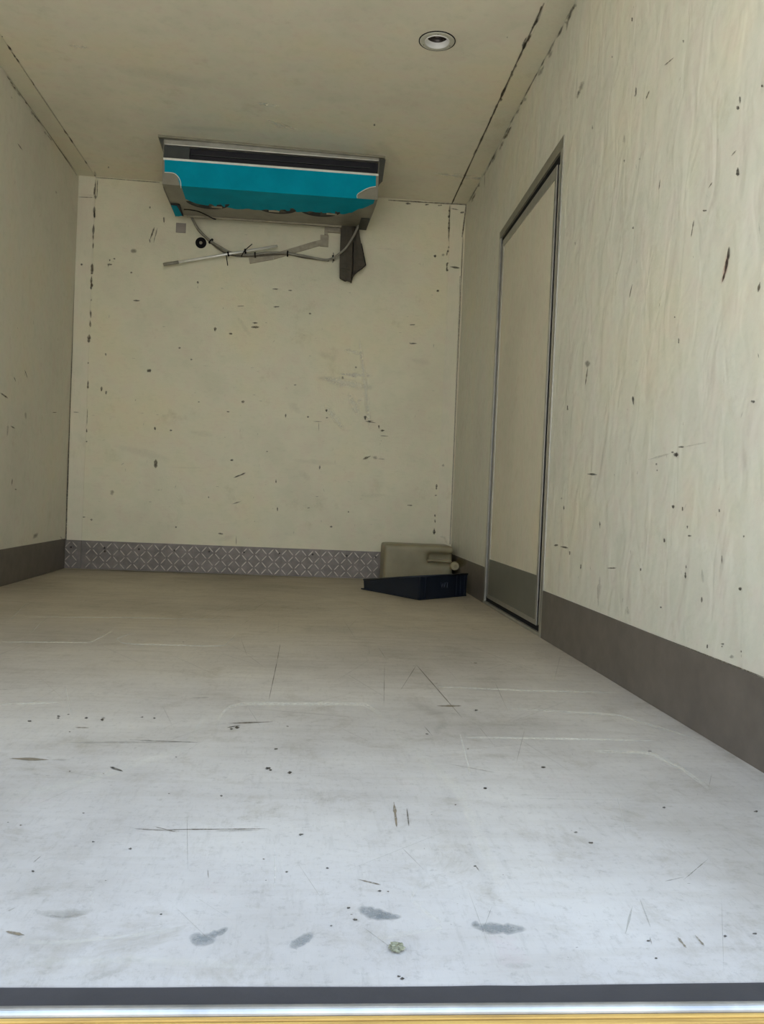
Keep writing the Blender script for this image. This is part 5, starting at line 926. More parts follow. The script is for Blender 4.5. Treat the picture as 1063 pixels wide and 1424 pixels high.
('C','b',0.8,[(2.242,3.4091,-0.00146,-0.00102),(2.2411,3.4254,-0.006,-0.00425),(2.2403,3.4419,-0.00897,-0.00638),(2.2394,3.4585,-0.00142,-0.00101)]),
('C','n',0.8,[(2.2472,3.3552,-0.00216,-0.00134),(2.2469,3.3733,-0.00462,-0.00289),(2.2465,3.3916,-0.01135,-0.00714),(2.2461,3.4102,-0.00548,-0.00347),(2.2457,3.4289,-0.00165,-0.00105)]),
('C','k',0.8,[(2.243,3.4095,-0.00209,-0.00099),(2.2438,3.4287,-0.00909,-0.00431),(2.2447,3.4482,-0.00663,-0.00317),(2.2455,3.4678,-0.00176,-0.00085)]),
('C','n',0.8,[(2.2515,4.293,-0.00139,-0.00111),(2.2512,4.3208,-0.00672,-0.00544),(2.2509,4.349,-0.00872,-0.00711),(2.2505,4.3775,-0.00329,-0.0027),(2.2502,4.4064,-0.00171,-0.00142)]),
('C','b',0.8,[(2.2605,5.2103,-0.00075,-0.00076),(2.2602,5.23,-0.00424,-0.00432),(2.26,5.2499,-0.00288,-0.00294),(2.2597,5.2699,-0.00076,-0.00078)]),
('C','n',0.8,[(2.2489,3.7922,-0.00085,-0.0004),(2.2494,3.8011,-0.00294,-0.00137),(2.25,3.8101,-0.00261,-0.00123),(2.2505,3.8191,-0.00092,-0.00043)]),
('C','b',0.8,[(2.2511,4.4564,-0.0012,-0.00068),(2.2522,4.478,-0.00967,-0.00551),(2.2533,4.4997,-0.00623,-0.00357),(2.2544,4.5217,-0.0013,-0.00075)]),
('C','k',0.8,[(2.2502,4.0639,-0.00038,-0.00023),(2.2509,4.0908,-0.00283,-0.00176),(2.2517,4.118,-0.00236,-0.00147),(2.2524,4.1455,-0.0032,-0.00201),(2.2532,4.1735,-0.0007,-0.00044)]),
('C','k',0.8,[(2.2424,3.2521,-0.00126,-0.00073),(2.2422,3.2659,-0.00306,-0.00177),(2.2421,3.2799,-0.00554,-0.00323),(2.2419,3.294,-0.0029,-0.0017),(2.2417,3.3082,-0.00124,-0.00073)]),
('C','b',0.8,[(2.2576,5.0251,-0.00049,-0.00048),(2.2571,5.0648,-0.00265,-0.0026),(2.2565,5.1052,-0.00318,-0.00314),(2.256,5.1461,-0.00066,-0.00065)]),
('C','n',0.8,[(2.2614,5.2103,-0.00118,-0.00129),(2.2605,5.2465,-0.00582,-0.00639),(2.2595,5.2833,-0.00436,-0.00483),(2.2585,5.3205,-0.00152,-0.0017)]),
('C','k',0.8,[(2.2469,3.7899,-0.00094,-0.00061),(2.247,3.8136,-0.00872,-0.00565),(2.2471,3.8375,-0.00638,-0.00416),(2.2472,3.8618,-0.00775,-0.00509),(2.2473,3.8863,-0.00147,-0.00097)]),
('C','n',0.8,[(2.2546,4.8826,-0.00106,-0.00094),(2.2546,4.8955,-0.00377,-0.00334),(2.2545,4.9085,-0.00374,-0.00332),(2.2545,4.9216,-0.00049,-0.00044)]),
('C','b',0.8,[(2.2466,3.9617,-0.00067,-0.00038),(2.2475,3.9852,-0.00265,-0.00151),(2.2483,4.009,-0.00433,-0.00247),(2.2492,4.033,-0.00258,-0.00148),(2.2501,4.0574,-0.00133,-0.00077)]),
('C','n',0.8,[(2.2433,3.785,-0.00042,-0.00025),(2.2438,3.8076,-0.00204,-0.0012),(2.2443,3.8305,-0.00459,-0.00272),(2.2448,3.8536,-0.00445,-0.00266),(2.2453,3.877,-0.00045,-0.00027)]),
('C','k',0.8,[(2.246,3.2335,-0.00077,-0.00042),(2.246,3.2498,-0.00533,-0.00293),(2.246,3.2663,-0.00466,-0.00258),(2.2461,3.2829,-0.00141,-0.00079)]),
('C','k',0.8,[(2.2501,4.0753,-0.00104,-0.00086),(2.2495,4.0944,-0.00421,-0.00347),(2.2489,4.1137,-0.00566,-0.00469),(2.2483,4.1331,-0.00069,-0.00058)]),
('C','k',0.8,[(2.2604,4.9243,-0.00171,-0.00154),(2.2603,4.9509,-0.00887,-0.00807),(2.2602,4.9778,-0.00402,-0.00368),(2.2602,5.0049,-0.0016,-0.00148)]),
('C','b',0.8,[(2.2504,4.4678,-0.001,-0.00096),(2.2493,4.493,-0.00335,-0.00323),(2.2483,4.5185,-0.00291,-0.00283),(2.2472,4.5443,-0.00059,-0.00058)]),
('C','n',0.8,[(2.2563,5.0094,-0.00077,-0.00055),(2.2574,5.0431,-0.00242,-0.00176),(2.2586,5.0773,-0.0032,-0.00234),(2.2597,5.112,-0.00073,-0.00054)]),
('C','n',0.8,[(2.2476,3.9474,-0.00119,-0.00084),(2.2475,3.9712,-0.00799,-0.00565),(2.2474,3.9954,-0.00385,-0.00274),(2.2473,4.0199,-0.0044,-0.00315),(2.2472,4.0446,-0.00081,-0.00058)]),
('C','n',0.8,[(2.2541,3.889,-0.00113,-0.00055),(2.2548,3.9011,-0.00694,-0.00335),(2.2555,3.9132,-0.00411,-0.00199),(2.2563,3.9254,-0.001,-0.00049)]),
('C','k',0.8,[(2.2427,3.3949,-0.00121,-0.00065),(2.243,3.4139,-0.00576,-0.00311),(2.2433,3.433,-0.00528,-0.00287),(2.2436,3.4523,-0.00593,-0.00324),(2.244,3.4719,-0.00085,-0.00047)]),
('C','b',0.8,[(2.2452,3.6321,-0.00171,-0.00124),(2.2446,3.6476,-0.00666,-0.00484),(2.2441,3.6633,-0.00369,-0.00269),(2.2435,3.6791,-0.00118,-0.00086)]),
('C','n',0.8,[(2.2579,4.8132,-0.00133,-0.00114),(2.2579,4.8471,-0.00433,-0.00376),(2.2579,4.8814,-0.0036,-0.00315),(2.258,4.9162,-0.00428,-0.00377),(2.258,4.9515,-0.00123,-0.00109)]),
('C','b',0.8,[(2.2432,3.2886,-0.00106,-0.00089),(2.2424,3.2951,-0.00227,-0.00192),(2.2415,3.3016,-0.00598,-0.00505),(2.2406,3.3082,-0.00092,-0.00078)]),
('C','n',0.8,[(2.251,3.6594,-0.001,-0.00063),(2.251,3.6717,-0.00437,-0.00278),(2.251,3.684,-0.00291,-0.00186),(2.251,3.6965,-0.00119,-0.00076)]),
('C','n',0.8,[(2.2493,4.0759,-0.00102,-0.00088),(2.2489,4.0859,-0.00289,-0.00249),(2.2485,4.096,-0.00554,-0.00477),(2.248,4.1061,-0.00055,-0.00047)]),
('C','b',0.8,[(2.2508,4.1377,-0.00156,-0.00103),(2.2513,4.1666,-0.00383,-0.00256),(2.2518,4.1959,-0.00448,-0.00302),(2.2523,4.2256,-0.00131,-0.00089)]),
('C','b',0.8,[(2.2486,4.0349,-0.00191,-0.00057),(2.2497,4.0447,-0.00341,-0.00102),(2.2508,4.0545,-0.00341,-0.00103),(2.2518,4.0643,-0.00091,-0.00028)]),
('C','n',0.8,[(2.2488,3.3454,-0.00099,-0.00062),(2.2484,3.3609,-0.00479,-0.00303),(2.2481,3.3766,-0.00377,-0.0024),(2.2477,3.3924,-0.00289,-0.00185),(2.2473,3.4084,-0.00148,-0.00095)]),
('C','n',0.8,[(2.2383,3.1526,-0.00077,-0.00035),(2.2388,3.1658,-0.00597,-0.00272),(2.2393,3.1791,-0.00362,-0.00166),(2.2397,3.1924,-0.00111,-0.00051)]),
('C','n',0.8,[(2.248,3.5876,-0.00078,-0.0003),(2.2486,3.5957,-0.00532,-0.00204),(2.2493,3.6039,-0.00249,-0.00095),(2.25,3.6121,-0.0008,-0.00031)]),
('R','k',0.8,[(5.0596,2.3074,0.01072,0.00451),(5.0781,2.3055,0.03974,0.01663),(5.0967,2.3036,0.02086,0.00869),(5.1155,2.3017,0.00773,0.00321)]),
('R','n',0.8,[(4.2286,2.334,0.00709,0.00355),(4.2416,2.3317,0.03387,0.01687),(4.2547,2.3295,0.03394,0.01683),(4.2679,2.3272,0.00454,0.00224)]),
('R','n',0.8,[(4.0934,2.3235,0.00281,0.00153),(4.1195,2.3235,0.01821,0.00985),(4.146,2.3236,0.00972,0.00523),(4.1727,2.3236,0.00384,0.00205)]),
('R','n',0.8,[(3.8594,2.3431,0.00606,0.00356),(3.8802,2.3437,0.03453,0.02017),(3.9012,2.3443,0.015,0.00872),(3.9224,2.3449,0.00656,0.0038)]),
('R','n',0.8,[(4.1697,2.3194,0.00682,0.00377),(4.1989,2.3214,0.03233,0.01775),(4.2284,2.3234,0.01868,0.01019),(4.2584,2.3253,0.00385,0.00209)]),
('R','n',0.8,[(3.1628,2.3451,0.00657,0.00448),(3.1738,2.3437,0.01966,0.01335),(3.1849,2.3424,0.03393,0.02294),(3.196,2.341,0.02429,0.01636),(3.2073,2.3396,0.0063,0.00423)]),
('R','b',0.8,[(4.1295,2.3164,0.00748,0.00399),(4.1541,2.316,0.03402,0.01806),(4.1789,2.3156,0.02429,0.01282),(4.204,2.3151,0.03188,0.01672),(4.2295,2.3147,0.00641,0.00334)]),
('R','n',0.8,[(3.1074,2.3417,0.0023,0.00166),(3.124,2.3421,0.01604,0.01153),(3.1409,2.3425,0.01102,0.00788),(3.1579,2.3429,0.01467,0.01044),(3.1751,2.3433,0.00314,0.00222)]),
('R','n',0.8,[(4.8503,2.3289,0.00373,0.00172),(4.8807,2.3289,0.02742,0.01258),(4.9115,2.3289,0.01651,0.00753),(4.9426,2.329,0.00375,0.0017)]),
('R','k',0.8,[(3.3892,2.3226,0.00502,0.00324),(3.4059,2.3219,0.01449,0.0093),(3.4228,2.3212,0.02685,0.01715),(3.4398,2.3205,0.01801,0.01144),(3.4569,2.3198,0.00357,0.00225)]),
('R','n',0.8,[(4.5017,2.3188,0.00651,0.00331),(4.5164,2.3196,0.01263,0.00641),(4.5313,2.3203,0.03022,0.01529),(4.5462,2.3211,0.00437,0.0022)]),
('R','k',0.8,[(3.0892,2.3356,0.00312,0.00214),(3.0957,2.3344,0.02247,0.01538),(3.1022,2.3332,0.02665,0.01819),(3.1088,2.3319,0.00804,0.00547)]),
('R','n',0.8,[(4.8639,2.3207,0.00691,0.00327),(4.8835,2.3217,0.0503,0.02372),(4.9033,2.3227,0.01915,0.009),(4.9232,2.3237,0.00738,0.00345)]),
('R','k',0.8,[(4.3998,2.3272,0.00294,0.00151),(4.4333,2.3278,0.00883,0.00449),(4.4673,2.3283,0.01239,0.00625),(4.5019,2.3289,0.02106,0.01054),(4.537,2.3295,0.00375,0.00186)]),
('R','n',0.8,[(3.9219,2.3329,0.00623,0.00361),(3.9494,2.3339,0.01396,0.00802),(3.9774,2.335,0.02818,0.0161),(4.0057,2.336,0.005,0.00284)]),
('R','b',0.8,[(5.0036,2.3102,0.00414,0.00187),(5.0385,2.3111,0.02629,0.0118),(5.0738,2.312,0.02077,0.00926),(5.1096,2.3129,0.00452,0.002)]),
('R','b',0.8,[(4.0785,2.3164,0.0065,0.00361),(4.1084,2.3175,0.02965,0.01634),(4.1388,2.3187,0.02849,0.0156),(4.1696,2.3199,0.01263,0.00687),(4.2008,2.3211,0.00472,0.00255)]),
('R','k',0.8,[(4.6799,2.3319,0.0037,0.00172),(4.7078,2.3301,0.01406,0.0065),(4.7361,2.3283,0.02712,0.01246),(4.7647,2.3265,0.00589,0.00268)]),
('R','n',0.8,[(4.1886,2.3321,0.00649,0.00334),(4.2094,2.3301,0.04299,0.022),(4.2305,2.328,0.02587,0.01316),(4.2517,2.3259,0.00983,0.00497)]),
('R','n',0.8,[(3.5314,2.3233,0.00428,0.00274),(3.553,2.3242,0.02716,0.0173),(3.5749,2.3252,0.03837,0.02429),(3.5971,2.3262,0.0284,0.01789),(3.6196,2.3272,0.00324,0.00203)]),
('R','b',0.8,[(3.6214,2.3469,0.0024,0.0015),(3.6359,2.3473,0.01342,0.00836),(3.6506,2.3477,0.02088,0.01295),(3.6654,2.3481,0.00342,0.00211)]),
('R','k',0.8,[(4.4075,2.3165,0.00405,0.002),(4.4346,2.315,0.01204,0.0059),(4.4621,2.3135,0.01545,0.00752),(4.4899,2.312,0.018,0.0087),(4.5181,2.3105,0.00358,0.00172)]),
('R','k',0.8,[(3.2549,2.3456,0.00295,0.00203),(3.2727,2.3458,0.01166,0.00798),(3.2908,2.346,0.01242,0.00846),(3.3091,2.3461,0.01348,0.00912),(3.3275,2.3463,0.00488,0.00329)]),
('R','k',0.8,[(3.5146,2.3248,0.00278,0.0017),(3.5249,2.3236,0.00971,0.0059),(3.5352,2.3223,0.01581,0.00956),(3.5456,2.3211,0.00483,0.00291)]),
('R','n',0.8,[(3.2021,2.3351,0.00474,0.00329),(3.2093,2.3351,0.01501,0.0104),(3.2166,2.3351,0.02034,0.01406),(3.2239,2.3351,0.00475,0.00328)]),
('R','n',0.8,[(4.113,2.3246,0.00716,0.00398),(4.1419,2.3261,0.02818,0.01556),(4.1711,2.3276,0.03368,0.01848),(4.2008,2.3292,0.00645,0.00352)]),
('R','n',0.8,[(4.2796,2.3182,0.00769,0.00386),(4.2999,2.3162,0.0393,0.01959),(4.3203,2.3143,0.02153,0.01067),(4.341,2.3123,0.03004,0.01481),(4.3618,2.3103,0.00785,0.00385)]),
('R','n',0.8,[(4.4534,2.3325,0.00871,0.00432),(4.4842,2.3316,0.02325,0.01145),(4.5154,2.3307,0.04659,0.02278),(4.5471,2.3298,0.0061,0.00296)]),
('R','n',0.8,[(4.1371,2.3384,0.00315,0.00175),(4.1629,2.3399,0.01561,0.00863),(4.1889,2.3413,0.02226,0.01224),(4.2153,2.3428,0.02226,0.01217),(4.242,2.3442,0.00312,0.0017)]),
('R','b',0.8,[(4.5487,2.3376,0.00371,0.00177),(4.572,2.3355,0.01944,0.00919),(4.5954,2.3333,0.02483,0.01167),(4.6192,2.3311,0.01489,0.00695),(4.6431,2.3289,0.00322,0.0015)]),
('R','k',0.8,[(3.8167,2.3324,0.0084,0.0047),(3.829,2.3307,0.03497,0.01949),(3.8415,2.329,0.03107,0.01725),(3.8541,2.3272,0.00422,0.00233)]),
('R','k',0.8,[(4.9608,2.3104,0.00346,0.00156),(4.993,2.3106,0.03006,0.01344),(5.0257,2.3108,0.03347,0.01487),(5.0589,2.311,0.0297,0.01311),(5.0924,2.3112,0.00497,0.00218)]),
('R','k',0.8,[(3.2615,2.3355,0.0016,0.0011),(3.2767,2.3359,0.01408,0.00966),(3.292,2.3364,0.01924,0.01315),(3.3074,2.3368,0.01432,0.00974),(3.323,2.3373,0.00446,0.00302)]),
('R','n',0.8,[(3.4073,2.337,0.00255,0.0017),(3.4243,2.338,0.01654,0.01101),(3.4415,2.3389,0.01717,0.01138),(3.4588,2.3399,0.01952,0.01288),(3.4763,2.3409,0.00525,0.00345)]),
('R','n',0.8,[(3.1135,2.3386,0.00475,0.00327),(3.1189,2.3378,0.01437,0.00988),(3.1243,2.3371,0.01754,0.01203),(3.1297,2.3363,0.00466,0.00319)]),
('R','n',0.8,[(4.2529,2.3199,0.00481,0.00244),(4.2774,2.318,0.03323,0.01676),(4.3023,2.316,0.03414,0.01711),(4.3275,2.314,0.0033,0.00164)]),
('C','k',0.8,[(0.0988,4.7232,-0.00116,0.00138),(0.098,4.7524,-0.00443,0.0053),(0.0972,4.782,-0.00607,0.0073),(0.0964,4.812,-0.00078,0.00094)]),
('C','b',0.8,[(0.0971,4.6208,-0.00064,0.00071),(0.096,4.6418,-0.00303,0.00334),(0.0949,4.6629,-0.00585,0.00648),(0.0938,4.6843,-0.00109,0.00121)]),
('C','n',0.8,[(0.0967,3.7855,-0.00103,0.00102),(0.0964,3.8031,-0.00318,0.00319),(0.0962,3.8209,-0.00655,0.0066),(0.096,3.8388,-0.00059,0.00059)]),
('C','b',0.8,[(0.0957,4.6172,-0.00067,0.00088),(0.0965,4.6384,-0.00198,0.00263),(0.0973,4.6598,-0.00342,0.00456),(0.0981,4.6814,-0.00384,0.00515),(0.0989,4.7032,-0.00068,0.00091)]),
('C','k',0.8,[(0.0945,3.8757,-0.00097,0.0011),(0.0949,3.8829,-0.00362,0.00409),(0.0953,3.8902,-0.00362,0.0041),(0.0956,3.8975,-0.00074,0.00084)]),
('C','k',0.8,[(0.0989,3.7908,-0.00052,0.00056),(0.0995,3.808,-0.00259,0.00281),(0.1002,3.8254,-0.00245,0.00266),(0.1008,3.8429,-0.00064,0.0007)]),
('C','k',0.8,[(0.0991,3.8122,-0.00069,0.00072),(0.0992,3.8178,-0.00414,0.00436),(0.0992,3.8235,-0.00241,0.00254),(0.0993,3.8292,-0.00069,0.00073)]),
('C','n',0.8,[(0.0957,4.1363,-0.0004,0.00036),(0.0952,4.1417,-0.00304,0.00274),(0.0947,4.1472,-0.00209,0.00189),(0.0942,4.1526,-0.00034,0.0003)]),
('C','b',0.8,[(0.0973,5.2595,-0.00031,0.00046),(0.0977,5.2698,-0.00355,0.00537),(0.0981,5.2801,-0.00369,0.0056),(0.0985,5.2905,-0.00055,0.00083)]),
('C','n',0.8,[(0.0996,3.7193,-0.00111,0.00074),(0.0989,3.7234,-0.00294,0.00196),(0.0982,3.7276,-0.00323,0.00215),(0.0975,3.7317,-0.00051,0.00034)]),
('C','n',0.8,[(0.0992,4.0875,-0.00058,0.0006),(0.0985,4.1099,-0.00202,0.00211),(0.0978,4.1325,-0.00226,0.00237),(0.0971,4.1554,-0.00053,0.00056)]),
('C','n',0.8,[(0.0959,3.8954,-0.00101,0.00114),(0.0966,3.9105,-0.0046,0.00518),(0.0973,3.9257,-0.00481,0.00543),(0.0979,3.941,-0.00046,0.00052)]),
('C','b',0.8,[(0.0945,3.847,-0.00084,0.00095),(0.0955,3.8626,-0.00213,0.00243),(0.0964,3.8783,-0.004,0.00457),(0.0974,3.8941,-0.00059,0.00068)]),
('C','n',0.8,[(0.0973,5.0389,-0.00058,0.00081),(0.0977,5.0587,-0.00432,0.00608),(0.0981,5.0786,-0.00535,0.00755),(0.0985,5.0987,-0.00047,0.00066)]),
('L','b',0.8,[(4.3226,2.3465,-0.00108,-0.00082),(4.3313,2.3471,-0.00399,-0.00303),(4.3401,2.3477,-0.00483,-0.00366),(4.3489,2.3483,-0.00137,-0.00104)]),
('L','b',0.8,[(4.0901,2.3488,-0.00179,-0.00151),(4.1006,2.3499,-0.00884,-0.0074),(4.1112,2.351,-0.0067,-0.0056),(4.1219,2.3522,-0.002,-0.00167)]),
('L','k',0.8,[(4.4972,2.3443,-0.00211,-0.0015),(4.5197,2.3453,-0.01071,-0.00761),(4.5423,2.3463,-0.01018,-0.0072),(4.5652,2.3473,-0.00364,-0.00256)]),
('L','k',0.8,[(4.1517,2.3418,-0.00142,-0.00099),(4.1666,2.3406,-0.01079,-0.00753),(4.1815,2.3394,-0.00644,-0.00448),(4.1966,2.3382,-0.00274,-0.0019)]),
('L','n',0.8,[(4.6954,2.3376,-0.00143,-0.00094),(4.7165,2.3377,-0.00841,-0.0055),(4.7379,2.3378,-0.01538,-0.01001),(4.7595,2.3379,-0.00215,-0.0014)]),
('L','n',0.8,[(4.1996,2.3394,-0.00159,-0.0012),(4.2186,2.3399,-0.00771,-0.00577),(4.2378,2.3405,-0.00897,-0.00669),(4.2573,2.341,-0.00209,-0.00155)]),
('L','n',0.8,[(4.3983,2.338,-0.00168,-0.00109),(4.4137,2.3363,-0.01087,-0.00701),(4.4291,2.3347,-0.01228,-0.00788),(4.4447,2.333,-0.00238,-0.00152)]),
('L','k',0.8,[(4.6686,2.3368,-0.00256,-0.00168),(4.6843,2.3368,-0.00808,-0.00528),(4.7002,2.3367,-0.01205,-0.00784),(4.7162,2.3366,-0.00248,-0.00161)]),
('L','n',0.8,[(4.163,2.3465,-0.00311,-0.00208),(4.1704,2.3454,-0.00997,-0.00666),(4.1779,2.3442,-0.00577,-0.00385),(4.1854,2.343,-0.00154,-0.00103)]),
('L','n',0.8,[(4.0639,2.3481,-0.00152,-0.00115),(4.0778,2.348,-0.00476,-0.00359),(4.0917,2.348,-0.00482,-0.00362),(4.1058,2.3479,-0.00187,-0.0014)]),
('L','b',0.8,[(4.106,2.3456,-0.00171,-0.00131),(4.1198,2.346,-0.00515,-0.00395),(4.1338,2.3464,-0.00577,-0.00442),(4.1478,2.3468,-0.00161,-0.00123)]),
('L','n',0.8,[(4.1222,2.339,-0.00114,-0.00091),(4.1392,2.3401,-0.00883,-0.00699),(4.1564,2.3412,-0.00676,-0.00533),(4.1738,2.3424,-0.00234,-0.00184)]),
('L','b',0.8,[(4.6115,2.3329,-0.00285,-0.0018),(4.6293,2.3317,-0.01409,-0.00885),(4.6472,2.3306,-0.01244,-0.00779),(4.6652,2.3294,-0.00213,-0.00133)]),
('L','n',0.8,[(4.3127,2.3456,-0.00184,-0.00145),(4.3207,2.3464,-0.00686,-0.00539),(4.3287,2.3471,-0.00818,-0.00642),(4.3367,2.3479,-0.00217,-0.0017)]),
('L','k',0.8,[(4.5095,2.3436,-0.00065,-0.00054),(4.518,2.3449,-0.00289,-0.00239),(4.5265,2.3462,-0.00535,-0.00442),(4.5351,2.3475,-0.00091,-0.00075)]),
('L','b',0.8,[(4.4613,2.3426,-0.00219,-0.00145),(4.4686,2.3423,-0.00943,-0.00624),(4.4758,2.3419,-0.01014,-0.0067),(4.4831,2.3415,-0.00187,-0.00124)]),
('B','n',0.8,[(0.0968,1.8325,-0.00201,-1e-05),(0.0965,1.8195,-0.009,-3e-05),(0.0962,1.8064,-0.00444,-2e-05),(0.0959,1.7933,-0.00713,-2e-05),(0.0956,1.7803,-0.00131,-0.0)]),
('B','b',0.8,[(0.1004,1.8354,-0.00196,7e-05),(0.0997,1.8239,-0.0065,0.00022),(0.099,1.8124,-0.0051,0.00018),(0.0984,1.8009,-0.00196,7e-05)]),
('B','k',0.8,[(0.0997,1.7161,-0.00129,-0.00031),(0.1011,1.7093,-0.00755,-0.0018),(0.1025,1.7026,-0.00757,-0.0018),(0.1039,1.6959,-0.00123,-0.00029)]),
('B','n',0.8,[(0.098,1.7625,-0.0008,2e-05),(0.0974,1.7494,-0.00391,9e-05),(0.0968,1.7363,-0.0079,0.00019),(0.0962,1.7231,-0.00635,0.00015),(0.0956,1.71,-0.00184,4e-05)]),
('B','n',0.8,[(0.099,1.3914,-0.00074,3e-05),(0.0988,1.3876,-0.00619,0.00026),(0.0986,1.3838,-0.00606,0.00026),(0.0983,1.38,-0.00074,3e-05)]),
('B','b',0.8,[(0.0965,2.0083,-0.00101,-8e-05),(0.097,1.9976,-0.00441,-0.00036),(0.0976,1.9869,-0.00371,-0.0003),(0.0981,1.9762,-0.00073,-6e-05)]),
('B','n',0.8,[(0.102,1.6236,-0.00092,0.0002),(0.101,1.6194,-0.00248,0.00054),(0.1001,1.6152,-0.00444,0.00097),(0.0991,1.611,-0.0004,9e-05)]),
('B','b',0.8,[(0.0995,1.8324,-0.00086,-9e-05),(0.1005,1.8195,-0.00523,-0.00056),(0.1015,1.8066,-0.00623,-0.00067),(0.1026,1.7937,-0.0062,-0.00067),(0.1036,1.7808,-0.00204,-0.00022)]),
('B','b',0.8,[(0.097,2.1519,-0.00075,-1e-05),(0.0969,2.1468,-0.00317,-3e-05),(0.0968,2.1417,-0.00273,-2e-05),(0.0967,2.1367,-0.00061,-0.0)]),
('B','n',0.8,[(0.0941,2.2924,-0.0018,-3e-05),(0.0939,2.2795,-0.00522,-9e-05),(0.0937,2.2665,-0.00389,-7e-05),(0.0935,2.2536,-0.00444,-7e-05),(0.0933,2.2407,-0.00149,-2e-05)]),
('B','n',0.8,[(0.1007,2.2415,-0.00201,-0.00036),(0.1017,2.2343,-0.00948,-0.00169),(0.1027,2.2271,-0.00401,-0.00071),(0.1037,2.2198,-0.0019,-0.00034)]),
('B','n',0.8,[(0.102,2.1427,-0.00056,3e-05),(0.1013,2.1349,-0.00343,0.00021),(0.1006,2.1271,-0.00253,0.00015),(0.0999,2.1194,-0.00108,7e-05)]),
('B','n',0.8,[(0.0997,1.7229,-0.00161,4e-05),(0.099,1.7072,-0.00773,0.00019),(0.0983,1.6915,-0.00701,0.00017),(0.0975,1.6757,-0.00077,2e-05)]),
('B','n',0.8,[(0.0991,1.5562,-0.00155,-0.00015),(0.1003,1.5406,-0.00655,-0.00065),(0.1014,1.5249,-0.00499,-0.0005),(0.1026,1.5093,-0.00202,-0.0002)]),
('B','k',0.8,[(0.1012,2.1412,-0.00106,-7e-05),(0.1016,2.1291,-0.00447,-0.0003),(0.102,2.1171,-0.0062,-0.00041),(0.1024,2.105,-0.0013,-9e-05)]),
('B','b',0.8,[(0.0988,1.4953,-0.00185,-0.0002),(0.0999,1.4814,-0.00446,-0.00048),(0.1011,1.4674,-0.00806,-0.00086),(0.1022,1.4535,-0.001,-0.00011)]),
('B','k',0.8,[(2.2443,2.2022,-0.00126,-0.00026),(2.2448,2.1997,-0.00431,-0.0009),(2.2452,2.1973,-0.00544,-0.00113),(2.2457,2.1949,-0.00073,-0.00015)]),
('B','k',0.8,[(2.2475,2.0643,-0.00094,-1e-05),(2.2474,2.0584,-0.00687,-8e-05),(2.2474,2.0526,-0.00714,-8e-05),(2.2473,2.0468,-0.00081,-1e-05)]),
('B','n',0.8,[(2.2503,2.0892,-0.00069,-7e-05),(2.2507,2.0839,-0.00315,-0.00033),(2.2512,2.0786,-0.00502,-0.00053),(2.2516,2.0733,-0.00105,-0.00011)]),
('B','n',0.8,[(2.2434,2.2779,-0.00163,0.00012),(2.2428,2.2719,-0.0066,0.00049),(2.2422,2.2658,-0.00675,0.0005),(2.2415,2.2597,-0.00078,6e-05)]),
('B','k',0.8,[(2.2465,1.9603,-0.00111,0.00015),(2.2454,1.9535,-0.00429,0.00057),(2.2443,1.9466,-0.00487,0.00065),(2.2432,1.9397,-0.00085,0.00011)]),
('B','n',0.8,[(2.2409,2.312,-0.00051,-0.00012),(2.2417,2.3082,-0.00264,-0.00061),(2.2425,2.3044,-0.00507,-0.00118),(2.2433,2.3006,-0.00079,-0.00018)]),
('B','n',0.8,[(2.2471,2.2333,-0.00061,0.00023),(2.2458,2.2301,-0.00151,0.00057),(2.2445,2.2269,-0.00225,0.00085),(2.2432,2.2237,-0.0007,0.00027)]),
('B','n',0.8,[(2.2506,1.9855,-0.00085,0.00012),(2.2502,1.983,-0.00492,0.0007),(2.2498,1.9806,-0.00512,0.00073),(2.2494,1.9781,-0.00055,8e-05)]),
('R','k',0.85,[(3.0998,2.3465,0.00288,0.00195),(3.1107,2.3437,0.00701,0.00474),(3.1218,2.3409,0.01741,0.01171),(3.1329,2.3381,0.01505,0.01007),(3.1441,2.3353,0.01222,0.00814),(3.1554,2.3324,0.01521,0.01008),(3.1667,2.3295,0.01689,0.01114),(3.1781,2.3266,0.01238,0.00813),(3.1896,2.3237,0.00789,0.00515),(3.2012,2.3208,0.00255,0.00166)]),
('R','n',0.85,[(3.1448,2.359,0.00154,0.00097),(3.1511,2.3528,0.00593,0.00372),(3.1575,2.3467,0.01009,0.00629),(3.164,2.3405,0.01221,0.00758),(3.1704,2.3343,0.01183,0.0073),(3.1769,2.328,0.0104,0.00639),(3.1833,2.3218,0.00255,0.00156)]),
('R','n',0.85,[(3.1861,2.3394,0.00215,0.00128),(3.1895,2.3323,0.01273,0.00754),(3.1929,2.3252,0.01166,0.00687),(3.1963,2.3181,0.02093,0.01228),(3.1997,2.3109,0.01552,0.00907),(3.2031,2.3038,0.01109,0.00645),(3.2066,2.2966,0.00343,0.00198)]),
('R','n',0.85,[(3.2414,2.3427,0.00247,0.00169),(3.2584,2.3424,0.01191,0.0081),(3.2757,2.3421,0.01582,0.01071),(3.2931,2.3418,0.0149,0.01003),(3.3107,2.3415,0.01315,0.00881),(3.3285,2.3411,0.00919,0.00612),(3.3465,2.3408,0.00243,0.00161)]),
('R','n',0.85,[(3.3573,2.3466,0.00322,0.00211),(3.3739,2.3458,0.00936,0.00611),(3.3906,2.3451,0.02014,0.01308),(3.4074,2.3443,0.02105,0.0136),(3.4245,2.3436,0.01794,0.01153),(3.4417,2.3428,0.01379,0.00882),(3.4591,2.342,0.00286,0.00182)]),
('R','k',0.85,[(3.515,2.3559,0.00228,0.00137),(3.5281,2.3529,0.01372,0.00822),(3.5414,2.3499,0.02267,0.01352),(3.5547,2.3468,0.02551,0.01514),(3.5682,2.3438,0.00369,0.00218)]),
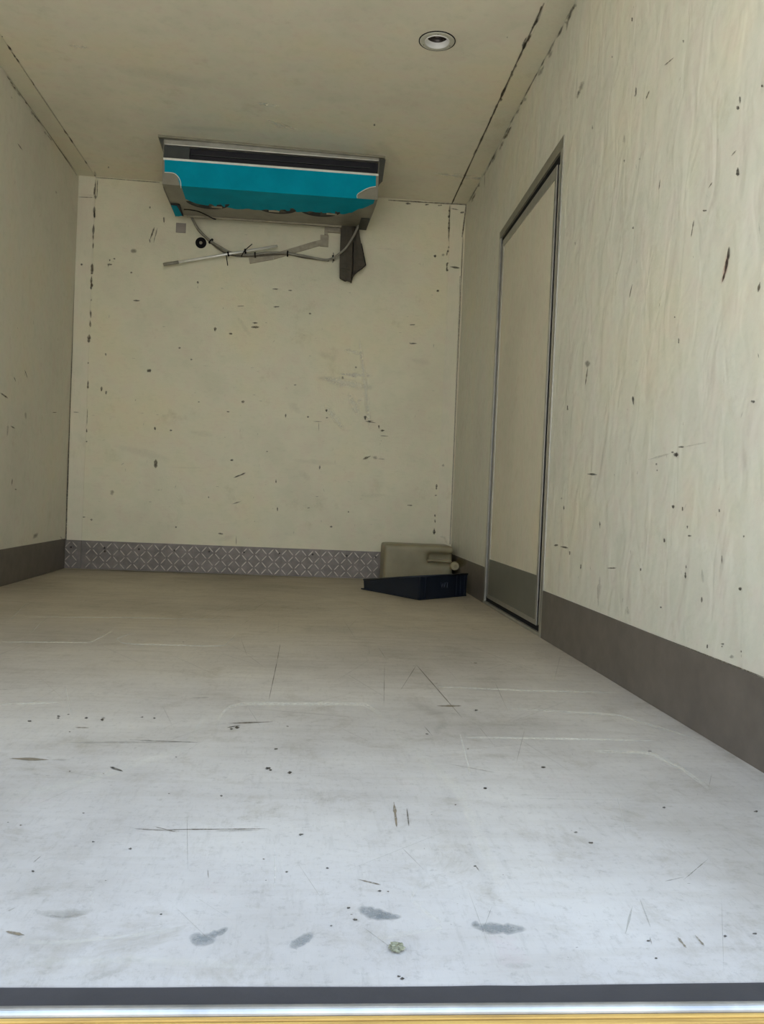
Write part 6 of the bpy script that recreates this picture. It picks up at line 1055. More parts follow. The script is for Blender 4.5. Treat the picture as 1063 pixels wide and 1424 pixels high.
('R','n',0.85,[(3.6265,2.3514,0.00224,0.00136),(3.6613,2.35,0.01468,0.00886),(3.6968,2.3486,0.01446,0.00864),(3.733,2.3471,0.0121,0.00716),(3.7698,2.3457,0.02301,0.01348),(3.8074,2.3441,0.01376,0.00797),(3.8458,2.3426,0.00449,0.00258)]),
('R','n',0.85,[(3.6754,2.3631,0.00154,0.00092),(3.6943,2.3617,0.00679,0.00404),(3.7134,2.3603,0.00733,0.00433),(3.7326,2.3589,0.00794,0.00467),(3.7521,2.3575,0.01109,0.00649),(3.7717,2.3561,0.00852,0.00495),(3.7916,2.3546,0.0109,0.0063),(3.8116,2.3532,0.01176,0.00676),(3.8319,2.3517,0.00843,0.00482),(3.8524,2.3502,0.00342,0.00194),(3.8731,2.3487,0.00239,0.00135)]),
('R','k',0.85,[(3.8849,2.341,0.00445,0.00276),(3.8986,2.3429,0.02437,0.01509),(3.9123,2.3448,0.02466,0.01523),(3.9262,2.3467,0.00396,0.00244)]),
('R','k',0.85,[(4.0539,2.3568,0.00684,0.00375),(4.0755,2.3561,0.04322,0.02356),(4.0974,2.3553,0.04062,0.02202),(4.1194,2.3546,0.04686,0.02526),(4.1417,2.3538,0.00554,0.00297)]),
('R','n',0.85,[(4.3945,2.341,0.00539,0.00269),(4.4454,2.3385,0.00887,0.00438),(4.4974,2.336,0.02138,0.01043),(4.5507,2.3333,0.02475,0.01192),(4.6052,2.3307,0.0175,0.00832),(4.661,2.3279,0.01979,0.00929),(4.7182,2.3251,0.00579,0.00268)]),
('R','k',0.85,[(4.9239,2.3359,0.0094,0.00428),(4.9636,2.3359,0.03483,0.01575),(5.004,2.3359,0.02132,0.00956),(5.045,2.3359,0.03953,0.0176),(5.0866,2.3359,0.02654,0.01172),(5.129,2.3359,0.04981,0.02181),(5.172,2.336,0.02885,0.01253),(5.2158,2.336,0.00937,0.00404)]),
('R','n',0.85,[(4.7201,2.3338,0.00296,0.00114),(4.7201,2.3193,0.0057,0.00217),(4.7201,2.3047,0.01747,0.00661),(4.7202,2.2901,0.01669,0.00626),(4.7202,2.2756,0.01506,0.00561),(4.7202,2.261,0.00984,0.00363),(4.7202,2.2464,0.00226,0.00083)]),
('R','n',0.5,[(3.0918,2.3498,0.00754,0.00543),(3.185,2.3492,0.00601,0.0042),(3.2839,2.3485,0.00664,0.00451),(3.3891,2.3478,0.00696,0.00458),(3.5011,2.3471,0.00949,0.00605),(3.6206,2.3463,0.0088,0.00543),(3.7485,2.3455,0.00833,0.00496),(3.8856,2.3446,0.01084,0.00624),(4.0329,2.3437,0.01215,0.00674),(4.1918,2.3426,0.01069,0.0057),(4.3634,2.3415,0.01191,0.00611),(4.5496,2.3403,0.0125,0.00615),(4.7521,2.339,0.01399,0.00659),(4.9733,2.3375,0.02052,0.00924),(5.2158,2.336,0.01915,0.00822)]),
('R','n',0.8,[(2.9569,1.9921,0.00707,0.00413),(2.9655,1.9878,0.02718,0.01577),(2.9742,1.9836,0.02316,0.01337),(2.9829,1.9793,0.0319,0.01832),(2.9917,1.975,0.01789,0.01022),(3.0005,1.9707,0.02743,0.01559),(3.0094,1.9664,0.00625,0.00353)]),
('R','n',0.7,[(3.0031,1.9787,0.00212,0.00114),(3.0083,1.9729,0.01783,0.00952),(3.0136,1.967,0.02095,0.01112),(3.0189,1.9612,0.01724,0.00911),(3.0242,1.9553,0.00212,0.00112)]),
('R','k',0.8,[(2.4371,1.7229,0.00073,0.00035),(2.4366,1.7177,0.00479,0.00228),(2.4361,1.7124,0.00647,0.00306),(2.4356,1.7072,0.00549,0.00259),(2.435,1.702,0.00487,0.00229),(2.4345,1.6968,0.00099,0.00046)]),
('R','k',0.8,[(2.4426,1.7047,0.00208,0.0009),(2.4419,1.7027,0.00761,0.00329),(2.4413,1.7007,0.01064,0.0046),(2.4406,1.6988,0.01099,0.00474),(2.44,1.6968,0.00426,0.00184),(2.4393,1.6948,0.00114,0.00049)]),
('R','k',0.8,[(2.6627,1.9294,0.00201,0.00102),(2.6623,1.9274,0.00475,0.0024),(2.662,1.9254,0.00971,0.0049),(2.6616,1.9235,0.01007,0.00508),(2.6613,1.9215,0.00823,0.00414),(2.661,1.9195,0.00113,0.00057)]),
('R','k',0.8,[(2.1189,1.6906,0.00148,0.00073),(2.1185,1.6889,0.0063,0.00311),(2.118,1.6872,0.00648,0.0032),(2.1175,1.6856,0.00338,0.00167),(2.1171,1.6839,0.00461,0.00227),(2.1166,1.6822,0.00158,0.00078)]),
('R','k',0.8,[(1.8124,1.3856,0.00233,0.00087),(1.8117,1.3835,0.008,0.00299),(1.8109,1.3814,0.00631,0.00235),(1.8101,1.3793,0.00974,0.00362),(1.8093,1.3772,0.00649,0.00241),(1.8085,1.3751,0.00239,0.00088)]),
('R','k',0.8,[(1.8034,1.4021,0.0008,0.00037),(1.803,1.3988,0.00506,0.00232),(1.8027,1.3955,0.00475,0.00217),(1.8023,1.3922,0.00583,0.00265),(1.8019,1.3889,0.00226,0.00102),(1.8016,1.3857,0.00067,0.0003)]),
('R','k',0.8,[(1.7974,1.2458,0.00281,0.00108),(1.797,1.2419,0.00564,0.00216),(1.7967,1.2381,0.0078,0.00297),(1.7964,1.2342,0.0076,0.00288),(1.7961,1.2304,0.01011,0.00381),(1.7957,1.2266,0.00248,0.00093)]),
('R','k',0.8,[(2.8309,1.7835,0.00264,0.00113),(2.8303,1.7799,0.00542,0.00232),(2.8297,1.7763,0.00566,0.00241),(2.8291,1.7727,0.01118,0.00476),(2.8285,1.7691,0.01111,0.00471),(2.8279,1.7655,0.0011,0.00046)]),
('R','k',0.8,[(2.3842,1.4975,0.00244,0.0008),(2.3833,1.4959,0.00442,0.00144),(2.3825,1.4943,0.00746,0.00242),(2.3817,1.4926,0.01156,0.00375),(2.3809,1.491,0.0041,0.00133),(2.38,1.4894,0.0024,0.00078)]),
('R','k',0.8,[(2.5068,1.5402,0.0011,0.00044),(2.5068,1.5385,0.00642,0.00259),(2.5067,1.5367,0.00637,0.00256),(2.5067,1.535,0.00379,0.00152),(2.5066,1.5333,0.00364,0.00146),(2.5066,1.5315,0.00111,0.00044)]),
('R','k',0.8,[(1.96,1.2066,-6e-05,-0.00028),(1.9554,1.2052,-0.00042,-0.00192),(1.9508,1.2038,-0.00066,-0.00307),(1.9463,1.2024,-0.00033,-0.00152),(1.9418,1.201,-0.00048,-0.00222),(1.9373,1.1996,-0.00013,-0.00062)]),
('R','k',0.8,[(2.4065,1.3096,0.00132,0.0005),(2.407,1.3083,0.00387,0.00146),(2.4075,1.3071,0.00419,0.00158),(2.4081,1.3058,0.00655,0.00246),(2.4086,1.3046,0.00873,0.00327),(2.4091,1.3034,0.001,0.00038)]),
('R','k',0.8,[(2.9668,1.4321,0.00213,0.0006),(2.966,1.4293,0.00666,0.00186),(2.9651,1.4265,0.01112,0.00309),(2.9642,1.4237,0.00502,0.00139),(2.9633,1.421,0.00872,0.00241),(2.9624,1.4182,0.00135,0.00037)]),
('R','k',0.8,[(1.711,1.3834,0.00115,0.00046),(1.7105,1.382,0.004,0.0016),(1.71,1.3806,0.00504,0.00201),(1.7095,1.3792,0.00507,0.00202),(1.7091,1.3778,0.00539,0.00214),(1.7086,1.3764,0.00054,0.00022)]),
('R','k',0.8,[(2.4968,1.9572,0.00179,0.00103),(2.4969,1.9547,0.0067,0.00384),(2.4969,1.9522,0.00697,0.00398),(2.497,1.9496,0.00428,0.00244),(2.497,1.9471,0.007,0.00399),(2.4971,1.9446,0.00155,0.00088)]),
('R','k',0.8,[(2.0903,0.9853,0.00063,8e-05),(2.0898,0.9845,0.0041,0.00054),(2.0894,0.9837,0.003,0.00039),(2.089,0.9829,0.00608,0.00079),(2.0886,0.9821,0.0027,0.00035),(2.0882,0.9813,0.00111,0.00014)]),
('R','k',0.8,[(2.7645,0.9849,0.00537,0.00092),(2.7643,0.9792,0.02288,0.00386),(2.7641,0.9735,0.03664,0.00611),(2.7638,0.9678,0.03325,0.00548),(2.7636,0.962,0.01538,0.0025),(2.7634,0.9563,0.00317,0.00051)]),
('R','k',0.8,[(2.3468,0.8151,0.00239,0.00023),(2.3454,0.81,0.00838,0.00078),(2.344,0.805,0.01002,0.00092),(2.3426,0.8,0.00566,0.00051),(2.3412,0.795,0.00563,0.00049),(2.3398,0.79,0.00217,0.00019)]),
('R','k',0.8,[(2.9652,0.8562,0.0019,0.0002),(2.9645,0.8525,0.00484,0.0005),(2.9638,0.8488,0.00669,0.00068),(2.9631,0.845,0.00572,0.00057),(2.9624,0.8413,0.01203,0.00119),(2.9617,0.8376,0.00284,0.00028)]),
('R','k',0.8,[(2.0583,0.9253,0.00072,0.00015),(2.0583,0.9224,0.00442,0.0009),(2.0583,0.9196,0.00401,0.00081),(2.0583,0.9168,0.00243,0.00049),(2.0583,0.9139,0.00443,0.00089),(2.0583,0.9111,0.00071,0.00014)]),
('R','k',0.8,[(1.6929,0.7279,0.00015,-0.00087),(1.6894,0.7273,0.00053,-0.00296),(1.6859,0.7267,0.00036,-0.00202),(1.6825,0.726,0.00062,-0.00352),(1.679,0.7254,0.0005,-0.00281),(1.6756,0.7248,0.00015,-0.00083)]),
('R','k',0.8,[(2.057,0.6367,0.00011,-0.00142),(2.0511,0.6362,0.00043,-0.00545),(2.0452,0.6358,0.00033,-0.00418),(2.0393,0.6353,0.00058,-0.00748),(2.0335,0.6348,0.00028,-0.00365),(2.0277,0.6343,0.00013,-0.00167)]),
('R','k',0.8,[(2.0319,0.6538,-8e-05,-0.00062),(2.0253,0.6535,-0.00019,-0.00151),(2.0188,0.6531,-0.00026,-0.00206),(2.0123,0.6527,-0.00032,-0.00253),(2.0058,0.6524,-0.00031,-0.00249),(1.9994,0.652,-5e-05,-0.00044)]),
('R','k',0.8,[(2.0725,0.6429,-5e-05,-0.00028),(2.0691,0.6428,-0.00018,-0.00111),(2.0657,0.6426,-0.00025,-0.00159),(2.0623,0.6425,-0.00038,-0.00238),(2.0589,0.6423,-0.0003,-0.00188),(2.0555,0.6422,-5e-05,-0.00029)]),
('R','k',0.8,[(2.1585,0.6196,0.00072,8e-05),(2.159,0.6184,0.00622,0.00073),(2.1594,0.6172,0.00566,0.00066),(2.1598,0.616,0.00635,0.00074),(2.1603,0.6149,0.00354,0.00041),(2.1607,0.6137,0.00094,0.00011)]),
('R','k',0.8,[(2.1538,0.6028,0.00079,-0.0),(2.1535,0.6019,0.00254,-1e-05),(2.1532,0.601,0.00569,-2e-05),(2.1529,0.6001,0.00371,-1e-05),(2.1526,0.5992,0.0051,-2e-05),(2.1523,0.5983,0.0012,-0.0)]),
('R','k',0.8,[(2.9829,0.5309,0.00185,0.0001),(2.9836,0.5292,0.01561,0.00081),(2.9844,0.5276,0.01057,0.00054),(2.9851,0.526,0.01203,0.00061),(2.9858,0.5243,0.01481,0.00075),(2.9866,0.5227,0.00258,0.00013)]),
('R','k',0.8,[(2.9524,0.5015,0.00105,-1e-05),(2.952,0.4984,0.00627,-5e-05),(2.9516,0.4954,0.00521,-5e-05),(2.9512,0.4924,0.01092,-0.00011),(2.9509,0.4893,0.00479,-5e-05),(2.9505,0.4863,0.00203,-2e-05)]),
('R','k',0.8,[(2.5718,0.4563,0.00151,-6e-05),(2.5708,0.4519,0.00469,-0.00019),(2.5697,0.4475,0.00774,-0.00033),(2.5687,0.4431,0.00342,-0.00015),(2.5676,0.4387,0.00304,-0.00014),(2.5665,0.4344,0.00158,-8e-05)]),
('R','k',0.8,[(2.0461,0.5116,0.00122,-5e-05),(2.0455,0.5097,0.01046,-0.00046),(2.045,0.5079,0.00818,-0.00037),(2.0444,0.5061,0.00902,-0.00041),(2.0438,0.5042,0.00583,-0.00027),(2.0433,0.5024,0.00259,-0.00012)]),
('R','k',0.8,[(1.9913,0.5076,0.00166,-3e-05),(1.991,0.5056,0.00446,-9e-05),(1.9907,0.5037,0.00378,-8e-05),(1.9904,0.5018,0.00391,-9e-05),(1.9901,0.4998,0.00559,-0.00013),(1.9898,0.4979,0.00108,-3e-05)]),
('R','k',0.8,[(1.8063,0.5052,0.00047,-3e-05),(1.8058,0.5037,0.00277,-0.00018),(1.8053,0.5022,0.00284,-0.00018),(1.8048,0.5007,0.00276,-0.00018),(1.8043,0.4992,0.0037,-0.00025),(1.8039,0.4977,0.00057,-4e-05)]),
('R','k',0.8,[(1.9597,0.4633,0.00107,-5e-05),(1.9595,0.4619,0.00446,-0.00021),(1.9592,0.4606,0.00448,-0.00021),(1.959,0.4592,0.00237,-0.00011),(1.9588,0.4578,0.00315,-0.00015),(1.9585,0.4565,0.00055,-3e-05)]),
('R','k',0.8,[(1.9548,0.4396,0.0,-0.00069),(1.9508,0.4397,1e-05,-0.00223),(1.9468,0.4398,1e-05,-0.00283),(1.9429,0.4399,1e-05,-0.00166),(1.9389,0.44,1e-05,-0.00156),(1.935,0.4401,0.0,-0.00052)]),
('R','k',0.8,[(2.0887,0.4273,0.00131,-0.00011),(2.088,0.4251,0.00626,-0.00053),(2.0873,0.423,0.00545,-0.00047),(2.0866,0.4208,0.00517,-0.00045),(2.0859,0.4187,0.00655,-0.00057),(2.0852,0.4166,0.00129,-0.00011)]),
('R','k',0.8,[(1.6931,0.4519,0.00081,2e-05),(1.6933,0.4511,0.00418,0.0001),(1.6934,0.4502,0.00402,9e-05),(1.6936,0.4494,0.00225,5e-05),(1.6937,0.4486,0.00369,8e-05),(1.6938,0.4477,0.0009,2e-05)]),
('R','k',0.8,[(3.053,0.355,-0.00036,-0.00074),(3.0422,0.3559,-0.00133,-0.00271),(3.0314,0.3568,-0.00202,-0.00411),(3.0207,0.3577,-0.00187,-0.00383),(3.0101,0.3586,-0.0016,-0.00329),(2.9995,0.3594,-0.00043,-0.00089)]),
('R','k',0.8,[(2.8617,0.3463,0.00222,-0.00013),(2.8614,0.3438,0.01033,-0.00063),(2.861,0.3412,0.00589,-0.00037),(2.8607,0.3387,0.00591,-0.00037),(2.8604,0.3361,0.00645,-0.00041),(2.8601,0.3336,0.0024,-0.00016)]),
('R','k',0.8,[(2.736,0.3115,0.00115,-7e-05),(2.7361,0.3082,0.00543,-0.00034),(2.7362,0.3049,0.00374,-0.00024),(2.7362,0.3016,0.00774,-0.0005),(2.7363,0.2983,0.00656,-0.00043),(2.7364,0.295,0.00129,-9e-05)]),
('R','k',0.8,[(2.2304,0.3402,0.00083,-4e-05),(2.2305,0.3387,0.00548,-0.00029),(2.2306,0.3371,0.00352,-0.00019),(2.2307,0.3356,0.00598,-0.00033),(2.2308,0.334,0.00384,-0.00021),(2.231,0.3325,0.00163,-9e-05)]),
('R','k',0.8,[(1.7836,0.4055,0.00045,-3e-05),(1.7832,0.4018,0.00148,-0.0001),(1.7828,0.3981,0.0016,-0.00012),(1.7824,0.3944,0.00299,-0.00022),(1.782,0.3906,0.00173,-0.00013),(1.7816,0.3869,0.00042,-3e-05)]),
('R','k',0.8,[(1.9584,0.3533,0.00119,-0.00012),(1.9579,0.3503,0.00468,-0.00046),(1.9574,0.3472,0.00275,-0.00028),(1.9569,0.3442,0.00631,-0.00064),(1.9564,0.3412,0.00506,-0.00052),(1.9559,0.3382,0.00149,-0.00016)]),
('R','k',0.8,[(1.7,0.3444,0.00175,-0.00038),(1.6992,0.343,0.00785,-0.00172),(1.6985,0.3417,0.00735,-0.00162),(1.6977,0.3403,0.00726,-0.0016),(1.6969,0.339,0.0047,-0.00104),(1.6962,0.3376,0.00117,-0.00026)]),
('R','k',0.8,[(1.8676,0.3049,0.00147,-0.00017),(1.8673,0.3024,0.00315,-0.00036),(1.8671,0.2998,0.00487,-0.00057),(1.8668,0.2972,0.00641,-0.00076),(1.8666,0.2946,0.00442,-0.00053),(1.8663,0.292,0.00128,-0.00016)]),
('R','k',0.8,[(2.0942,0.252,-0.00012,-0.00052),(2.0918,0.2524,-0.00025,-0.00107),(2.0893,0.2527,-0.00052,-0.00224),(2.0869,0.2531,-0.00065,-0.00284),(2.0845,0.2535,-0.00022,-0.00095),(2.082,0.2538,-6e-05,-0.00024)]),
('R','k',0.8,[(1.8295,0.2037,0.00063,-9e-05),(1.8296,0.2018,0.00391,-0.00056),(1.8297,0.1998,0.00239,-0.00034),(1.8297,0.1979,0.00465,-0.00067),(1.8298,0.196,0.00339,-0.0005),(1.8298,0.194,0.00041,-6e-05)]),
('R','k',0.8,[(1.7684,0.215,-3e-05,-0.00037),(1.7652,0.2155,-6e-05,-0.0008),(1.7621,0.216,-0.0001,-0.0013),(1.7589,0.2165,-0.00015,-0.00193),(1.7558,0.217,-0.0001,-0.00132),(1.7526,0.2176,-3e-05,-0.00042)]),
('R','k',0.8,[(1.7214,0.2011,0.00164,-0.00044),(1.7206,0.1994,0.00449,-0.00122),(1.7198,0.1977,0.01031,-0.00282),(1.719,0.1961,0.01196,-0.00328),(1.7181,0.1944,0.00873,-0.00241),(1.7173,0.1928,0.00186,-0.00051)]),
('R','k',0.8,[(1.6824,0.2165,0.0008,-0.00018),(1.6821,0.2156,0.00225,-0.00052),(1.6819,0.2147,0.00258,-0.0006),(1.6816,0.2138,0.0035,-0.00081),(1.6813,0.2129,0.00127,-0.0003),(1.681,0.212,0.00041,-0.0001)]),
('R','k',0.8,[(1.9565,0.3705,0.00045,-4e-05),(1.9562,0.3688,0.0016,-0.00014),(1.956,0.3672,0.0019,-0.00017),(1.9557,0.3655,0.00412,-0.00036),(1.9555,0.3638,0.00218,-0.00019),(1.9552,0.3621,0.00079,-7e-05)]),
('R','k',0.8,[(1.7632,0.212,0.00083,-0.00018),(1.7631,0.2114,0.00253,-0.00054),(1.7629,0.2108,0.00256,-0.00055),(1.7627,0.2102,0.0039,-0.00084),(1.7626,0.2096,0.00154,-0.00033),(1.7624,0.209,0.00093,-0.0002)]),
('R','n',0.75,[(2.3318,1.663,0.00145,0.0009),(2.3378,1.6598,0.0051,0.00316),(2.3438,1.6566,0.00332,0.00205),(2.3498,1.6534,0.00632,0.00388),(2.3558,1.6501,0.00103,0.00063)]),
('R','n',0.75,[(2.1728,1.6736,0.00075,0.00071),(2.1845,1.6755,0.00199,0.00189),(2.1963,1.6773,0.00308,0.00291),(2.2083,1.6792,0.00188,0.00176),(2.2204,1.6811,0.00313,0.00293),(2.2326,1.6831,0.00056,0.00052)]),
('R','n',0.75,[(1.8077,1.2872,0.00054,0.00044),(1.815,1.2859,0.00249,0.00199),(1.8223,1.2847,0.00227,0.0018),(1.8297,1.2834,0.00047,0.00037)]),
('R','n',0.75,[(1.9148,1.2576,0.00047,0.00031),(1.9216,1.2551,0.00325,0.00212),(1.9284,1.2526,0.00155,0.00101),(1.9354,1.2501,0.00031,0.0002)]),
('R','k',0.75,[(1.8191,1.0812,0.00136,0.00043),(1.8191,1.0752,0.00487,0.00152),(1.8192,1.0693,0.0061,0.00188),(1.8192,1.0633,0.00691,0.00211),(1.8193,1.0573,0.00555,0.00168),(1.8193,1.0513,0.00066,0.0002)]),
('R','n',0.75,[(1.6792,0.9691,0.00089,0.00032),(1.6808,0.9644,0.00249,0.00088),(1.6825,0.9597,0.00668,0.00235),(1.6841,0.9549,0.00526,0.00184),(1.6858,0.9502,0.00123,0.00042)]),
('R','n',0.75,[(2.2249,1.3785,0.0008,0.00033),(2.2261,1.3729,0.00208,0.00086),(2.2273,1.3672,0.00297,0.00122),(2.2286,1.3615,0.00413,0.00169),(2.2298,1.3558,0.00175,0.00071),(2.231,1.3502,0.00039,0.00016)]),
('R','n',0.75,[(2.3935,1.1414,0.00076,0.00025),(2.397,1.1344,0.00271,0.00087),(2.4005,1.1275,0.00335,0.00106),(2.404,1.1205,0.00363,0.00114),(2.4076,1.1135,0.0035,0.00109),(2.4111,1.1064,0.00101,0.00031)]),
('R','n',0.75,[(2.7603,0.9559,0.00159,0.00031),(2.7628,0.9481,0.00406,0.00078),(2.7654,0.9404,0.00433,0.00082),(2.7679,0.9326,0.00847,0.00159),(2.7705,0.9248,0.00333,0.00061),(2.773,0.917,0.00604,0.00109),(2.7756,0.9092,0.00349,0.00062),(2.7781,0.9014,0.00109,0.00019)]),
('R','k',0.75,[(2.7169,0.6066,4e-05,-0.00058),(2.6917,0.6053,0.00015,-0.00202),(2.6669,0.604,0.0003,-0.00407),(2.6426,0.6028,0.00024,-0.00326),(2.6187,0.6016,5e-05,-0.00067)]),
('R','k',0.75,[(2.9725,0.3557,0.00042,-0.00094),(2.9409,0.3558,0.00142,-0.00321),(2.9099,0.356,0.00175,-0.00401),(2.8795,0.3561,0.0004,-0.00092)]),
('R','n',0.75,[(2.0045,1.199,0.00088,0.00035),(2.0062,1.1936,0.00294,0.00114),(2.0078,1.1882,0.00433,0.00168),(2.0094,1.1827,0.00181,0.0007),(2.0111,1.1773,0.00254,0.00097),(2.0127,1.1719,0.00305,0.00115),(2.0143,1.1664,0.003,0.00113),(2.016,1.161,0.00046,0.00017)]),
('R','g',0.4,[(1.8745,0.3696,0.00186,-0.00023),(1.8727,0.3638,0.00455,-0.00058),(1.8709,0.3579,0.00657,-0.00086),(1.869,0.3521,0.00878,-0.00118),(1.8672,0.3463,0.00713,-0.00098),(1.8654,0.3405,0.00692,-0.00097),(1.8637,0.3347,0.00196,-0.00028)]),
('R','g',0.4,[(2.3152,0.2289,0.00356,-0.00064),(2.3117,0.2223,0.008,-0.00147),(2.3081,0.2158,0.01343,-0.0025),(2.3046,0.2092,0.01081,-0.00205),(2.3011,0.2027,0.00355,-0.00068)]),
('R','g',0.4,[(2.5174,1.6216,0.00275,0.00116),(2.5164,1.6136,0.00908,0.00379),(2.5153,1.6057,0.01298,0.00538),(2.5143,1.5978,0.0158,0.00651),(2.5133,1.5899,0.00249,0.00102)]),
('R','g',0.4,[(1.697,1.0987,0.00061,0.00017),(1.6955,1.0926,0.00132,0.00036),(1.694,1.0865,0.00241,0.00065),(1.6925,1.0804,0.00389,0.00104),(1.691,1.0743,0.0023,0.00061),(1.6895,1.0682,0.00135,0.00035),(1.688,1.0621,0.0007,0.00018)]),
('R','n',0.75,[(2.4892,0.3189,-8e-05,-0.00056),(2.4695,0.3205,-0.00021,-0.00159),(2.45,0.3221,-0.00029,-0.00218),(2.4309,0.3237,-0.00032,-0.00237),(2.412,0.3253,-7e-05,-0.00051)]),
('R','g',0.4,[(2.0074,0.6517,-0.00027,-0.00048),(1.9919,0.6521,-0.00071,-0.00128),(1.9768,0.6526,-0.00105,-0.00192),(1.9618,0.653,-0.00093,-0.00171),(1.947,0.6534,-0.0009,-0.00166),(1.9325,0.6539,-0.00087,-0.00162),(1.9182,0.6543,-0.00155,-0.0029),(1.9041,0.6547,-0.00093,-0.00176),(1.8901,0.6551,-0.0011,-0.0021),(1.8764,0.6555,-0.00021,-0.0004)]),
('R','g',0.4,[(2.2263,0.6298,-0.00042,-0.00051),(2.2095,0.631,-0.00148,-0.00182),(2.1928,0.6321,-0.00155,-0.00192),(2.1764,0.6333,-0.00154,-0.00191),(2.1603,0.6344,-0.00308,-0.00385),(2.1443,0.6355,-0.00304,-0.00383),(2.1286,0.6366,-0.00252,-0.0032),(2.1132,0.6377,-0.00286,-0.00366),(2.0979,0.6388,-0.00245,-0.00316),(2.0829,0.6398,-0.00082,-0.00107),(2.068,0.6409,-0.00026,-0.00034)]),
('R','g',0.4,[(2.5489,0.2919,0.00224,-0.00018),(2.5486,0.2837,0.01038,-0.00086),(2.5483,0.2755,0.0109,-0.00094),(2.5479,0.2673,0.00882,-0.00078),(2.5476,0.259,0.02124,-0.00195),(2.5473,0.2508,0.01913,-0.00182),(2.5469,0.2426,0.01642,-0.00161),(2.5466,0.2344,0.01521,-0.00154),(2.5463,0.2262,0.0033,-0.00035)]),
('R','g',0.4,[(2.5646,0.2639,0.00251,-0.00028),(2.5628,0.256,0.00356,-0.00041),(2.561,0.2481,0.00819,-0.00096),(2.5591,0.2402,0.00871,-0.00105),(2.5573,0.2323,0.00583,-0.00072),(2.5555,0.2244,0.01405,-0.00178),(2.5536,0.2165,0.00572,-0.00074),(2.5518,0.2086,0.00894,-0.00119),(2.55,0.2007,0.00476,-0.00065),(2.5481,0.1929,0.00113,-0.00016)]),
('R','r',0.85,[(1.8246,1.0717,0.00276,0.00089),(1.8254,1.0614,0.00918,0.00292),(1.8266,1.0512,0.01078,0.00389),(1.8297,1.0416,0.01118,0.00398),(1.8328,1.0319,0.01263,0.00442),(1.8374,1.0228,0.00715,0.00276),(1.8424,1.0138,0.0098,0.00372),(1.8475,1.0047,0.0022,0.00082)]),
('R','k',0.9,[(1.8219,1.0773,0.00117,0.00039),(1.8229,1.067,0.00309,0.00101),(1.8239,1.0568,0.00328,0.00105),(1.8262,1.047,0.00864,0.00313),(1.8295,1.0374,0.00551,0.00197),(1.8327,1.0279,0.0033,0.00116),(1.8377,1.0189,0.00543,0.00212),(1.843,1.01,0.001,0.00038)]),
('R','n',0.8,[(3.1762,0.1722,0.00348,-0.00314),(2.9702,0.1727,0.00237,-0.00229),(2.7886,0.1732,0.00254,-0.00261),(2.6275,0.1736,0.00243,-0.00265),(2.4835,0.174,0.00203,-0.00234),(2.3539,0.1745,0.00181,-0.00232),(2.2362,0.1756,0.00133,-0.00179),(2.1294,0.1767,0.00156,-0.0022),(2.032,0.1776,0.00115,-0.0017),(1.9428,0.1785,0.00113,-0.00174),(1.8611,0.179,0.00094,-0.00146),(1.7858,0.1793,0.00099,-0.0016),(1.7161,0.1795,0.00109,-0.00183),(1.6514,0.1798,0.00095,-0.00167),(1.5912,0.18,0.00075,-0.00135)]),
('R','n',0.8,[(5.189,0.1712,0.00699,-0.00417),(4.8458,0.1733,0.00567,-0.00361),(4.5446,0.1752,0.00526,-0.00357),(4.278,0.1768,0.00367,-0.00265)]),
('L','n',0.75,[(4.1327,0.9149,-0.00081,-0.00052),(4.1588,0.9114,-0.0065,-0.00419),(4.1853,0.9078,-0.00564,-0.00361),(4.2121,0.9041,-0.00753,-0.00478),(4.2393,0.9004,-0.0015,-0.00095)]),
('L','n',0.75,[(4.4582,1.0702,-0.00093,-0.00024),(4.4702,1.0611,-0.00674,-0.00175),(4.4823,1.0519,-0.00603,-0.00155),(4.4944,1.0427,-0.00555,-0.00141),(4.5066,1.0335,-0.00182,-0.00046)]),
('L','n',0.75,[(4.3068,1.0128,-0.00121,-0.00035),(4.3177,1.0062,-0.00825,-0.00239),(4.3287,0.9995,-0.00407,-0.00117),(4.3397,0.9928,-0.00146,-0.00042)]),
('L','n',0.75,[(4.4929,0.8639,-0.00383,-0.00049),(4.4969,0.8534,-0.02062,-0.00258),(4.5009,0.8428,-0.02046,-0.00251),(4.5049,0.8322,-0.01583,-0.0019),(4.5089,0.8216,-0.002,-0.00024)]),
('L','n',0.75,[(4.2525,0.7779,-0.0022,-0.00012),(4.2509,0.7653,-0.01706,-0.00089),(4.2493,0.7528,-0.01163,-0.00058),(4.2477,0.7403,-0.01301,-0.0006),(4.2461,0.7277,-0.01003,-0.00044),(4.2445,0.7152,-0.0029,-0.00012)]),
('L','n',0.75,[(4.2827,0.7735,-0.00068,-0.0005),(4.3064,0.7708,-0.00472,-0.00347),(4.3303,0.7681,-0.00487,-0.00357),(4.3546,0.7653,-0.00095,-0.00069)]),
('L','n',0.75,[(4.9385,0.9024,6e-05,-0.00043),(4.9696,0.9055,0.00028,-0.00216),(5.0011,0.9086,0.00032,-0.00249),(5.033,0.9117,6e-05,-0.00046)]),
('L','n',0.75,[(4.3405,0.521,-0.00105,1e-05),(4.3384,0.5092,-0.00811,0.00012),(4.3363,0.4974,-0.00699,0.00013),(4.3342,0.4857,-0.00246,5e-05)]),
('L','n',0.75,[(4.3771,0.4685,-0.0007,-0.00083),(4.3876,0.4674,-0.00264,-0.00309),(4.3982,0.4663,-0.00347,-0.00405),(4.4088,0.4652,-0.00029,-0.00034)]),
('L','n',0.75,[(4.7769,0.2385,-0.00578,0.00164),(4.7534,0.2298,-0.01985,0.00572),(4.7302,0.2211,-0.03645,0.01062),(4.7071,0.2126,-0.0228,0.00672),(4.6843,0.2041,-0.00851,0.00254)]),
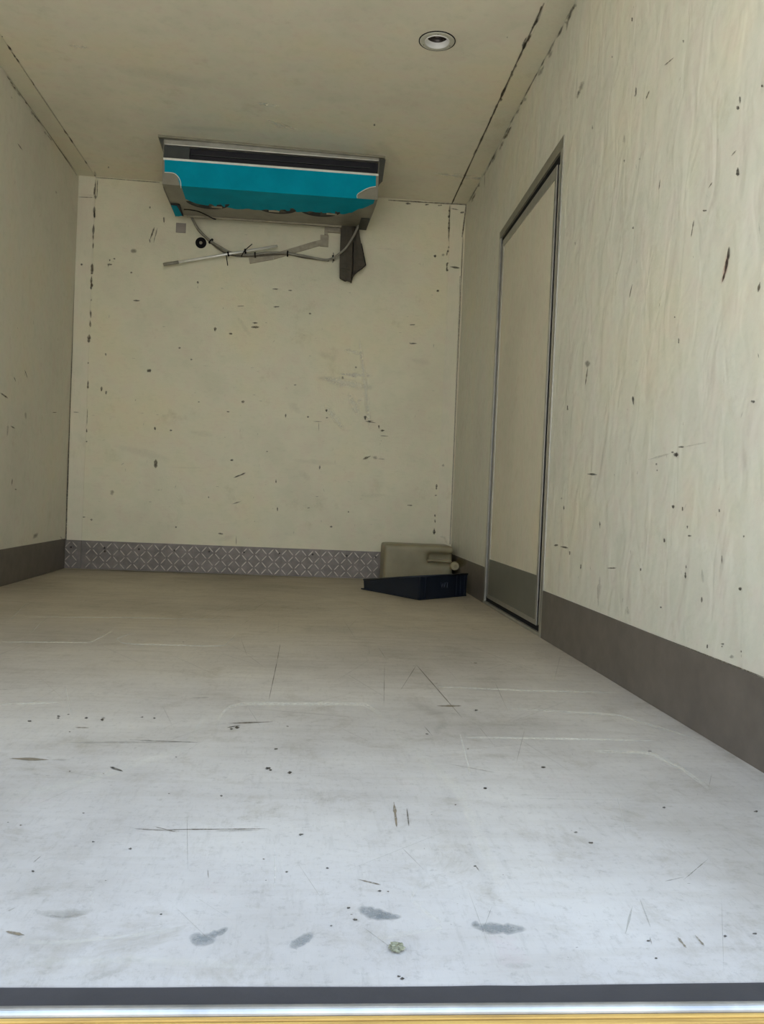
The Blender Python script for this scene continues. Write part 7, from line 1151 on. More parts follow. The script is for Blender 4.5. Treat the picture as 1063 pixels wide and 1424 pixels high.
('L','n',0.75,[(4.2353,2.1129,-0.00096,-0.00063),(4.2531,2.1117,-0.00516,-0.00341),(4.2711,2.1105,-0.0065,-0.00428),(4.2892,2.1092,-0.00485,-0.00318),(4.3075,2.1079,-0.0018,-0.00118)]),
('L','n',0.75,[(4.1277,2.2874,-0.00153,-0.00094),(4.1344,2.285,-0.00455,-0.00277),(4.141,2.2825,-0.00885,-0.00539),(4.1477,2.2801,-0.00228,-0.00138)]),
('L','n',0.75,[(4.8495,2.1064,-0.00286,-0.00137),(4.8588,2.1031,-0.01425,-0.00682),(4.8681,2.0999,-0.01602,-0.00764),(4.8775,2.0966,-0.00262,-0.00125)]),
('L','n',0.75,[(4.1118,2.3459,-0.0019,-0.00146),(4.1513,2.3471,-0.00521,-0.00397),(4.1916,2.3482,-0.00431,-0.00325),(4.2328,2.3494,-0.00764,-0.00571),(4.2748,2.3506,-0.0081,-0.00599),(4.3176,2.3518,-0.00589,-0.00432),(4.3614,2.353,-0.01087,-0.00789),(4.4061,2.3543,-0.00878,-0.0063),(4.4517,2.3556,-0.00207,-0.00147)]),
('L','n',0.75,[(4.1391,2.3591,-0.00095,-0.00072),(4.1794,2.3602,-0.00364,-0.00276),(4.2204,2.3614,-0.00303,-0.00228),(4.2624,2.3627,-0.00464,-0.00345),(4.3052,2.3639,-0.00425,-0.00313),(4.3488,2.3652,-0.00536,-0.00391),(4.3935,2.3665,-0.00465,-0.00335),(4.4391,2.3678,-0.00065,-0.00046)]),
('L','n',0.75,[(4.805,2.3465,-0.00288,-0.00187),(4.858,2.3472,-0.01129,-0.00724),(4.9123,2.3479,-0.01309,-0.00829),(4.9678,2.3486,-0.01009,-0.00632),(5.0247,2.3493,-0.02049,-0.0127),(5.0829,2.3501,-0.01247,-0.00763),(5.1425,2.3508,-0.01453,-0.00879),(5.2036,2.3516,-0.00899,-0.00538),(5.2662,2.3524,-0.00427,-0.00252)]),
('L','n',0.75,[(4.376,2.343,-0.00098,-0.0007),(4.4002,2.3433,-0.00164,-0.00116),(4.4246,2.3436,-0.00332,-0.00233),(4.4494,2.3438,-0.00527,-0.00368),(4.4744,2.3441,-0.00626,-0.00435),(4.4997,2.3444,-0.00626,-0.00433),(4.5253,2.3447,-0.0054,-0.00371),(4.5512,2.345,-0.00386,-0.00264),(4.5774,2.3453,-0.00304,-0.00206),(4.6039,2.3456,-0.00092,-0.00062)]),
('L','n',0.75,[(5.184,0.2008,-0.00322,-0.00054),(5.2099,0.1897,-0.01467,-0.00242),(5.2361,0.1785,-0.01062,-0.00172),(5.2625,0.1672,-0.00337,-0.00053)]),
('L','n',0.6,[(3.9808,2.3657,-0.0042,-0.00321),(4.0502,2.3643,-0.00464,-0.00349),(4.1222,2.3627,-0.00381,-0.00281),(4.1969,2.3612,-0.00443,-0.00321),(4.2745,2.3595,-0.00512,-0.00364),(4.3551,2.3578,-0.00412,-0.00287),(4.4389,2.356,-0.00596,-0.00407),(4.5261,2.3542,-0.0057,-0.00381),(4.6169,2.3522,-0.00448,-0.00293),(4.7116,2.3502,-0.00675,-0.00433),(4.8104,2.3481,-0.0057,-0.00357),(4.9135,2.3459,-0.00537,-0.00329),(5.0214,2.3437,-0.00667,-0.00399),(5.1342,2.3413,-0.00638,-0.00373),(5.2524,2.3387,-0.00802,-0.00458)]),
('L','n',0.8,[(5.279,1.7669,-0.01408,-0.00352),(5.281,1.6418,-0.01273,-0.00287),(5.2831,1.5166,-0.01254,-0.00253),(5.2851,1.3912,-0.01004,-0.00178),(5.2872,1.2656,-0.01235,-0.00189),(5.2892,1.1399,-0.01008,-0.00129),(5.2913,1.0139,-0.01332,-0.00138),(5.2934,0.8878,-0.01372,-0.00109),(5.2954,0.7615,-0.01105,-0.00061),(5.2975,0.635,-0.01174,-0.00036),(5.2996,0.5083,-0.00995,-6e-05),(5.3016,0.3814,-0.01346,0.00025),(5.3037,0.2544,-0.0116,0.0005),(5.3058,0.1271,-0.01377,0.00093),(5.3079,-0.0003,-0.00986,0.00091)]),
('L','n',0.7,[(4.2104,0.1725,0.00172,-0.00309),(4.4335,0.1721,0.00147,-0.00251),(4.6822,0.1717,0.00171,-0.00276),(4.9615,0.1713,0.00221,-0.00334),(5.2771,0.1707,0.0021,-0.00299)]),
('F','g',0.55,[(1.162,1.0066,0.00054,-0.00199),(1.1677,1.0057,0.00184,-0.00685),(1.1735,1.0049,0.00217,-0.00828),(1.1793,1.004,0.00266,-0.01036),(1.185,1.0032,0.00304,-0.01209),(1.1908,1.0023,0.00326,-0.01326),(1.1964,1.002,0.00479,-0.01349),(1.2013,1.0039,0.00471,-0.01347),(1.2063,1.0059,0.00446,-0.01295),(1.2113,1.0078,0.00279,-0.00825),(1.2163,1.0098,0.00317,-0.00953),(1.2213,1.0118,0.00173,-0.00527),(1.2264,1.0138,0.0009,-0.00279)]),
('F','g',0.5,[(1.172,0.9998,0.00015,-0.00055),(1.1774,0.9991,0.00064,-0.00242),(1.1829,0.9984,0.00112,-0.00434),(1.1883,0.9977,0.0007,-0.00275),(1.1937,0.997,0.00089,-0.0036),(1.1988,0.9972,0.00134,-0.00391),(1.2036,0.9988,0.00128,-0.00378),(1.2084,1.0004,0.00189,-0.00569),(1.2132,1.002,0.00135,-0.00413),(1.218,1.0035,0.0006,-0.00185),(1.2228,1.0052,0.00037,-0.00117)]),
('F','s',0.75,[(1.3422,0.9517,0.00013,-0.00354),(1.3477,0.9496,0.00042,-0.01305),(1.3532,0.9476,0.00044,-0.01687),(1.3587,0.9456,0.00354,-0.0142),(1.3636,0.9481,0.00336,-0.0138),(1.3685,0.9507,0.00306,-0.01284),(1.3734,0.9533,0.00087,-0.00374)]),
('F','s',0.7,[(1.3634,0.958,0.00031,-0.00168),(1.3663,0.9588,0.00098,-0.00544),(1.3692,0.9595,0.00171,-0.00965),(1.3721,0.9603,0.0013,-0.00752),(1.375,0.9612,0.00278,-0.00674),(1.3773,0.9644,0.00277,-0.00678),(1.3795,0.9675,0.0023,-0.00567),(1.3818,0.9708,0.0018,-0.00447),(1.3841,0.974,0.0007,-0.00176)]),
('F','s',0.75,[(1.4533,0.9303,0.00059,-0.00209),(1.456,0.933,0.00161,-0.00574),(1.4587,0.9356,0.00301,-0.01086),(1.4614,0.9383,0.0025,-0.00913),(1.4642,0.941,0.00275,-0.01019),(1.467,0.9437,0.00289,-0.01086),(1.4695,0.9471,0.00328,-0.00914),(1.4721,0.9506,0.00377,-0.01062),(1.4747,0.9541,0.00301,-0.00858),(1.4774,0.9577,0.00252,-0.00727),(1.48,0.9612,0.00074,-0.00216)]),
('F','s',0.8,[(1.5328,1.0192,-0.00062,-0.00309),(1.5377,1.016,-0.00255,-0.01231),(1.5426,1.0128,-0.00267,-0.01254),(1.5475,1.0096,-0.00401,-0.01837),(1.5523,1.0066,-0.00229,-0.01494),(1.5574,1.0049,-0.00269,-0.01696),(1.5625,1.0032,-0.00215,-0.01307),(1.5676,1.0015,-0.00165,-0.00974),(1.5726,0.9999,-0.00069,-0.00396)]),
('F','s',0.8,[(1.5517,1.005,-0.00027,-0.00205),(1.5573,1.0036,-0.00099,-0.00709),(1.5629,1.0023,-0.00131,-0.00906),(1.5684,1.0009,-0.00155,-0.01027),(1.574,0.9997,-0.00098,-0.00754),(1.5796,0.9989,-0.00091,-0.00668),(1.5853,0.9982,-0.00027,-0.0019)]),
('F','s',0.8,[(1.6624,0.9779,-0.00057,-0.00231),(1.6677,0.9767,-0.00165,-0.00657),(1.6731,0.9755,-0.0022,-0.00856),(1.6784,0.9743,-0.00293,-0.01115),(1.6837,0.9731,-0.00417,-0.01551),(1.689,0.9719,-0.00423,-0.01542),(1.6944,0.9712,-0.00324,-0.01376),(1.7,0.9709,-0.00275,-0.01142),(1.7055,0.9707,-0.00384,-0.01554),(1.7111,0.9704,-0.00322,-0.01275),(1.7166,0.9702,-0.00252,-0.00977),(1.7222,0.9699,-0.00203,-0.0077),(1.7278,0.9697,-0.00068,-0.00253)]),
('F','s',0.5,[(1.6642,0.983,-0.00034,-0.00149),(1.6669,0.9826,-0.00139,-0.00599),(1.6696,0.9822,-0.00202,-0.0086),(1.6723,0.9817,-0.00162,-0.00681),(1.675,0.9813,-0.00047,-0.00197)]),
('F','g',0.3,[(1.6822,0.8932,-0.00016,-0.00067),(1.6869,0.893,-0.00131,-0.00528),(1.6917,0.8927,-0.00172,-0.00679),(1.6964,0.8925,-0.00193,-0.00749),(1.7012,0.8923,-0.00208,-0.00789),(1.7059,0.8921,-0.00153,-0.00567),(1.7107,0.8918,-0.00145,-0.00527),(1.7155,0.8916,-0.00037,-0.00133)]),
('F','g',0.3,[(1.2539,0.8665,0.00048,-0.0011),(1.2575,0.869,0.00164,-0.00381),(1.261,0.8715,0.00204,-0.0048),(1.2647,0.8741,0.00212,-0.00506),(1.2683,0.8767,0.00236,-0.00568),(1.272,0.8792,0.00232,-0.00568),(1.2756,0.8819,0.00225,-0.00558),(1.2793,0.8845,0.00208,-0.0052),(1.2831,0.8871,0.00195,-0.00496),(1.2868,0.8898,0.00137,-0.00352),(1.2906,0.8925,0.00041,-0.00108)]),
('F','k',0.9,[(1.46,1.2438,3e-05,-0.00071),(1.4614,1.2441,0.00019,-0.00418),(1.4629,1.2445,0.00023,-0.00526),(1.4643,1.2448,0.00011,-0.00268),(1.4657,1.2452,0.00011,-0.00266),(1.4671,1.2455,4e-05,-0.00109)]),
('F','k',0.9,[(1.444,1.1188,4e-05,-0.00057),(1.4448,1.119,0.00019,-0.00272),(1.4456,1.1192,0.00022,-0.00308),(1.4464,1.1194,0.00021,-0.00306),(1.4472,1.1196,0.00015,-0.0021),(1.448,1.1198,2e-05,-0.00036)]),
('F','k',0.9,[(1.4973,1.1316,-2e-05,-0.00042),(1.4981,1.1315,-0.00015,-0.00299),(1.499,1.1314,-0.00019,-0.00368),(1.4998,1.1312,-0.00015,-0.00284),(1.5006,1.1311,-0.00012,-0.00225),(1.5015,1.131,-2e-05,-0.00037)]),
('F','k',0.9,[(1.5609,1.0654,-3e-05,-0.00045),(1.5619,1.0655,-0.0001,-0.00151),(1.563,1.0656,-0.00013,-0.00196),(1.564,1.0657,-0.00025,-0.00373),(1.5651,1.0657,-0.00017,-0.00253),(1.5662,1.0658,-2e-05,-0.00034)]),
('F','k',0.9,[(1.526,0.9928,-9e-05,-0.00083),(1.5271,0.9925,-0.00016,-0.00139),(1.5282,0.9922,-0.0004,-0.00354),(1.5293,0.9919,-0.00027,-0.0023),(1.5305,0.9916,-0.00033,-0.00283),(1.5316,0.9913,-7e-05,-0.00058)]),
('F','k',0.9,[(1.1743,1.2109,0.00012,-0.00059),(1.1752,1.2107,0.00061,-0.003),(1.1761,1.2105,0.00056,-0.00273),(1.177,1.2103,0.00033,-0.00164),(1.1778,1.2101,0.00037,-0.00182),(1.1787,1.2099,8e-05,-0.00038)]),
('F','k',0.9,[(1.1223,1.1161,0.00011,-0.00043),(1.1233,1.1158,0.00078,-0.00296),(1.1243,1.1156,0.00068,-0.00258),(1.1253,1.1154,0.00087,-0.00332),(1.1262,1.1151,0.00034,-0.0013),(1.1272,1.1149,9e-05,-0.00036)]),
('F','n',0.9,[(1.0372,1.2779,0.00019,-0.00049),(1.0377,1.2781,0.00057,-0.00148),(1.0382,1.2783,0.00049,-0.0013),(1.0387,1.2785,0.0006,-0.00159),(1.0392,1.2787,0.00075,-0.00197),(1.0397,1.2789,0.00016,-0.00042)]),
('F','n',0.9,[(1.1335,1.3181,0.00015,-0.00063),(1.1342,1.3181,0.00033,-0.00134),(1.1349,1.318,0.0009,-0.0037),(1.1357,1.318,0.00036,-0.00148),(1.1364,1.3179,0.00075,-0.00309),(1.1371,1.3179,0.00012,-0.0005)]),
('F','n',0.9,[(1.0585,1.2676,0.00024,-0.00068),(1.0591,1.2678,0.00082,-0.0023),(1.0597,1.268,0.00099,-0.00278),(1.0604,1.2682,0.00061,-0.00169),(1.061,1.2683,0.00045,-0.00126),(1.0616,1.2685,0.00022,-0.00062)]),
('F','k',0.9,[(1.3021,1.0038,5e-05,-0.00023),(1.3027,1.0039,0.00027,-0.00134),(1.3034,1.004,0.00035,-0.00175),(1.304,1.0041,0.00041,-0.00205),(1.3047,1.0042,0.0003,-0.00151),(1.3053,1.0043,8e-05,-0.00039)]),
('F','k',0.9,[(1.4991,0.9775,0.0,-0.00026),(1.4998,0.9776,2e-05,-0.00187),(1.5004,0.9777,2e-05,-0.00194),(1.501,0.9778,2e-05,-0.00204),(1.5016,0.9779,2e-05,-0.00172),(1.5022,0.978,0.0,-0.00027)]),
('F','k',0.9,[(1.2286,1.1877,9e-05,-0.00036),(1.2295,1.1879,0.00048,-0.00198),(1.2304,1.1881,0.0005,-0.00208),(1.2314,1.1884,0.00108,-0.0045),(1.2323,1.1886,0.00083,-0.00349),(1.2333,1.1888,0.00013,-0.00056)]),
('F','n',0.9,[(1.2196,1.0906,8e-05,-0.0004),(1.2201,1.0906,0.00031,-0.0015),(1.2206,1.0905,0.00018,-0.00088),(1.2211,1.0905,0.00018,-0.00087),(1.2216,1.0904,0.00025,-0.00119),(1.2221,1.0904,4e-05,-0.00021)]),
('F','n',0.9,[(1.4124,1.1584,-0.0,-0.00027),(1.4131,1.1582,-0.0,-0.00233),(1.4137,1.158,-0.0,-0.00224),(1.4144,1.1578,-0.0,-0.00174),(1.4151,1.1576,-0.0,-0.00099),(1.4157,1.1574,-0.0,-0.00059)]),
('F','k',0.9,[(1.8763,1.263,-0.00027,-0.00088),(1.8774,1.2631,-0.00068,-0.00223),(1.8786,1.2632,-0.00144,-0.00469),(1.8798,1.2633,-0.00088,-0.00287),(1.881,1.2634,-0.00109,-0.00354),(1.8822,1.2636,-0.00014,-0.00045)]),
('F','k',0.9,[(1.8862,1.2252,-0.00039,-0.00108),(1.8877,1.225,-0.00134,-0.00371),(1.8891,1.2248,-0.00124,-0.00342),(1.8905,1.2246,-0.00111,-0.00304),(1.8919,1.2244,-0.00183,-0.00501),(1.8933,1.2242,-0.00019,-0.00053)]),
('F','k',0.9,[(1.698,1.1405,-9e-05,-0.0006),(1.6989,1.1407,-0.00028,-0.00188),(1.6998,1.141,-0.00032,-0.00211),(1.7007,1.1412,-0.00041,-0.00273),(1.7016,1.1414,-0.00028,-0.00185),(1.7025,1.1416,-0.0001,-0.00063)]),
('F','k',0.9,[(1.7769,1.4588,-0.00015,-0.00063),(1.7781,1.4584,-0.00109,-0.0045),(1.7793,1.4581,-0.00109,-0.0045),(1.7805,1.4578,-0.00122,-0.00501),(1.7818,1.4574,-0.00135,-0.00551),(1.783,1.4571,-0.00032,-0.0013)]),
('F','n',0.9,[(1.7115,1.3744,-7e-05,-0.00049),(1.7122,1.3745,-0.00021,-0.00137),(1.7129,1.3746,-0.00042,-0.00274),(1.7137,1.3747,-0.00047,-0.00303),(1.7144,1.3749,-0.00038,-0.00248),(1.7152,1.375,-7e-05,-0.00045)]),
('F','k',0.9,[(2.2141,1.3611,-0.00066,-0.00127),(2.2157,1.3614,-0.00146,-0.00281),(2.2174,1.3617,-0.00206,-0.00395),(2.219,1.362,-0.00256,-0.0049),(2.2206,1.3622,-0.00304,-0.00581),(2.2223,1.3625,-0.00066,-0.00125)]),
('F','k',0.9,[(1.9961,0.96,-0.00043,-0.00086),(1.9973,0.9602,-0.00078,-0.00154),(1.9986,0.9603,-0.0011,-0.00217),(1.9999,0.9604,-0.00139,-0.00274),(2.0012,0.9606,-0.00146,-0.00287),(2.0024,0.9607,-0.00031,-0.00061)]),
('F','k',0.9,[(1.9582,0.955,-0.00027,-0.00049),(1.959,0.9548,-0.00129,-0.00229),(1.9598,0.9547,-0.00163,-0.0029),(1.9606,0.9545,-0.0017,-0.00302),(1.9614,0.9543,-0.00085,-0.0015),(1.9622,0.9541,-0.00035,-0.00061)]),
('F','k',0.9,[(1.8553,0.9069,-9e-05,-0.00019),(1.8559,0.9067,-0.00085,-0.00178),(1.8566,0.9066,-0.00074,-0.00156),(1.8572,0.9065,-0.00081,-0.0017),(1.8578,0.9063,-0.00052,-0.0011),(1.8584,0.9062,-0.00015,-0.00031)]),
('F','k',0.9,[(1.5682,0.868,-2e-05,-0.00046),(1.5692,0.8681,-7e-05,-0.00134),(1.5702,0.8683,-0.00017,-0.00304),(1.5713,0.8685,-0.00017,-0.00302),(1.5723,0.8686,-8e-05,-0.00141),(1.5733,0.8688,-3e-05,-0.00058)]),
('F','k',0.9,[(2.0629,1.3756,-0.00025,-0.00055),(2.064,1.3754,-0.00195,-0.00427),(2.0652,1.3751,-0.00139,-0.00305),(2.0664,1.3749,-0.00285,-0.00624),(2.0675,1.3747,-0.00109,-0.00237),(2.0687,1.3744,-0.00035,-0.00075)]),
('F','k',0.9,[(0.89,1.8311,0.00052,-0.00164),(0.8917,1.8313,0.00162,-0.00509),(0.8933,1.8314,0.00276,-0.00869),(0.8949,1.8316,0.00184,-0.00581),(0.8966,1.8317,0.0023,-0.00729),(0.8982,1.8319,0.0003,-0.00095)]),
('F','k',0.9,[(0.9371,1.8763,0.00037,-0.00142),(0.9387,1.8759,0.00219,-0.00846),(0.9402,1.8754,0.00213,-0.00827),(0.9418,1.875,0.00195,-0.00757),(0.9433,1.8745,0.00146,-0.0057),(0.9449,1.8741,0.00044,-0.00172)]),
('F','k',0.9,[(0.9416,1.8588,0.0005,-0.0017),(0.9427,1.859,0.00147,-0.00505),(0.9439,1.8592,0.00104,-0.00356),(0.945,1.8594,0.00218,-0.0075),(0.9462,1.8596,0.00103,-0.00354),(0.9473,1.8599,0.00025,-0.00088)]),
('F','n',0.9,[(0.9543,1.89,0.00031,-0.00103),(0.9552,1.8906,0.00071,-0.00235),(0.956,1.8912,0.00135,-0.00443),(0.9569,1.8917,0.00134,-0.00442),(0.9578,1.8923,0.0015,-0.00496),(0.9586,1.8929,0.00037,-0.00122)]),
('F','k',0.9,[(0.9976,1.8635,0.00064,-0.00223),(0.9989,1.8644,0.00145,-0.00507),(1.0002,1.8653,0.00227,-0.00796),(1.0015,1.8661,0.0025,-0.00879),(1.0028,1.867,0.0018,-0.00635),(1.0041,1.8678,0.00036,-0.00126)]),
('F','k',0.9,[(1.0315,1.8664,0.00055,-0.00226),(1.0335,1.8667,0.00246,-0.01021),(1.0355,1.8671,0.00241,-0.01007),(1.0374,1.8674,0.00292,-0.01225),(1.0394,1.8677,0.00113,-0.00478),(1.0414,1.868,0.00069,-0.00292)]),
('F','k',0.9,[(1.0326,1.8546,0.00034,-0.00162),(1.0342,1.8542,0.00094,-0.00445),(1.0359,1.8537,0.002,-0.00949),(1.0375,1.8533,0.00223,-0.01064),(1.0391,1.8528,0.00186,-0.00893),(1.0408,1.8523,0.00022,-0.00104)]),
('F','k',0.9,[(1.1393,1.8756,0.00021,-0.0012),(1.1405,1.8756,0.00102,-0.00598),(1.1416,1.8755,0.00123,-0.0072),(1.1427,1.8755,0.00087,-0.00512),(1.1439,1.8755,0.00051,-0.003),(1.145,1.8755,0.00026,-0.00151)]),
('F','k',0.9,[(1.1111,1.8823,0.00033,-0.00157),(1.1123,1.8827,0.00082,-0.00394),(1.1135,1.883,0.00082,-0.00396),(1.1146,1.8834,0.0014,-0.00681),(1.1158,1.8838,0.00146,-0.0071),(1.117,1.8842,0.00023,-0.00111)]),
('F','k',0.9,[(1.3965,1.5453,0.00015,-0.0018),(1.3984,1.5461,0.00074,-0.00878),(1.4004,1.5468,0.00069,-0.00832),(1.4023,1.5476,0.00042,-0.00509),(1.4042,1.5484,0.00053,-0.0066),(1.4062,1.5492,9e-05,-0.0011)]),
('F','k',0.9,[(1.4024,1.5374,3e-05,-0.00072),(1.4037,1.5374,0.00012,-0.00317),(1.405,1.5373,0.00019,-0.00524),(1.4063,1.5373,0.00021,-0.00576),(1.4076,1.5372,0.00022,-0.00617),(1.4089,1.5372,4e-05,-0.00122)]),
('F','k',0.9,[(1.4362,1.5231,0.00013,-0.00206),(1.4379,1.5238,0.00023,-0.0038),(1.4397,1.5245,0.00056,-0.00922),(1.4414,1.5252,0.00057,-0.00956),(1.4431,1.526,0.00028,-0.00484),(1.4448,1.5267,7e-05,-0.00124)]),
('F','k',0.9,[(1.3305,1.4011,7e-05,-0.0008),(1.3314,1.401,0.00035,-0.00397),(1.3324,1.401,0.00033,-0.00376),(1.3333,1.4009,0.00044,-0.00501),(1.3343,1.4008,0.00026,-0.00297),(1.3352,1.4008,4e-05,-0.00041)]),
('F','n',0.9,[(1.2275,1.6037,0.00012,-0.00086),(1.2283,1.6035,0.00035,-0.00258),(1.2291,1.6034,0.00054,-0.00406),(1.2299,1.6033,0.00052,-0.0039),(1.2308,1.6032,0.00033,-0.0025),(1.2316,1.603,8e-05,-0.00061)]),
('F','k',0.9,[(1.4074,1.6651,0.00011,-0.00189),(1.4088,1.6655,0.00044,-0.00752),(1.4102,1.6659,0.00031,-0.00531),(1.4116,1.6663,0.00026,-0.00453),(1.413,1.6668,0.00033,-0.00592),(1.4144,1.6672,0.00011,-0.00192)]),
('F','n',0.9,[(0.9942,1.7567,0.00026,-0.00099),(0.995,1.7566,0.00081,-0.00314),(0.9957,1.7566,0.00138,-0.00535),(0.9965,1.7565,0.00074,-0.00287),(0.9973,1.7564,0.00087,-0.00336),(0.9981,1.7563,0.00014,-0.00055)]),
('F','n',0.9,[(1.061,1.5116,0.00016,-0.00056),(1.0616,1.5117,0.0005,-0.00176),(1.0623,1.5119,0.00098,-0.00344),(1.0629,1.512,0.00058,-0.00206),(1.0635,1.5121,0.00092,-0.00324),(1.0641,1.5122,9e-05,-0.00031)]),
('F','n',0.9,[(1.12,1.503,0.00017,-0.00079),(1.1207,1.5029,0.00026,-0.00121),(1.1214,1.5028,0.00048,-0.00226),(1.1221,1.5027,0.00054,-0.00252),(1.1228,1.5026,0.00033,-0.00156),(1.1234,1.5025,0.0001,-0.00049)]),
('F','n',0.9,[(1.4263,1.8342,-1e-05,-0.00112),(1.4273,1.8338,-3e-05,-0.00375),(1.4284,1.8334,-3e-05,-0.00409),(1.4294,1.833,-3e-05,-0.00309),(1.4305,1.8326,-5e-05,-0.00532),(1.4315,1.8322,-1e-05,-0.00118)]),
('F','k',0.9,[(1.9829,2.6152,-0.00049,-0.00243),(1.9856,2.615,-0.00387,-0.01913),(1.9882,2.6148,-0.00233,-0.01147),(1.9909,2.6146,-0.00388,-0.019),(1.9936,2.6144,-0.00225,-0.01097),(1.9962,2.6143,-0.00113,-0.0055)]),
('F','n',0.9,[(1.7904,1.6897,-0.0001,-0.0006),(1.7915,1.69,-0.0005,-0.00303),(1.7925,1.6903,-0.00051,-0.00308),(1.7936,1.6906,-0.00094,-0.00566),(1.7946,1.6909,-0.00051,-0.00307),(1.7957,1.6912,-0.00018,-0.00108)]),
('F','k',0.9,[(1.9128,1.5814,-0.00039,-0.00132),(1.9146,1.5812,-0.00198,-0.00675),(1.9164,1.581,-0.00195,-0.00663),(1.9183,1.5808,-0.00224,-0.0076),(1.9201,1.5806,-0.00131,-0.00443),(1.9219,1.5804,-0.00062,-0.00208)]),
('F','k',0.9,[(2.1682,1.6987,-0.00074,-0.00183),(2.1703,1.6989,-0.00323,-0.00795),(2.1725,1.699,-0.00495,-0.01214),(2.1746,1.6992,-0.00253,-0.0062),(2.1767,1.6993,-0.0043,-0.01048),(2.1789,1.6995,-0.00065,-0.00157)]),
('F','k',0.9,[(1.7764,1.4565,-0.00026,-0.00122),(1.7777,1.4565,-0.00107,-0.00496),(1.779,1.4564,-0.00092,-0.00424),(1.7803,1.4564,-0.00115,-0.00528),(1.7815,1.4564,-0.00105,-0.00481),(1.7828,1.4563,-0.00028,-0.00127)]),
('F','k',0.9,[(1.721,1.7945,-0.00022,-0.0015),(1.7223,1.7944,-0.00078,-0.00524),(1.7237,1.7943,-0.00093,-0.00617),(1.725,1.7941,-0.00093,-0.00615),(1.7264,1.794,-0.00092,-0.0061),(1.7277,1.7939,-0.00024,-0.00159)]),
('F','k',0.9,[(1.8694,2.0111,-0.00022,-0.00118),(1.8713,2.0116,-0.00199,-0.01076),(1.8732,2.0121,-0.00147,-0.00793),(1.8751,2.0126,-0.00119,-0.00637),(1.8769,2.0131,-0.00085,-0.00456),(1.8788,2.0136,-0.00037,-0.00199)]),
('F','n',0.9,[(1.0611,2.838,0.00043,-0.00267),(1.0623,2.8389,0.00117,-0.00731),(1.0634,2.8397,0.00204,-0.01277),(1.0645,2.8406,0.00215,-0.01352),(1.0657,2.8415,0.00118,-0.00744),(1.0668,2.8423,0.00019,-0.00121)]),
('F','n',0.9,[(1.5238,1.0049,-2e-05,-0.00019),(1.5243,1.0048,-0.00015,-0.0017),(1.5249,1.0047,-7e-05,-0.00085),(1.5255,1.0046,-9e-05,-0.00098),(1.5261,1.0045,-8e-05,-0.00088),(1.5266,1.0044,-4e-05,-0.00046)]),
('F','k',0.9,[(1.5203,1.0209,-1e-05,-0.00071),(1.5212,1.021,-4e-05,-0.00271),(1.5221,1.0211,-5e-05,-0.00319),(1.523,1.0212,-3e-05,-0.00185),(1.5239,1.0214,-5e-05,-0.00262),(1.5248,1.0215,-1e-05,-0.00061)]),
('F','n',0.9,[(1.5728,1.0647,-5e-05,-0.00046),(1.5734,1.0647,-0.00012,-0.00104),(1.574,1.0646,-0.00022,-0.00184),(1.5746,1.0645,-0.00017,-0.0014),(1.5752,1.0644,-0.00022,-0.00181),(1.5758,1.0644,-6e-05,-0.00048)]),
('F','k',0.9,[(1.3189,1.8143,0.00018,-0.00209),(1.3209,1.8145,0.00056,-0.00664),(1.3229,1.8146,0.00101,-0.01218),(1.3249,1.8147,0.00087,-0.01067),(1.327,1.8149,0.00055,-0.00689),(1.329,1.815,0.00016,-0.00205)]),
('F','k',0.9,[(1.3092,1.8024,8e-05,-0.00093),(1.3108,1.8025,0.00052,-0.00582),(1.3123,1.8025,0.00088,-0.00989),(1.3138,1.8026,0.00066,-0.0075),(1.3153,1.8027,0.00036,-0.0042),(1.3168,1.8028,7e-05,-0.00086)]),
('F','k',0.9,[(1.8608,0.9437,-0.00012,-0.00032),(1.8617,0.9438,-0.00064,-0.00166),(1.8626,0.9438,-0.00085,-0.00221),(1.8635,0.9439,-0.00054,-0.00138),(1.8644,0.944,-0.00076,-0.00196),(1.8653,0.944,-0.00022,-0.00057)]),
('F','n',0.9,[(1.732,1.1143,-3e-05,-0.00013),(1.7324,1.1143,-0.00019,-0.00082),(1.7327,1.1143,-0.0003,-0.00127),(1.733,1.1143,-0.00022,-0.00095),(1.7334,1.1143,-0.0002,-0.00086),(1.7337,1.1143,-4e-05,-0.00018)]),
('F','n',0.9,[(1.419,1.0932,2e-05,-0.00028),(1.4195,1.0932,6e-05,-0.00082),(1.42,1.0933,7e-05,-0.00103),(1.4205,1.0933,0.00011,-0.00155),(1.421,1.0934,5e-05,-0.00075),(1.4214,1.0934,3e-05,-0.0004)]),
('F','n',0.9,[(1.2465,1.4078,6e-05,-0.00031),(1.247,1.4079,0.00034,-0.00182),(1.2475,1.408,0.00044,-0.00237),(1.2481,1.4082,0.00052,-0.00283),(1.2486,1.4083,0.00035,-0.00191),(1.2491,1.4084,0.0001,-0.00055)]),
('F','k',0.9,[(1.566,0.8733,-7e-05,-0.0005),(1.5668,0.8732,-0.00024,-0.00175),(1.5675,0.8731,-0.00025,-0.00184),(1.5683,0.8731,-0.00014,-0.00099),(1.569,0.873,-0.00019,-0.0014),(1.5698,0.8729,-4e-05,-0.00027)]),
('F','n',0.5,[(1.2226,1.2588,9e-05,-0.00052),(1.2292,1.2582,0.00033,-0.00185),(1.2357,1.2575,0.0004,-0.00235),(1.2423,1.2569,0.00057,-0.00343),(1.2489,1.2563,0.00032,-0.00199),(1.2554,1.2557,0.0006,-0.00387),(1.262,1.255,0.00034,-0.00226),(1.2685,1.2544,0.00022,-0.00148),(1.2751,1.2538,0.00043,-0.00307),(1.2816,1.2532,0.00027,-0.00196),(1.2882,1.2525,0.0001,-0.00079)]),
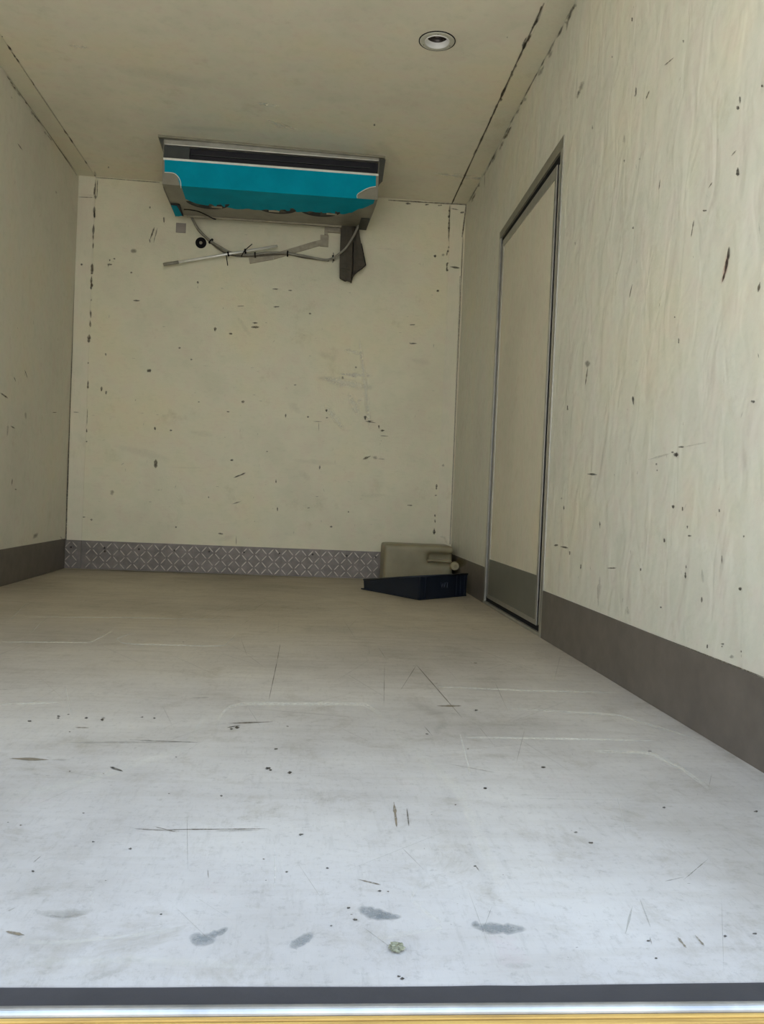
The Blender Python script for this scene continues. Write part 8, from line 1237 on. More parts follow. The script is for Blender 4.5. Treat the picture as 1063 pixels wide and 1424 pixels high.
('F','n',0.7,[(1.2669,1.2573,8e-05,-0.00046),(1.2772,1.2578,0.00025,-0.00154),(1.2876,1.2583,0.00021,-0.00137),(1.298,1.2588,0.00024,-0.00168),(1.3084,1.2593,0.00036,-0.0027),(1.3188,1.2597,0.00033,-0.00259),(1.3293,1.2602,0.00024,-0.00204),(1.3398,1.2607,0.00016,-0.00142),(1.3503,1.2612,0.00017,-0.0017),(1.3608,1.2617,0.00015,-0.00157),(1.3713,1.2622,0.00023,-0.00274),(1.3819,1.2627,0.00018,-0.00236),(1.3925,1.2632,0.00012,-0.00171),(1.4031,1.2637,7e-05,-0.00115),(1.4138,1.2642,3e-05,-0.00051)]),
('F','n',0.5,[(1.3395,1.2539,3e-05,-0.0003),(1.3463,1.2544,0.00015,-0.00135),(1.3532,1.2549,0.00014,-0.00136),(1.36,1.2554,0.00011,-0.00112),(1.3669,1.2559,0.00016,-0.00175),(1.3738,1.2564,0.0001,-0.00117),(1.3807,1.2569,0.00013,-0.00164),(1.3876,1.2574,0.00011,-0.00146),(1.3945,1.2579,6e-05,-0.00087),(1.4015,1.2584,3e-05,-0.00046)]),
('F','n',0.6,[(1.2497,1.2677,2e-05,-0.0003),(1.2537,1.2654,0.00011,-0.00146),(1.2576,1.2631,0.00017,-0.00229),(1.2615,1.2608,0.00011,-0.00163),(1.2655,1.2585,0.00014,-0.00207),(1.2694,1.2562,6e-05,-0.00101),(1.2733,1.2539,7e-05,-0.00122),(1.2772,1.2516,0.00011,-0.00193),(1.281,1.2494,4e-05,-0.00072),(1.2849,1.2471,2e-05,-0.00047)]),
('F','b',0.9,[(1.613,1.3822,-0.00067,-0.00023),(1.6123,1.3694,-0.00106,-0.00036),(1.6116,1.3569,-0.00266,-0.0009),(1.6108,1.3446,-0.00373,-0.00125),(1.6101,1.3325,-0.00197,-0.00065),(1.6094,1.3207,-0.00208,-0.00068),(1.6088,1.309,-0.00236,-0.00077),(1.6081,1.2975,-0.00161,-0.00052),(1.6074,1.2863,-0.00179,-0.00057),(1.6068,1.2752,-0.00037,-0.00012)]),
('F','n',0.7,[(1.6314,1.3569,-0.00036,-0.00012),(1.6305,1.3451,-0.00121,-0.00041),(1.6297,1.3336,-0.00111,-0.00037),(1.6289,1.3222,-0.00151,-0.0005),(1.6281,1.311,-0.00157,-0.00051),(1.6273,1.3,-0.00145,-0.00047),(1.6265,1.2892,-0.0011,-0.00035),(1.6257,1.2786,-0.00021,-7e-05)]),
('F','b',0.8,[(1.1429,0.964,0.00023,-0.00094),(1.1461,0.9629,0.00069,-0.00282),(1.1493,0.9618,0.00091,-0.00378),(1.1525,0.9607,0.00089,-0.00371),(1.1557,0.9596,0.00087,-0.00371),(1.1589,0.9585,0.00099,-0.00427),(1.1621,0.9574,0.00035,-0.00152),(1.1653,0.9563,0.00021,-0.00091)]),
('F','g',0.7,[(1.1289,1.0098,0.00019,-0.00033),(1.1304,1.0124,0.00159,-0.00278),(1.1319,1.015,0.00111,-0.00195),(1.1335,1.0176,0.00095,-0.00168),(1.135,1.0202,0.00023,-0.00042)]),
('F','b',0.7,[(1.5373,1.0989,-5e-05,-0.0003),(1.5406,1.097,-0.00016,-0.00093),(1.5439,1.0952,-0.00024,-0.00142),(1.5472,1.0934,-0.00051,-0.00292),(1.5505,1.0916,-0.00036,-0.00205),(1.5537,1.0898,-0.00044,-0.00245),(1.557,1.088,-0.00055,-0.00298),(1.5603,1.0863,-0.00047,-0.00253),(1.5635,1.0845,-0.0004,-0.00213),(1.5668,1.0827,-8e-05,-0.00039)]),
('F','b',0.7,[(1.9015,0.9517,-0.00044,-0.0004),(1.9014,0.9469,-0.00256,-0.0023),(1.9013,0.9421,-0.00209,-0.00187),(1.9013,0.9373,-0.00124,-0.00111),(1.9012,0.9326,-0.00206,-0.00182),(1.9011,0.9279,-0.00062,-0.00054)]),
('F','b',0.7,[(1.9246,0.9567,-0.00037,-0.00034),(1.9245,0.9517,-0.00123,-0.00114),(1.9245,0.9469,-0.00168,-0.00155),(1.9245,0.9421,-0.00128,-0.00117),(1.9244,0.9373,-0.00215,-0.00196),(1.9244,0.9326,-0.00054,-0.00048)]),
('F','n',0.6,[(1.868,0.9517,-0.00023,-0.00011),(1.8666,0.9464,-0.00097,-0.00045),(1.8653,0.941,-0.00063,-0.00029),(1.864,0.9358,-0.00023,-0.00011)]),
('F','b',0.85,[(0.9392,1.578,0.0004,-0.00121),(0.948,1.5775,0.00125,-0.00389),(0.9567,1.5769,0.00168,-0.00533),(0.9655,1.5764,0.00286,-0.00921),(0.9743,1.5758,0.00323,-0.01058),(0.983,1.5753,0.00308,-0.01027),(0.9918,1.5747,0.00214,-0.00726),(1.0006,1.5742,0.00105,-0.00362),(1.0094,1.5736,0.00028,-0.00097)]),
('F','g',0.5,[(1.0118,1.5738,0.00028,-0.00094),(1.0162,1.574,0.00126,-0.00434),(1.0207,1.5743,0.00127,-0.0044),(1.0251,1.5745,0.00158,-0.00554),(1.0295,1.5748,0.00195,-0.00691),(1.0339,1.5751,0.00139,-0.00499),(1.0383,1.5753,0.00107,-0.00387),(1.0428,1.5756,0.00018,-0.00068)]),
('F','b',0.6,[(0.9987,1.7893,0.00041,-0.00158),(1.0041,1.7892,0.00151,-0.00591),(1.0096,1.7891,0.00119,-0.00474),(1.0151,1.789,0.00164,-0.0066),(1.0206,1.7889,0.001,-0.00407),(1.0261,1.7887,0.00033,-0.00135)]),
('F','k',0.95,[(1.1245,1.5388,0.00016,-0.00127),(1.13,1.5342,0.00092,-0.00762),(1.1354,1.5297,0.00086,-0.00733),(1.1408,1.5252,0.00069,-0.00607),(1.1462,1.5208,0.00057,-0.00512),(1.1516,1.5163,0.00017,-0.00156)]),
('F','n',0.75,[(1.3029,1.8476,0.00013,-0.00126),(1.313,1.8497,0.00029,-0.00302),(1.3232,1.8518,0.00047,-0.00517),(1.3334,1.854,0.00065,-0.00762),(1.3437,1.8561,0.00067,-0.00839),(1.3539,1.8583,0.00048,-0.00653),(1.3643,1.8604,0.00038,-0.00553),(1.3746,1.8626,0.00017,-0.00271),(1.385,1.8648,0.00013,-0.00235),(1.3954,1.867,9e-05,-0.00171)]),
('F','k',0.7,[(1.3031,1.8131,0.0002,-0.00147),(1.3084,1.8169,0.00067,-0.005),(1.3138,1.8207,0.00071,-0.00547),(1.3192,1.8246,0.00049,-0.00388),(1.3246,1.8284,0.00057,-0.00455),(1.33,1.8323,9e-05,-0.00071)]),
('F','n',0.6,[(1.379,2.8651,-0.0002,0.00016),(1.3792,2.8122,-0.0013,0.00106),(1.3794,2.7611,-0.00125,0.001),(1.3796,2.7119,-0.0009,0.00071),(1.3798,2.6644,-0.00148,0.00115),(1.38,2.6186,-0.0012,0.00091),(1.3802,2.5743,-0.0003,0.00022)]),
('F','n',0.7,[(1.3802,2.5743,-0.00019,0.00018),(1.3799,2.5054,-0.00081,0.00075),(1.3797,2.4401,-0.00135,0.00122),(1.3795,2.3782,-0.00081,0.00072),(1.3793,2.3193,-0.00157,0.00136),(1.3791,2.2632,-0.00142,0.0012),(1.3789,2.2098,-0.00066,0.00055),(1.3787,2.1589,-0.00088,0.00072),(1.3786,2.1102,-0.00082,0.00065),(1.3784,2.0637,-0.00019,0.00015)]),
('F','n',0.45,[(1.6996,2.5415,-0.00027,-1e-05),(1.6932,2.4705,-0.00094,-5e-05),(1.687,2.4033,-0.00071,-3e-05),(1.6812,2.3397,-0.00055,-2e-05),(1.6757,2.2793,-0.00104,-4e-05),(1.6705,2.222,-0.00114,-4e-05),(1.6655,2.1675,-0.00068,-2e-05),(1.6608,2.1155,-0.00105,-3e-05),(1.6563,2.066,-0.00048,-1e-05),(1.652,2.0188,-0.00013,-0.0)]),
('F','n',0.75,[(1.7973,2.5607,-0.00017,-0.00051),(1.7999,2.5033,-0.00111,-0.00316),(1.8024,2.4485,-0.00132,-0.00366),(1.8048,2.3959,-0.00159,-0.0043),(1.8071,2.3455,-0.00183,-0.00484),(1.8093,2.2972,-0.00182,-0.0047),(1.8114,2.2507,-0.00078,-0.00197),(1.8134,2.2061,-0.00168,-0.00416),(1.8154,2.1632,-0.00141,-0.0034),(1.8172,2.1219,-0.0017,-0.00402),(1.819,2.0821,-0.001,-0.00231),(1.8208,2.0437,-0.00093,-0.0021),(1.8225,2.0067,-0.00066,-0.00146),(1.8241,1.971,-0.0006,-0.00131),(1.8257,1.9365,-0.00014,-0.0003)]),
('F','n',0.5,[(1.7145,2.2166,0.00014,-0.00054),(1.7216,2.2454,0.00043,-0.00173),(1.7289,2.275,0.0004,-0.00166),(1.7364,2.3055,0.00044,-0.00186),(1.7441,2.3367,0.00042,-0.00183),(1.752,2.3688,0.00046,-0.00207),(1.7602,2.4019,0.00058,-0.00264),(1.7686,2.4358,0.00068,-0.00319),(1.7772,2.4707,0.00064,-0.0031),(1.7861,2.5067,0.00044,-0.00221),(1.7952,2.5437,0.00012,-0.0006)]),
('F','b',0.9,[(1.7836,2.0453,-0.00031,-0.00205),(1.7903,2.046,-0.00062,-0.00404),(1.7971,2.0466,-0.00125,-0.008),(1.8038,2.0473,-0.00107,-0.00667),(1.8106,2.0479,-0.00194,-0.01193),(1.8174,2.0485,-0.00178,-0.01072),(1.8242,2.0492,-0.00171,-0.01009),(1.8309,2.0498,-0.00109,-0.00634),(1.8377,2.0505,-0.00129,-0.00732),(1.8445,2.0511,-0.00033,-0.00184)]),
('F','n',0.4,[(1.9887,2.3269,-0.00039,-0.00058),(1.9823,2.2747,-0.00117,-0.00172),(1.9762,2.2248,-0.0008,-0.00115),(1.9703,2.177,-0.00158,-0.00223),(1.9647,2.1312,-0.00082,-0.00114),(1.9593,2.0873,-0.00069,-0.00094),(1.9542,2.0451,-0.00054,-0.00073),(1.9492,2.0045,-0.00021,-0.00028)]),
('F','n',0.6,[(1.343,1.1259,-0.00011,-2e-05),(1.3441,1.1189,-0.00053,-0.00011),(1.3451,1.112,-0.00075,-0.00015),(1.3461,1.1052,-0.00066,-0.00013),(1.3472,1.0984,-0.00012,-2e-05)]),
('F','n',0.6,[(1.701,1.1451,-0.00019,-0.00023),(1.7017,1.1383,-0.00073,-0.00087),(1.7023,1.1316,-0.00108,-0.00127),(1.7029,1.1249,-0.00021,-0.00024)]),
('F','g',0.6,[(1.9764,1.1024,-1e-05,-0.00015),(1.9854,1.1116,-3e-05,-0.0005),(1.9946,1.1209,-0.00012,-0.0016),(2.004,1.1304,-8e-05,-0.00103),(2.0135,1.1401,-9e-05,-0.00102),(2.0232,1.1499,-0.00014,-0.00152),(2.033,1.1599,-6e-05,-0.00057),(2.0431,1.1701,-4e-05,-0.00038)]),
('F','g',0.5,[(1.9485,1.0978,-0.0001,-0.00031),(1.9531,1.0997,-0.0004,-0.00122),(1.9578,1.1016,-0.00066,-0.00198),(1.9625,1.1035,-0.00049,-0.00145),(1.9672,1.1054,-0.00061,-0.0018),(1.9719,1.1074,-0.00045,-0.00131),(1.9766,1.1093,-0.00025,-0.00072),(1.9814,1.1112,-7e-05,-0.0002)]),
('F','g',0.5,[(1.0004,1.6814,0.00035,-0.00122),(1.0181,1.683,0.00056,-0.00206),(1.0359,1.6845,0.00076,-0.00293),(1.0538,1.6861,0.00215,-0.00861),(1.0717,1.6876,0.00117,-0.0049),(1.0897,1.6892,0.00222,-0.00972),(1.1077,1.6908,0.00179,-0.00824),(1.1258,1.6924,0.00195,-0.00944),(1.144,1.694,0.00099,-0.00507),(1.1623,1.6956,0.0014,-0.00757),(1.1806,1.6972,0.00157,-0.009),(1.199,1.6988,0.00141,-0.00861),(1.2175,1.7004,0.00094,-0.0062),(1.236,1.702,0.00072,-0.00507),(1.2546,1.7037,0.00011,-0.00088)]),
('F','n',0.5,[(1.123,1.7095,0.00017,-0.00086),(1.1327,1.7088,0.00025,-0.00133),(1.1423,1.708,0.00029,-0.00157),(1.1519,1.7072,0.00057,-0.00323),(1.1616,1.7065,0.00083,-0.00482),(1.1712,1.7057,0.00046,-0.00277),(1.1809,1.705,0.00042,-0.00261),(1.1905,1.7042,0.0005,-0.00321),(1.2001,1.7035,0.00041,-0.00278),(1.2098,1.7027,0.00073,-0.00506),(1.2194,1.702,0.0005,-0.00366),(1.2291,1.7012,0.00027,-0.00202),(1.2387,1.7004,0.0005,-0.00397),(1.2484,1.6997,0.00027,-0.00225),(1.258,1.6989,9e-05,-0.00074)]),
('F','g',0.6,[(1.1926,2.0669,0.00016,-0.00114),(1.1987,2.0684,0.00094,-0.00667),(1.2048,2.07,0.00116,-0.00843),(1.211,2.0715,0.00125,-0.00928),(1.2172,2.0731,0.00063,-0.00475),(1.2234,2.0746,0.00129,-0.01005),(1.2296,2.0762,0.00107,-0.00852),(1.2358,2.0778,0.00035,-0.00282),(1.242,2.0793,0.0001,-0.00083)]),
('F','g',0.3,[(1.3264,1.9815,4e-05,-0.00076),(1.3478,1.9763,0.00014,-0.00314),(1.3692,1.9711,9e-05,-0.00282),(1.3905,1.9659,7e-05,-0.00332),(1.4117,1.9608,7e-05,-0.00585),(1.4328,1.9556,1e-05,-0.00595),(1.4539,1.9505,-5e-05,-0.0048),(1.4748,1.9454,-9e-05,-0.00453),(1.4958,1.9403,-0.00017,-0.00536),(1.5166,1.9352,-0.00022,-0.00529),(1.5374,1.9302,-0.00019,-0.00363),(1.5581,1.9251,-0.00022,-0.00351),(1.5787,1.9201,-0.00026,-0.00352),(1.5993,1.9151,-0.00025,-0.00295),(1.6198,1.9101,-5e-05,-0.00055)]),
('F','n',0.4,[(1.7322,1.5933,-0.00012,-0.00055),(1.7402,1.5886,-0.0002,-0.00092),(1.7481,1.5839,-0.00031,-0.00134),(1.756,1.5792,-0.00049,-0.00209),(1.7638,1.5745,-0.00035,-0.00146),(1.7716,1.5699,-0.00035,-0.00143),(1.7794,1.5653,-0.00078,-0.00308),(1.7871,1.5607,-0.00051,-0.00199),(1.7948,1.5562,-0.00083,-0.00315),(1.8024,1.5516,-0.00039,-0.00144),(1.8101,1.5471,-0.0005,-0.00183),(1.8176,1.5426,-0.0001,-0.00035)]),
('F','n',0.35,[(1.6071,1.1983,-0.00015,-0.00029),(1.6103,1.1878,-0.00053,-0.00101),(1.6135,1.1774,-0.00051,-0.00096),(1.6166,1.1673,-0.00039,-0.00073),(1.6196,1.1573,-0.0004,-0.00073),(1.6226,1.1474,-0.00029,-0.00053),(1.6256,1.1377,-0.00024,-0.00043),(1.6285,1.1282,-0.00013,-0.00023)]),
('F','n',0.4,[(1.7268,1.858,-0.0002,-0.00046),(1.7284,1.8416,-0.00074,-0.00168),(1.7299,1.8256,-0.00142,-0.00318),(1.7315,1.8098,-0.0012,-0.00267),(1.733,1.7943,-0.00069,-0.00151),(1.7345,1.779,-0.00024,-0.00051)]),
('F','n',0.5,[(1.1166,1.1418,0.00012,-0.00018),(1.1176,1.1473,0.00112,-0.00171),(1.1186,1.153,0.00076,-0.00116),(1.1196,1.1586,0.00061,-0.00095),(1.1207,1.1643,0.00012,-0.00018)]),
('F','g',0.5,[(1.672,0.9582,8e-05,-7e-05),(1.6757,0.9675,0.00024,-0.00021),(1.6795,0.977,0.00023,-0.0002),(1.6833,0.9867,0.00026,-0.00023),(1.6872,0.9966,0.0002,-0.00018),(1.6912,1.0067,0.00044,-0.00039),(1.6953,1.017,0.00016,-0.00015),(1.6995,1.0275,7e-05,-7e-05)]),
('F','g',0.35,[(1.8414,0.9583,0.00029,-0.00017),(1.847,0.9693,0.00067,-0.00039),(1.8528,0.9806,0.00094,-0.00056),(1.8587,0.9922,0.00157,-0.00094),(1.8647,1.0041,0.00122,-0.00075),(1.8709,1.0163,0.00072,-0.00045),(1.8773,1.0287,0.00013,-8e-05)]),
('F','g',0.35,[(1.8942,1.048,-0.00015,-9e-05),(1.8918,1.037,-0.00075,-0.00044),(1.8894,1.0261,-0.00107,-0.00063),(1.8871,1.0155,-0.00117,-0.00068),(1.8849,1.0051,-0.00116,-0.00067),(1.8827,0.9948,-0.00127,-0.00072),(1.8805,0.9848,-0.00104,-0.00059),(1.8784,0.975,-0.00032,-0.00018)]),
('F','g',0.4,[(1.5369,0.9743,-5e-05,-0.00013),(1.5411,0.9678,-0.00034,-0.00079),(1.5451,0.9613,-0.00032,-0.00073),(1.5491,0.9549,-0.00047,-0.00104),(1.5531,0.9486,-0.00022,-0.00048),(1.557,0.9423,-0.00054,-0.00116),(1.5609,0.9362,-0.00024,-0.00051),(1.5647,0.9301,-0.0004,-0.00084),(1.5685,0.9241,-0.00036,-0.00075),(1.5722,0.9181,-0.00014,-0.00028),(1.5759,0.9123,-0.00012,-0.00023)]),
('F','g',0.4,[(1.1368,1.9975,-0.0002,-0.00069),(1.1432,1.9756,-0.00037,-0.00124),(1.1495,1.954,-0.00075,-0.00246),(1.1556,1.933,-0.00086,-0.00275),(1.1616,1.9124,-0.00068,-0.00212),(1.1674,1.8922,-0.00072,-0.0022),(1.1732,1.8724,-0.0004,-0.00119),(1.1788,1.8531,-0.00072,-0.00211),(1.1843,1.8341,-0.00042,-0.00121),(1.1897,1.8155,-0.00015,-0.00042)]),
('F','w',0.55,[(0.5173,2.743,0.0045,-0.01297),(0.5414,2.746,0.00543,-0.01608),(0.5656,2.749,0.0039,-0.01185),(0.5899,2.752,0.00478,-0.01496),(0.6143,2.755,0.0041,-0.01323),(0.6388,2.7581,0.00436,-0.01448),(0.6634,2.7611,0.00397,-0.01361),(0.688,2.7642,0.00344,-0.01217),(0.7128,2.7672,0.00359,-0.01312),(0.7377,2.7703,0.0032,-0.01212),(0.7626,2.7734,0.00293,-0.01151),(0.7844,2.7879,0.00426,-0.01256),(0.7891,2.8643,0.00414,-0.01262),(0.7932,2.9481,0.00378,-0.01136),(0.7952,3.0442,0.00473,-0.0147)]),
('F','w',0.55,[(0.883,2.9976,-0.00335,0.01438),(0.8579,2.9405,-0.00448,0.01821),(0.8465,2.8505,-0.00375,0.00584),(0.8836,2.7853,0.00216,-0.01146),(0.9215,2.7713,0.00306,-0.01568),(0.9564,2.7724,0.00286,-0.01568),(0.9915,2.7735,0.00286,-0.01685),(1.0267,2.7746,0.00227,-0.01443),(1.0619,2.7757,0.00224,-0.0155),(1.0973,2.7768,0.0022,-0.01669),(1.1328,2.7779,0.00198,-0.01667),(1.1684,2.779,0.00145,-0.01366),(1.2018,2.7947,0.00242,-0.00997),(1.2144,2.9478,0.00277,-0.00759),(1.2171,3.1622,0.0038,-0.01119)]),
('F','w',0.4,[(0.4082,3.2792,0.00526,-0.01626),(0.46,3.2884,0.00365,-0.01188),(0.5123,3.2977,0.00487,-0.01677),(0.5651,3.307,0.00368,-0.01344),(0.6183,3.3165,0.00423,-0.01648),(0.672,3.326,0.0032,-0.01335),(0.7261,3.3356,0.00277,-0.01241),(0.7808,3.3452,0.00329,-0.01597),(0.8368,3.3501,0.00241,-0.01288),(0.8932,3.3543,0.00263,-0.01544),(0.95,3.3585,0.00204,-0.01335),(1.0071,3.3628,0.00225,-0.01658),(1.0645,3.367,0.00186,-0.01563),(1.1222,3.3713,0.00153,-0.01507),(1.1803,3.3756,0.0013,-0.01545)]),
('F','w',0.4,[(1.2812,1.7947,0.00541,-0.00522),(1.2786,1.9015,0.00481,-0.00489),(1.2881,1.9842,0.00312,-0.02005),(1.3158,2.0188,0.00284,-0.02042),(1.3473,2.0248,0.00177,-0.02814),(1.3793,2.0279,0.00127,-0.02697),(1.4116,2.031,0.00091,-0.02914),(1.444,2.0342,0.00033,-0.02133),(1.4766,2.0373,-1e-05,-0.02195),(1.5093,2.0405,-0.00049,-0.02951),(1.5423,2.0437,-0.00081,-0.02471),(1.5755,2.0469,-0.00143,-0.02938),(1.608,2.0438,-0.00421,-0.01994),(1.631,1.9763,-0.00549,-0.02386),(1.6525,1.9129,-0.00396,-0.01592)]),
('F','w',0.4,[(0.7886,1.964,0.00389,-0.0109),(0.7972,1.9663,0.00382,-0.01085),(0.8059,1.9685,0.00394,-0.01133),(0.8145,1.9708,0.00398,-0.01163),(0.8233,1.9731,0.0041,-0.01213),(0.832,1.9754,0.00363,-0.01091),(0.8408,1.9777,0.00437,-0.01332),(0.8496,1.98,0.00424,-0.01312),(0.8584,1.9823,0.00427,-0.0134),(0.8672,1.9846,0.0039,-0.01243),(0.8761,1.9869,0.00458,-0.01483),(0.885,1.9892,0.00384,-0.01264),(0.894,1.9916,0.00379,-0.01268),(0.9029,1.9939,0.004,-0.01357),(0.9119,1.9962,0.00453,-0.01563)]),
('F','w',0.45,[(1.8004,2.2604,-0.00219,-0.01432),(1.8366,2.2575,-0.0027,-0.01602),(1.8729,2.2545,-0.0027,-0.01458),(1.9092,2.2515,-0.0032,-0.01591),(1.9455,2.2486,-0.00329,-0.0151),(1.9817,2.2456,-0.00341,-0.01455),(2.018,2.2427,-0.00328,-0.01307),(2.0543,2.2397,-0.00368,-0.01379),(2.0912,2.2386,-0.0044,-0.01575),(2.1284,2.2388,-0.00376,-0.01272),(2.1658,2.239,-0.00427,-0.01365),(2.2033,2.2392,-0.0051,-0.01551),(2.2409,2.2394,-0.00516,-0.01491),(2.2786,2.2395,-0.00598,-0.01648),(2.3164,2.2397,-0.00607,-0.01599)]),
('F','w',0.5,[(1.7915,1.7723,-0.00177,-0.00977),(1.8221,1.7731,-0.00196,-0.0099),(1.8528,1.7739,-0.00223,-0.01037),(1.8837,1.7748,-0.00233,-0.01003),(1.9146,1.7756,-0.00251,-0.01004),(1.9457,1.7765,-0.0024,-0.009),(1.9769,1.7773,-0.00275,-0.00966),(2.0082,1.7782,-0.00322,-0.01066),(2.0396,1.779,-0.00369,-0.01155),(2.0707,1.7785,-0.00353,-0.01038),(2.1019,1.778,-0.00288,-0.00804),(2.1331,1.7774,-0.00383,-0.01021),(2.1644,1.7768,-0.0047,-0.01196),(2.1957,1.7762,-0.0035,-0.00853),(2.2272,1.7757,-0.0035,-0.00816)]),
('F','w',0.35,[(2.0329,1.6952,-0.00714,-0.02099),(2.053,1.6935,-0.00499,-0.01418),(2.0732,1.6919,-0.00693,-0.01902),(2.0933,1.6902,-0.00665,-0.01766),(2.1135,1.6885,-0.00625,-0.01606),(2.1336,1.6868,-0.00684,-0.01706),(2.1538,1.6852,-0.00796,-0.01924),(2.1705,1.6765,-0.00866,-0.01551),(2.1771,1.6478,-0.00701,-0.01225),(2.1834,1.6201,-0.00862,-0.01471),(2.1896,1.5932,-0.00947,-0.01579),(2.1915,1.561,-0.00727,-0.01044),(2.1911,1.5266,-0.00812,-0.0114),(2.1906,1.4935,-0.00859,-0.0118),(2.1902,1.4618,-0.00718,-0.00965)]),
('F','w',0.35,[(1.9449,2.0391,-0.00384,-0.01569),(1.9791,2.0334,-0.00399,-0.01524),(2.0131,2.0277,-0.00443,-0.01584),(2.0471,2.022,-0.00376,-0.01267),(2.081,2.0164,-0.00368,-0.01169),(2.1147,2.0107,-0.00556,-0.01674),(2.1484,2.0051,-0.0049,-0.01402),(2.1821,1.9995,-0.00583,-0.01585),(2.2156,1.9939,-0.00563,-0.01461),(2.2353,1.9566,-0.0051,-0.01097),(2.2543,1.9206,-0.00595,-0.0123),(2.2727,1.8857,-0.00672,-0.01339),(2.2905,1.852,-0.00582,-0.01118),(2.3077,1.8194,-0.00672,-0.01246),(2.3243,1.7879,-0.00516,-0.00923)]),
('F','w',0.16,[(0.9928,1.3777,0.00641,-0.01561),(1.0134,1.3923,0.00719,-0.01835),(1.0346,1.4073,0.00716,-0.01921),(1.0562,1.4227,0.00824,-0.02328),(1.0785,1.4384,0.00685,-0.02047),(1.1001,1.458,0.0077,-0.02105),(1.1197,1.4867,0.00653,-0.01889),(1.1401,1.5166,0.00672,-0.02062),(1.1615,1.5479,0.00667,-0.02183),(1.1838,1.5805,0.00675,-0.02366),(1.2071,1.6147,0.0054,-0.02035),(1.2315,1.6505,0.00601,-0.02452),(1.2417,1.7295,0.00764,-0.01148),(1.2436,1.8436,0.00802,-0.01283),(1.2457,1.974,0.01233,-0.0211)]),
('F','w',0.13,[(1.6469,1.8516,-0.01234,-0.03775),(1.6629,1.7754,-0.01181,-0.03372),(1.6777,1.7051,-0.01172,-0.03135),(1.6914,1.6399,-0.01275,-0.03208),(1.7041,1.5794,-0.01044,-0.02479),(1.7159,1.5231,-0.01058,-0.02379),(1.727,1.4705,-0.0129,-0.02753),(1.7321,1.4133,-0.01329,-0.01368),(1.7302,1.3508,-0.01036,-0.01017),(1.7285,1.2935,-0.01329,-0.01248),(1.727,1.2408,-0.00931,-0.00838),(1.7256,1.1921,-0.0115,-0.00992),(1.7242,1.1471,-0.00919,-0.00761),(1.723,1.1052,-0.01033,-0.00823),(1.7218,1.0662,-0.00913,-0.007)]),
('F','w',0.16,[(1.6334,1.1283,-0.00197,0.00348),(1.6208,1.0976,-0.00221,0.00372),(1.6089,1.0687,-0.00229,0.00371),(1.6009,1.0424,-0.00226,-0.00457),(1.6101,1.0231,-0.00198,-0.00384),(1.6189,1.0045,-0.00262,-0.00492),(1.6274,0.9865,-0.00181,-0.00328),(1.6285,0.9731,0.00033,0.00467),(1.614,0.9685,0.00027,0.00469),(1.5998,0.964,0.00024,0.00567),(1.5857,0.9596,0.00016,0.00571),(1.5718,0.9552,8e-05,0.00549),(1.558,0.9509,0.0,0.00561),(1.5444,0.9466,-7e-05,0.00472),(1.5309,0.9424,-0.00014,0.00508)]),
('F','w',0.2,[(1.1592,0.9427,0.00177,-0.00561),(1.1724,0.9418,0.00189,-0.00624),(1.1856,0.9409,0.00178,-0.00618),(1.1988,0.94,0.00132,-0.00482),(1.2115,0.9409,0.00231,-0.00704),(1.2238,0.9435,0.00191,-0.00605),(1.2362,0.9461,0.00166,-0.00551),(1.2487,0.9487,0.00185,-0.00646),(1.2612,0.9513,0.00138,-0.00504),(1.2739,0.954,0.00141,-0.00544),(1.2867,0.9566,0.00159,-0.00649),(1.2994,0.9603,0.00147,-0.00557),(1.3119,0.9648,0.00174,-0.00695),(1.3247,0.9693,0.00156,-0.00657),(1.3375,0.9739,0.00137,-0.00614)]),
('F','w',0.12,[(1.1591,0.8999,0.00352,-0.00974),(1.1803,0.9008,0.00365,-0.0108),(1.2016,0.9018,0.00346,-0.01102),(1.223,0.9027,0.00241,-0.00829),(1.2446,0.9036,0.00276,-0.01037),(1.2663,0.9046,0.00205,-0.00847),(1.2881,0.9055,0.00237,-0.01085),(1.3103,0.9052,0.00151,-0.01042),(1.3329,0.9022,0.00132,-0.011),(1.3555,0.8993,0.00095,-0.00989),(1.3781,0.8964,0.00066,-0.00926),(1.4006,0.8934,0.00049,-0.01059),(1.423,0.8905,0.00023,-0.01088),(1.4454,0.8876,-3e-05,-0.00814),(1.4677,0.8847,-0.00031,-0.01066)]),
('F','w',0.4,[(1.7974,1.8057,-0.00215,-0.0018),(1.7948,1.7818,-0.00248,-0.00205),(1.7923,1.7585,-0.00245,-0.00201),(1.7898,1.7358,-0.00258,-0.00208),(1.7874,1.7137,-0.00206,-0.00164),(1.7851,1.6921,-0.00205,-0.00161),(1.7828,1.6711,-0.0021,-0.00163),(1.7806,1.6506,-0.00238,-0.00183),(1.7784,1.6305,-0.00201,-0.00152),(1.7763,1.611,-0.00229,-0.00171),(1.7742,1.5919,-0.00226,-0.00167),(1.7722,1.5732,-0.00213,-0.00156),(1.7702,1.555,-0.00252,-0.00182),(1.7683,1.5372,-0.00192,-0.00137),(1.7664,1.5197,-0.00187,-0.00132)]),
('F','b',0.16,[(0.7622,2.3617,0.00981,-0.03228),(0.852,2.381,0.02833,-0.10737),(0.9439,2.4008,0.03058,-0.13678),(1.0381,2.4211,0.02802,-0.15315),(1.1345,2.4418,0.02402,-0.16905),(1.2333,2.4631,0.01522,-0.15089),(1.3345,2.4848,0.0081,-0.13642),(1.4381,2.4764,-0.00372,-0.13349),(1.5377,2.3809,-0.00819,-0.11569),(1.6306,2.2918,-0.01042,-0.09131),(1.7174,2.2085,-0.0044,-0.02789)]),
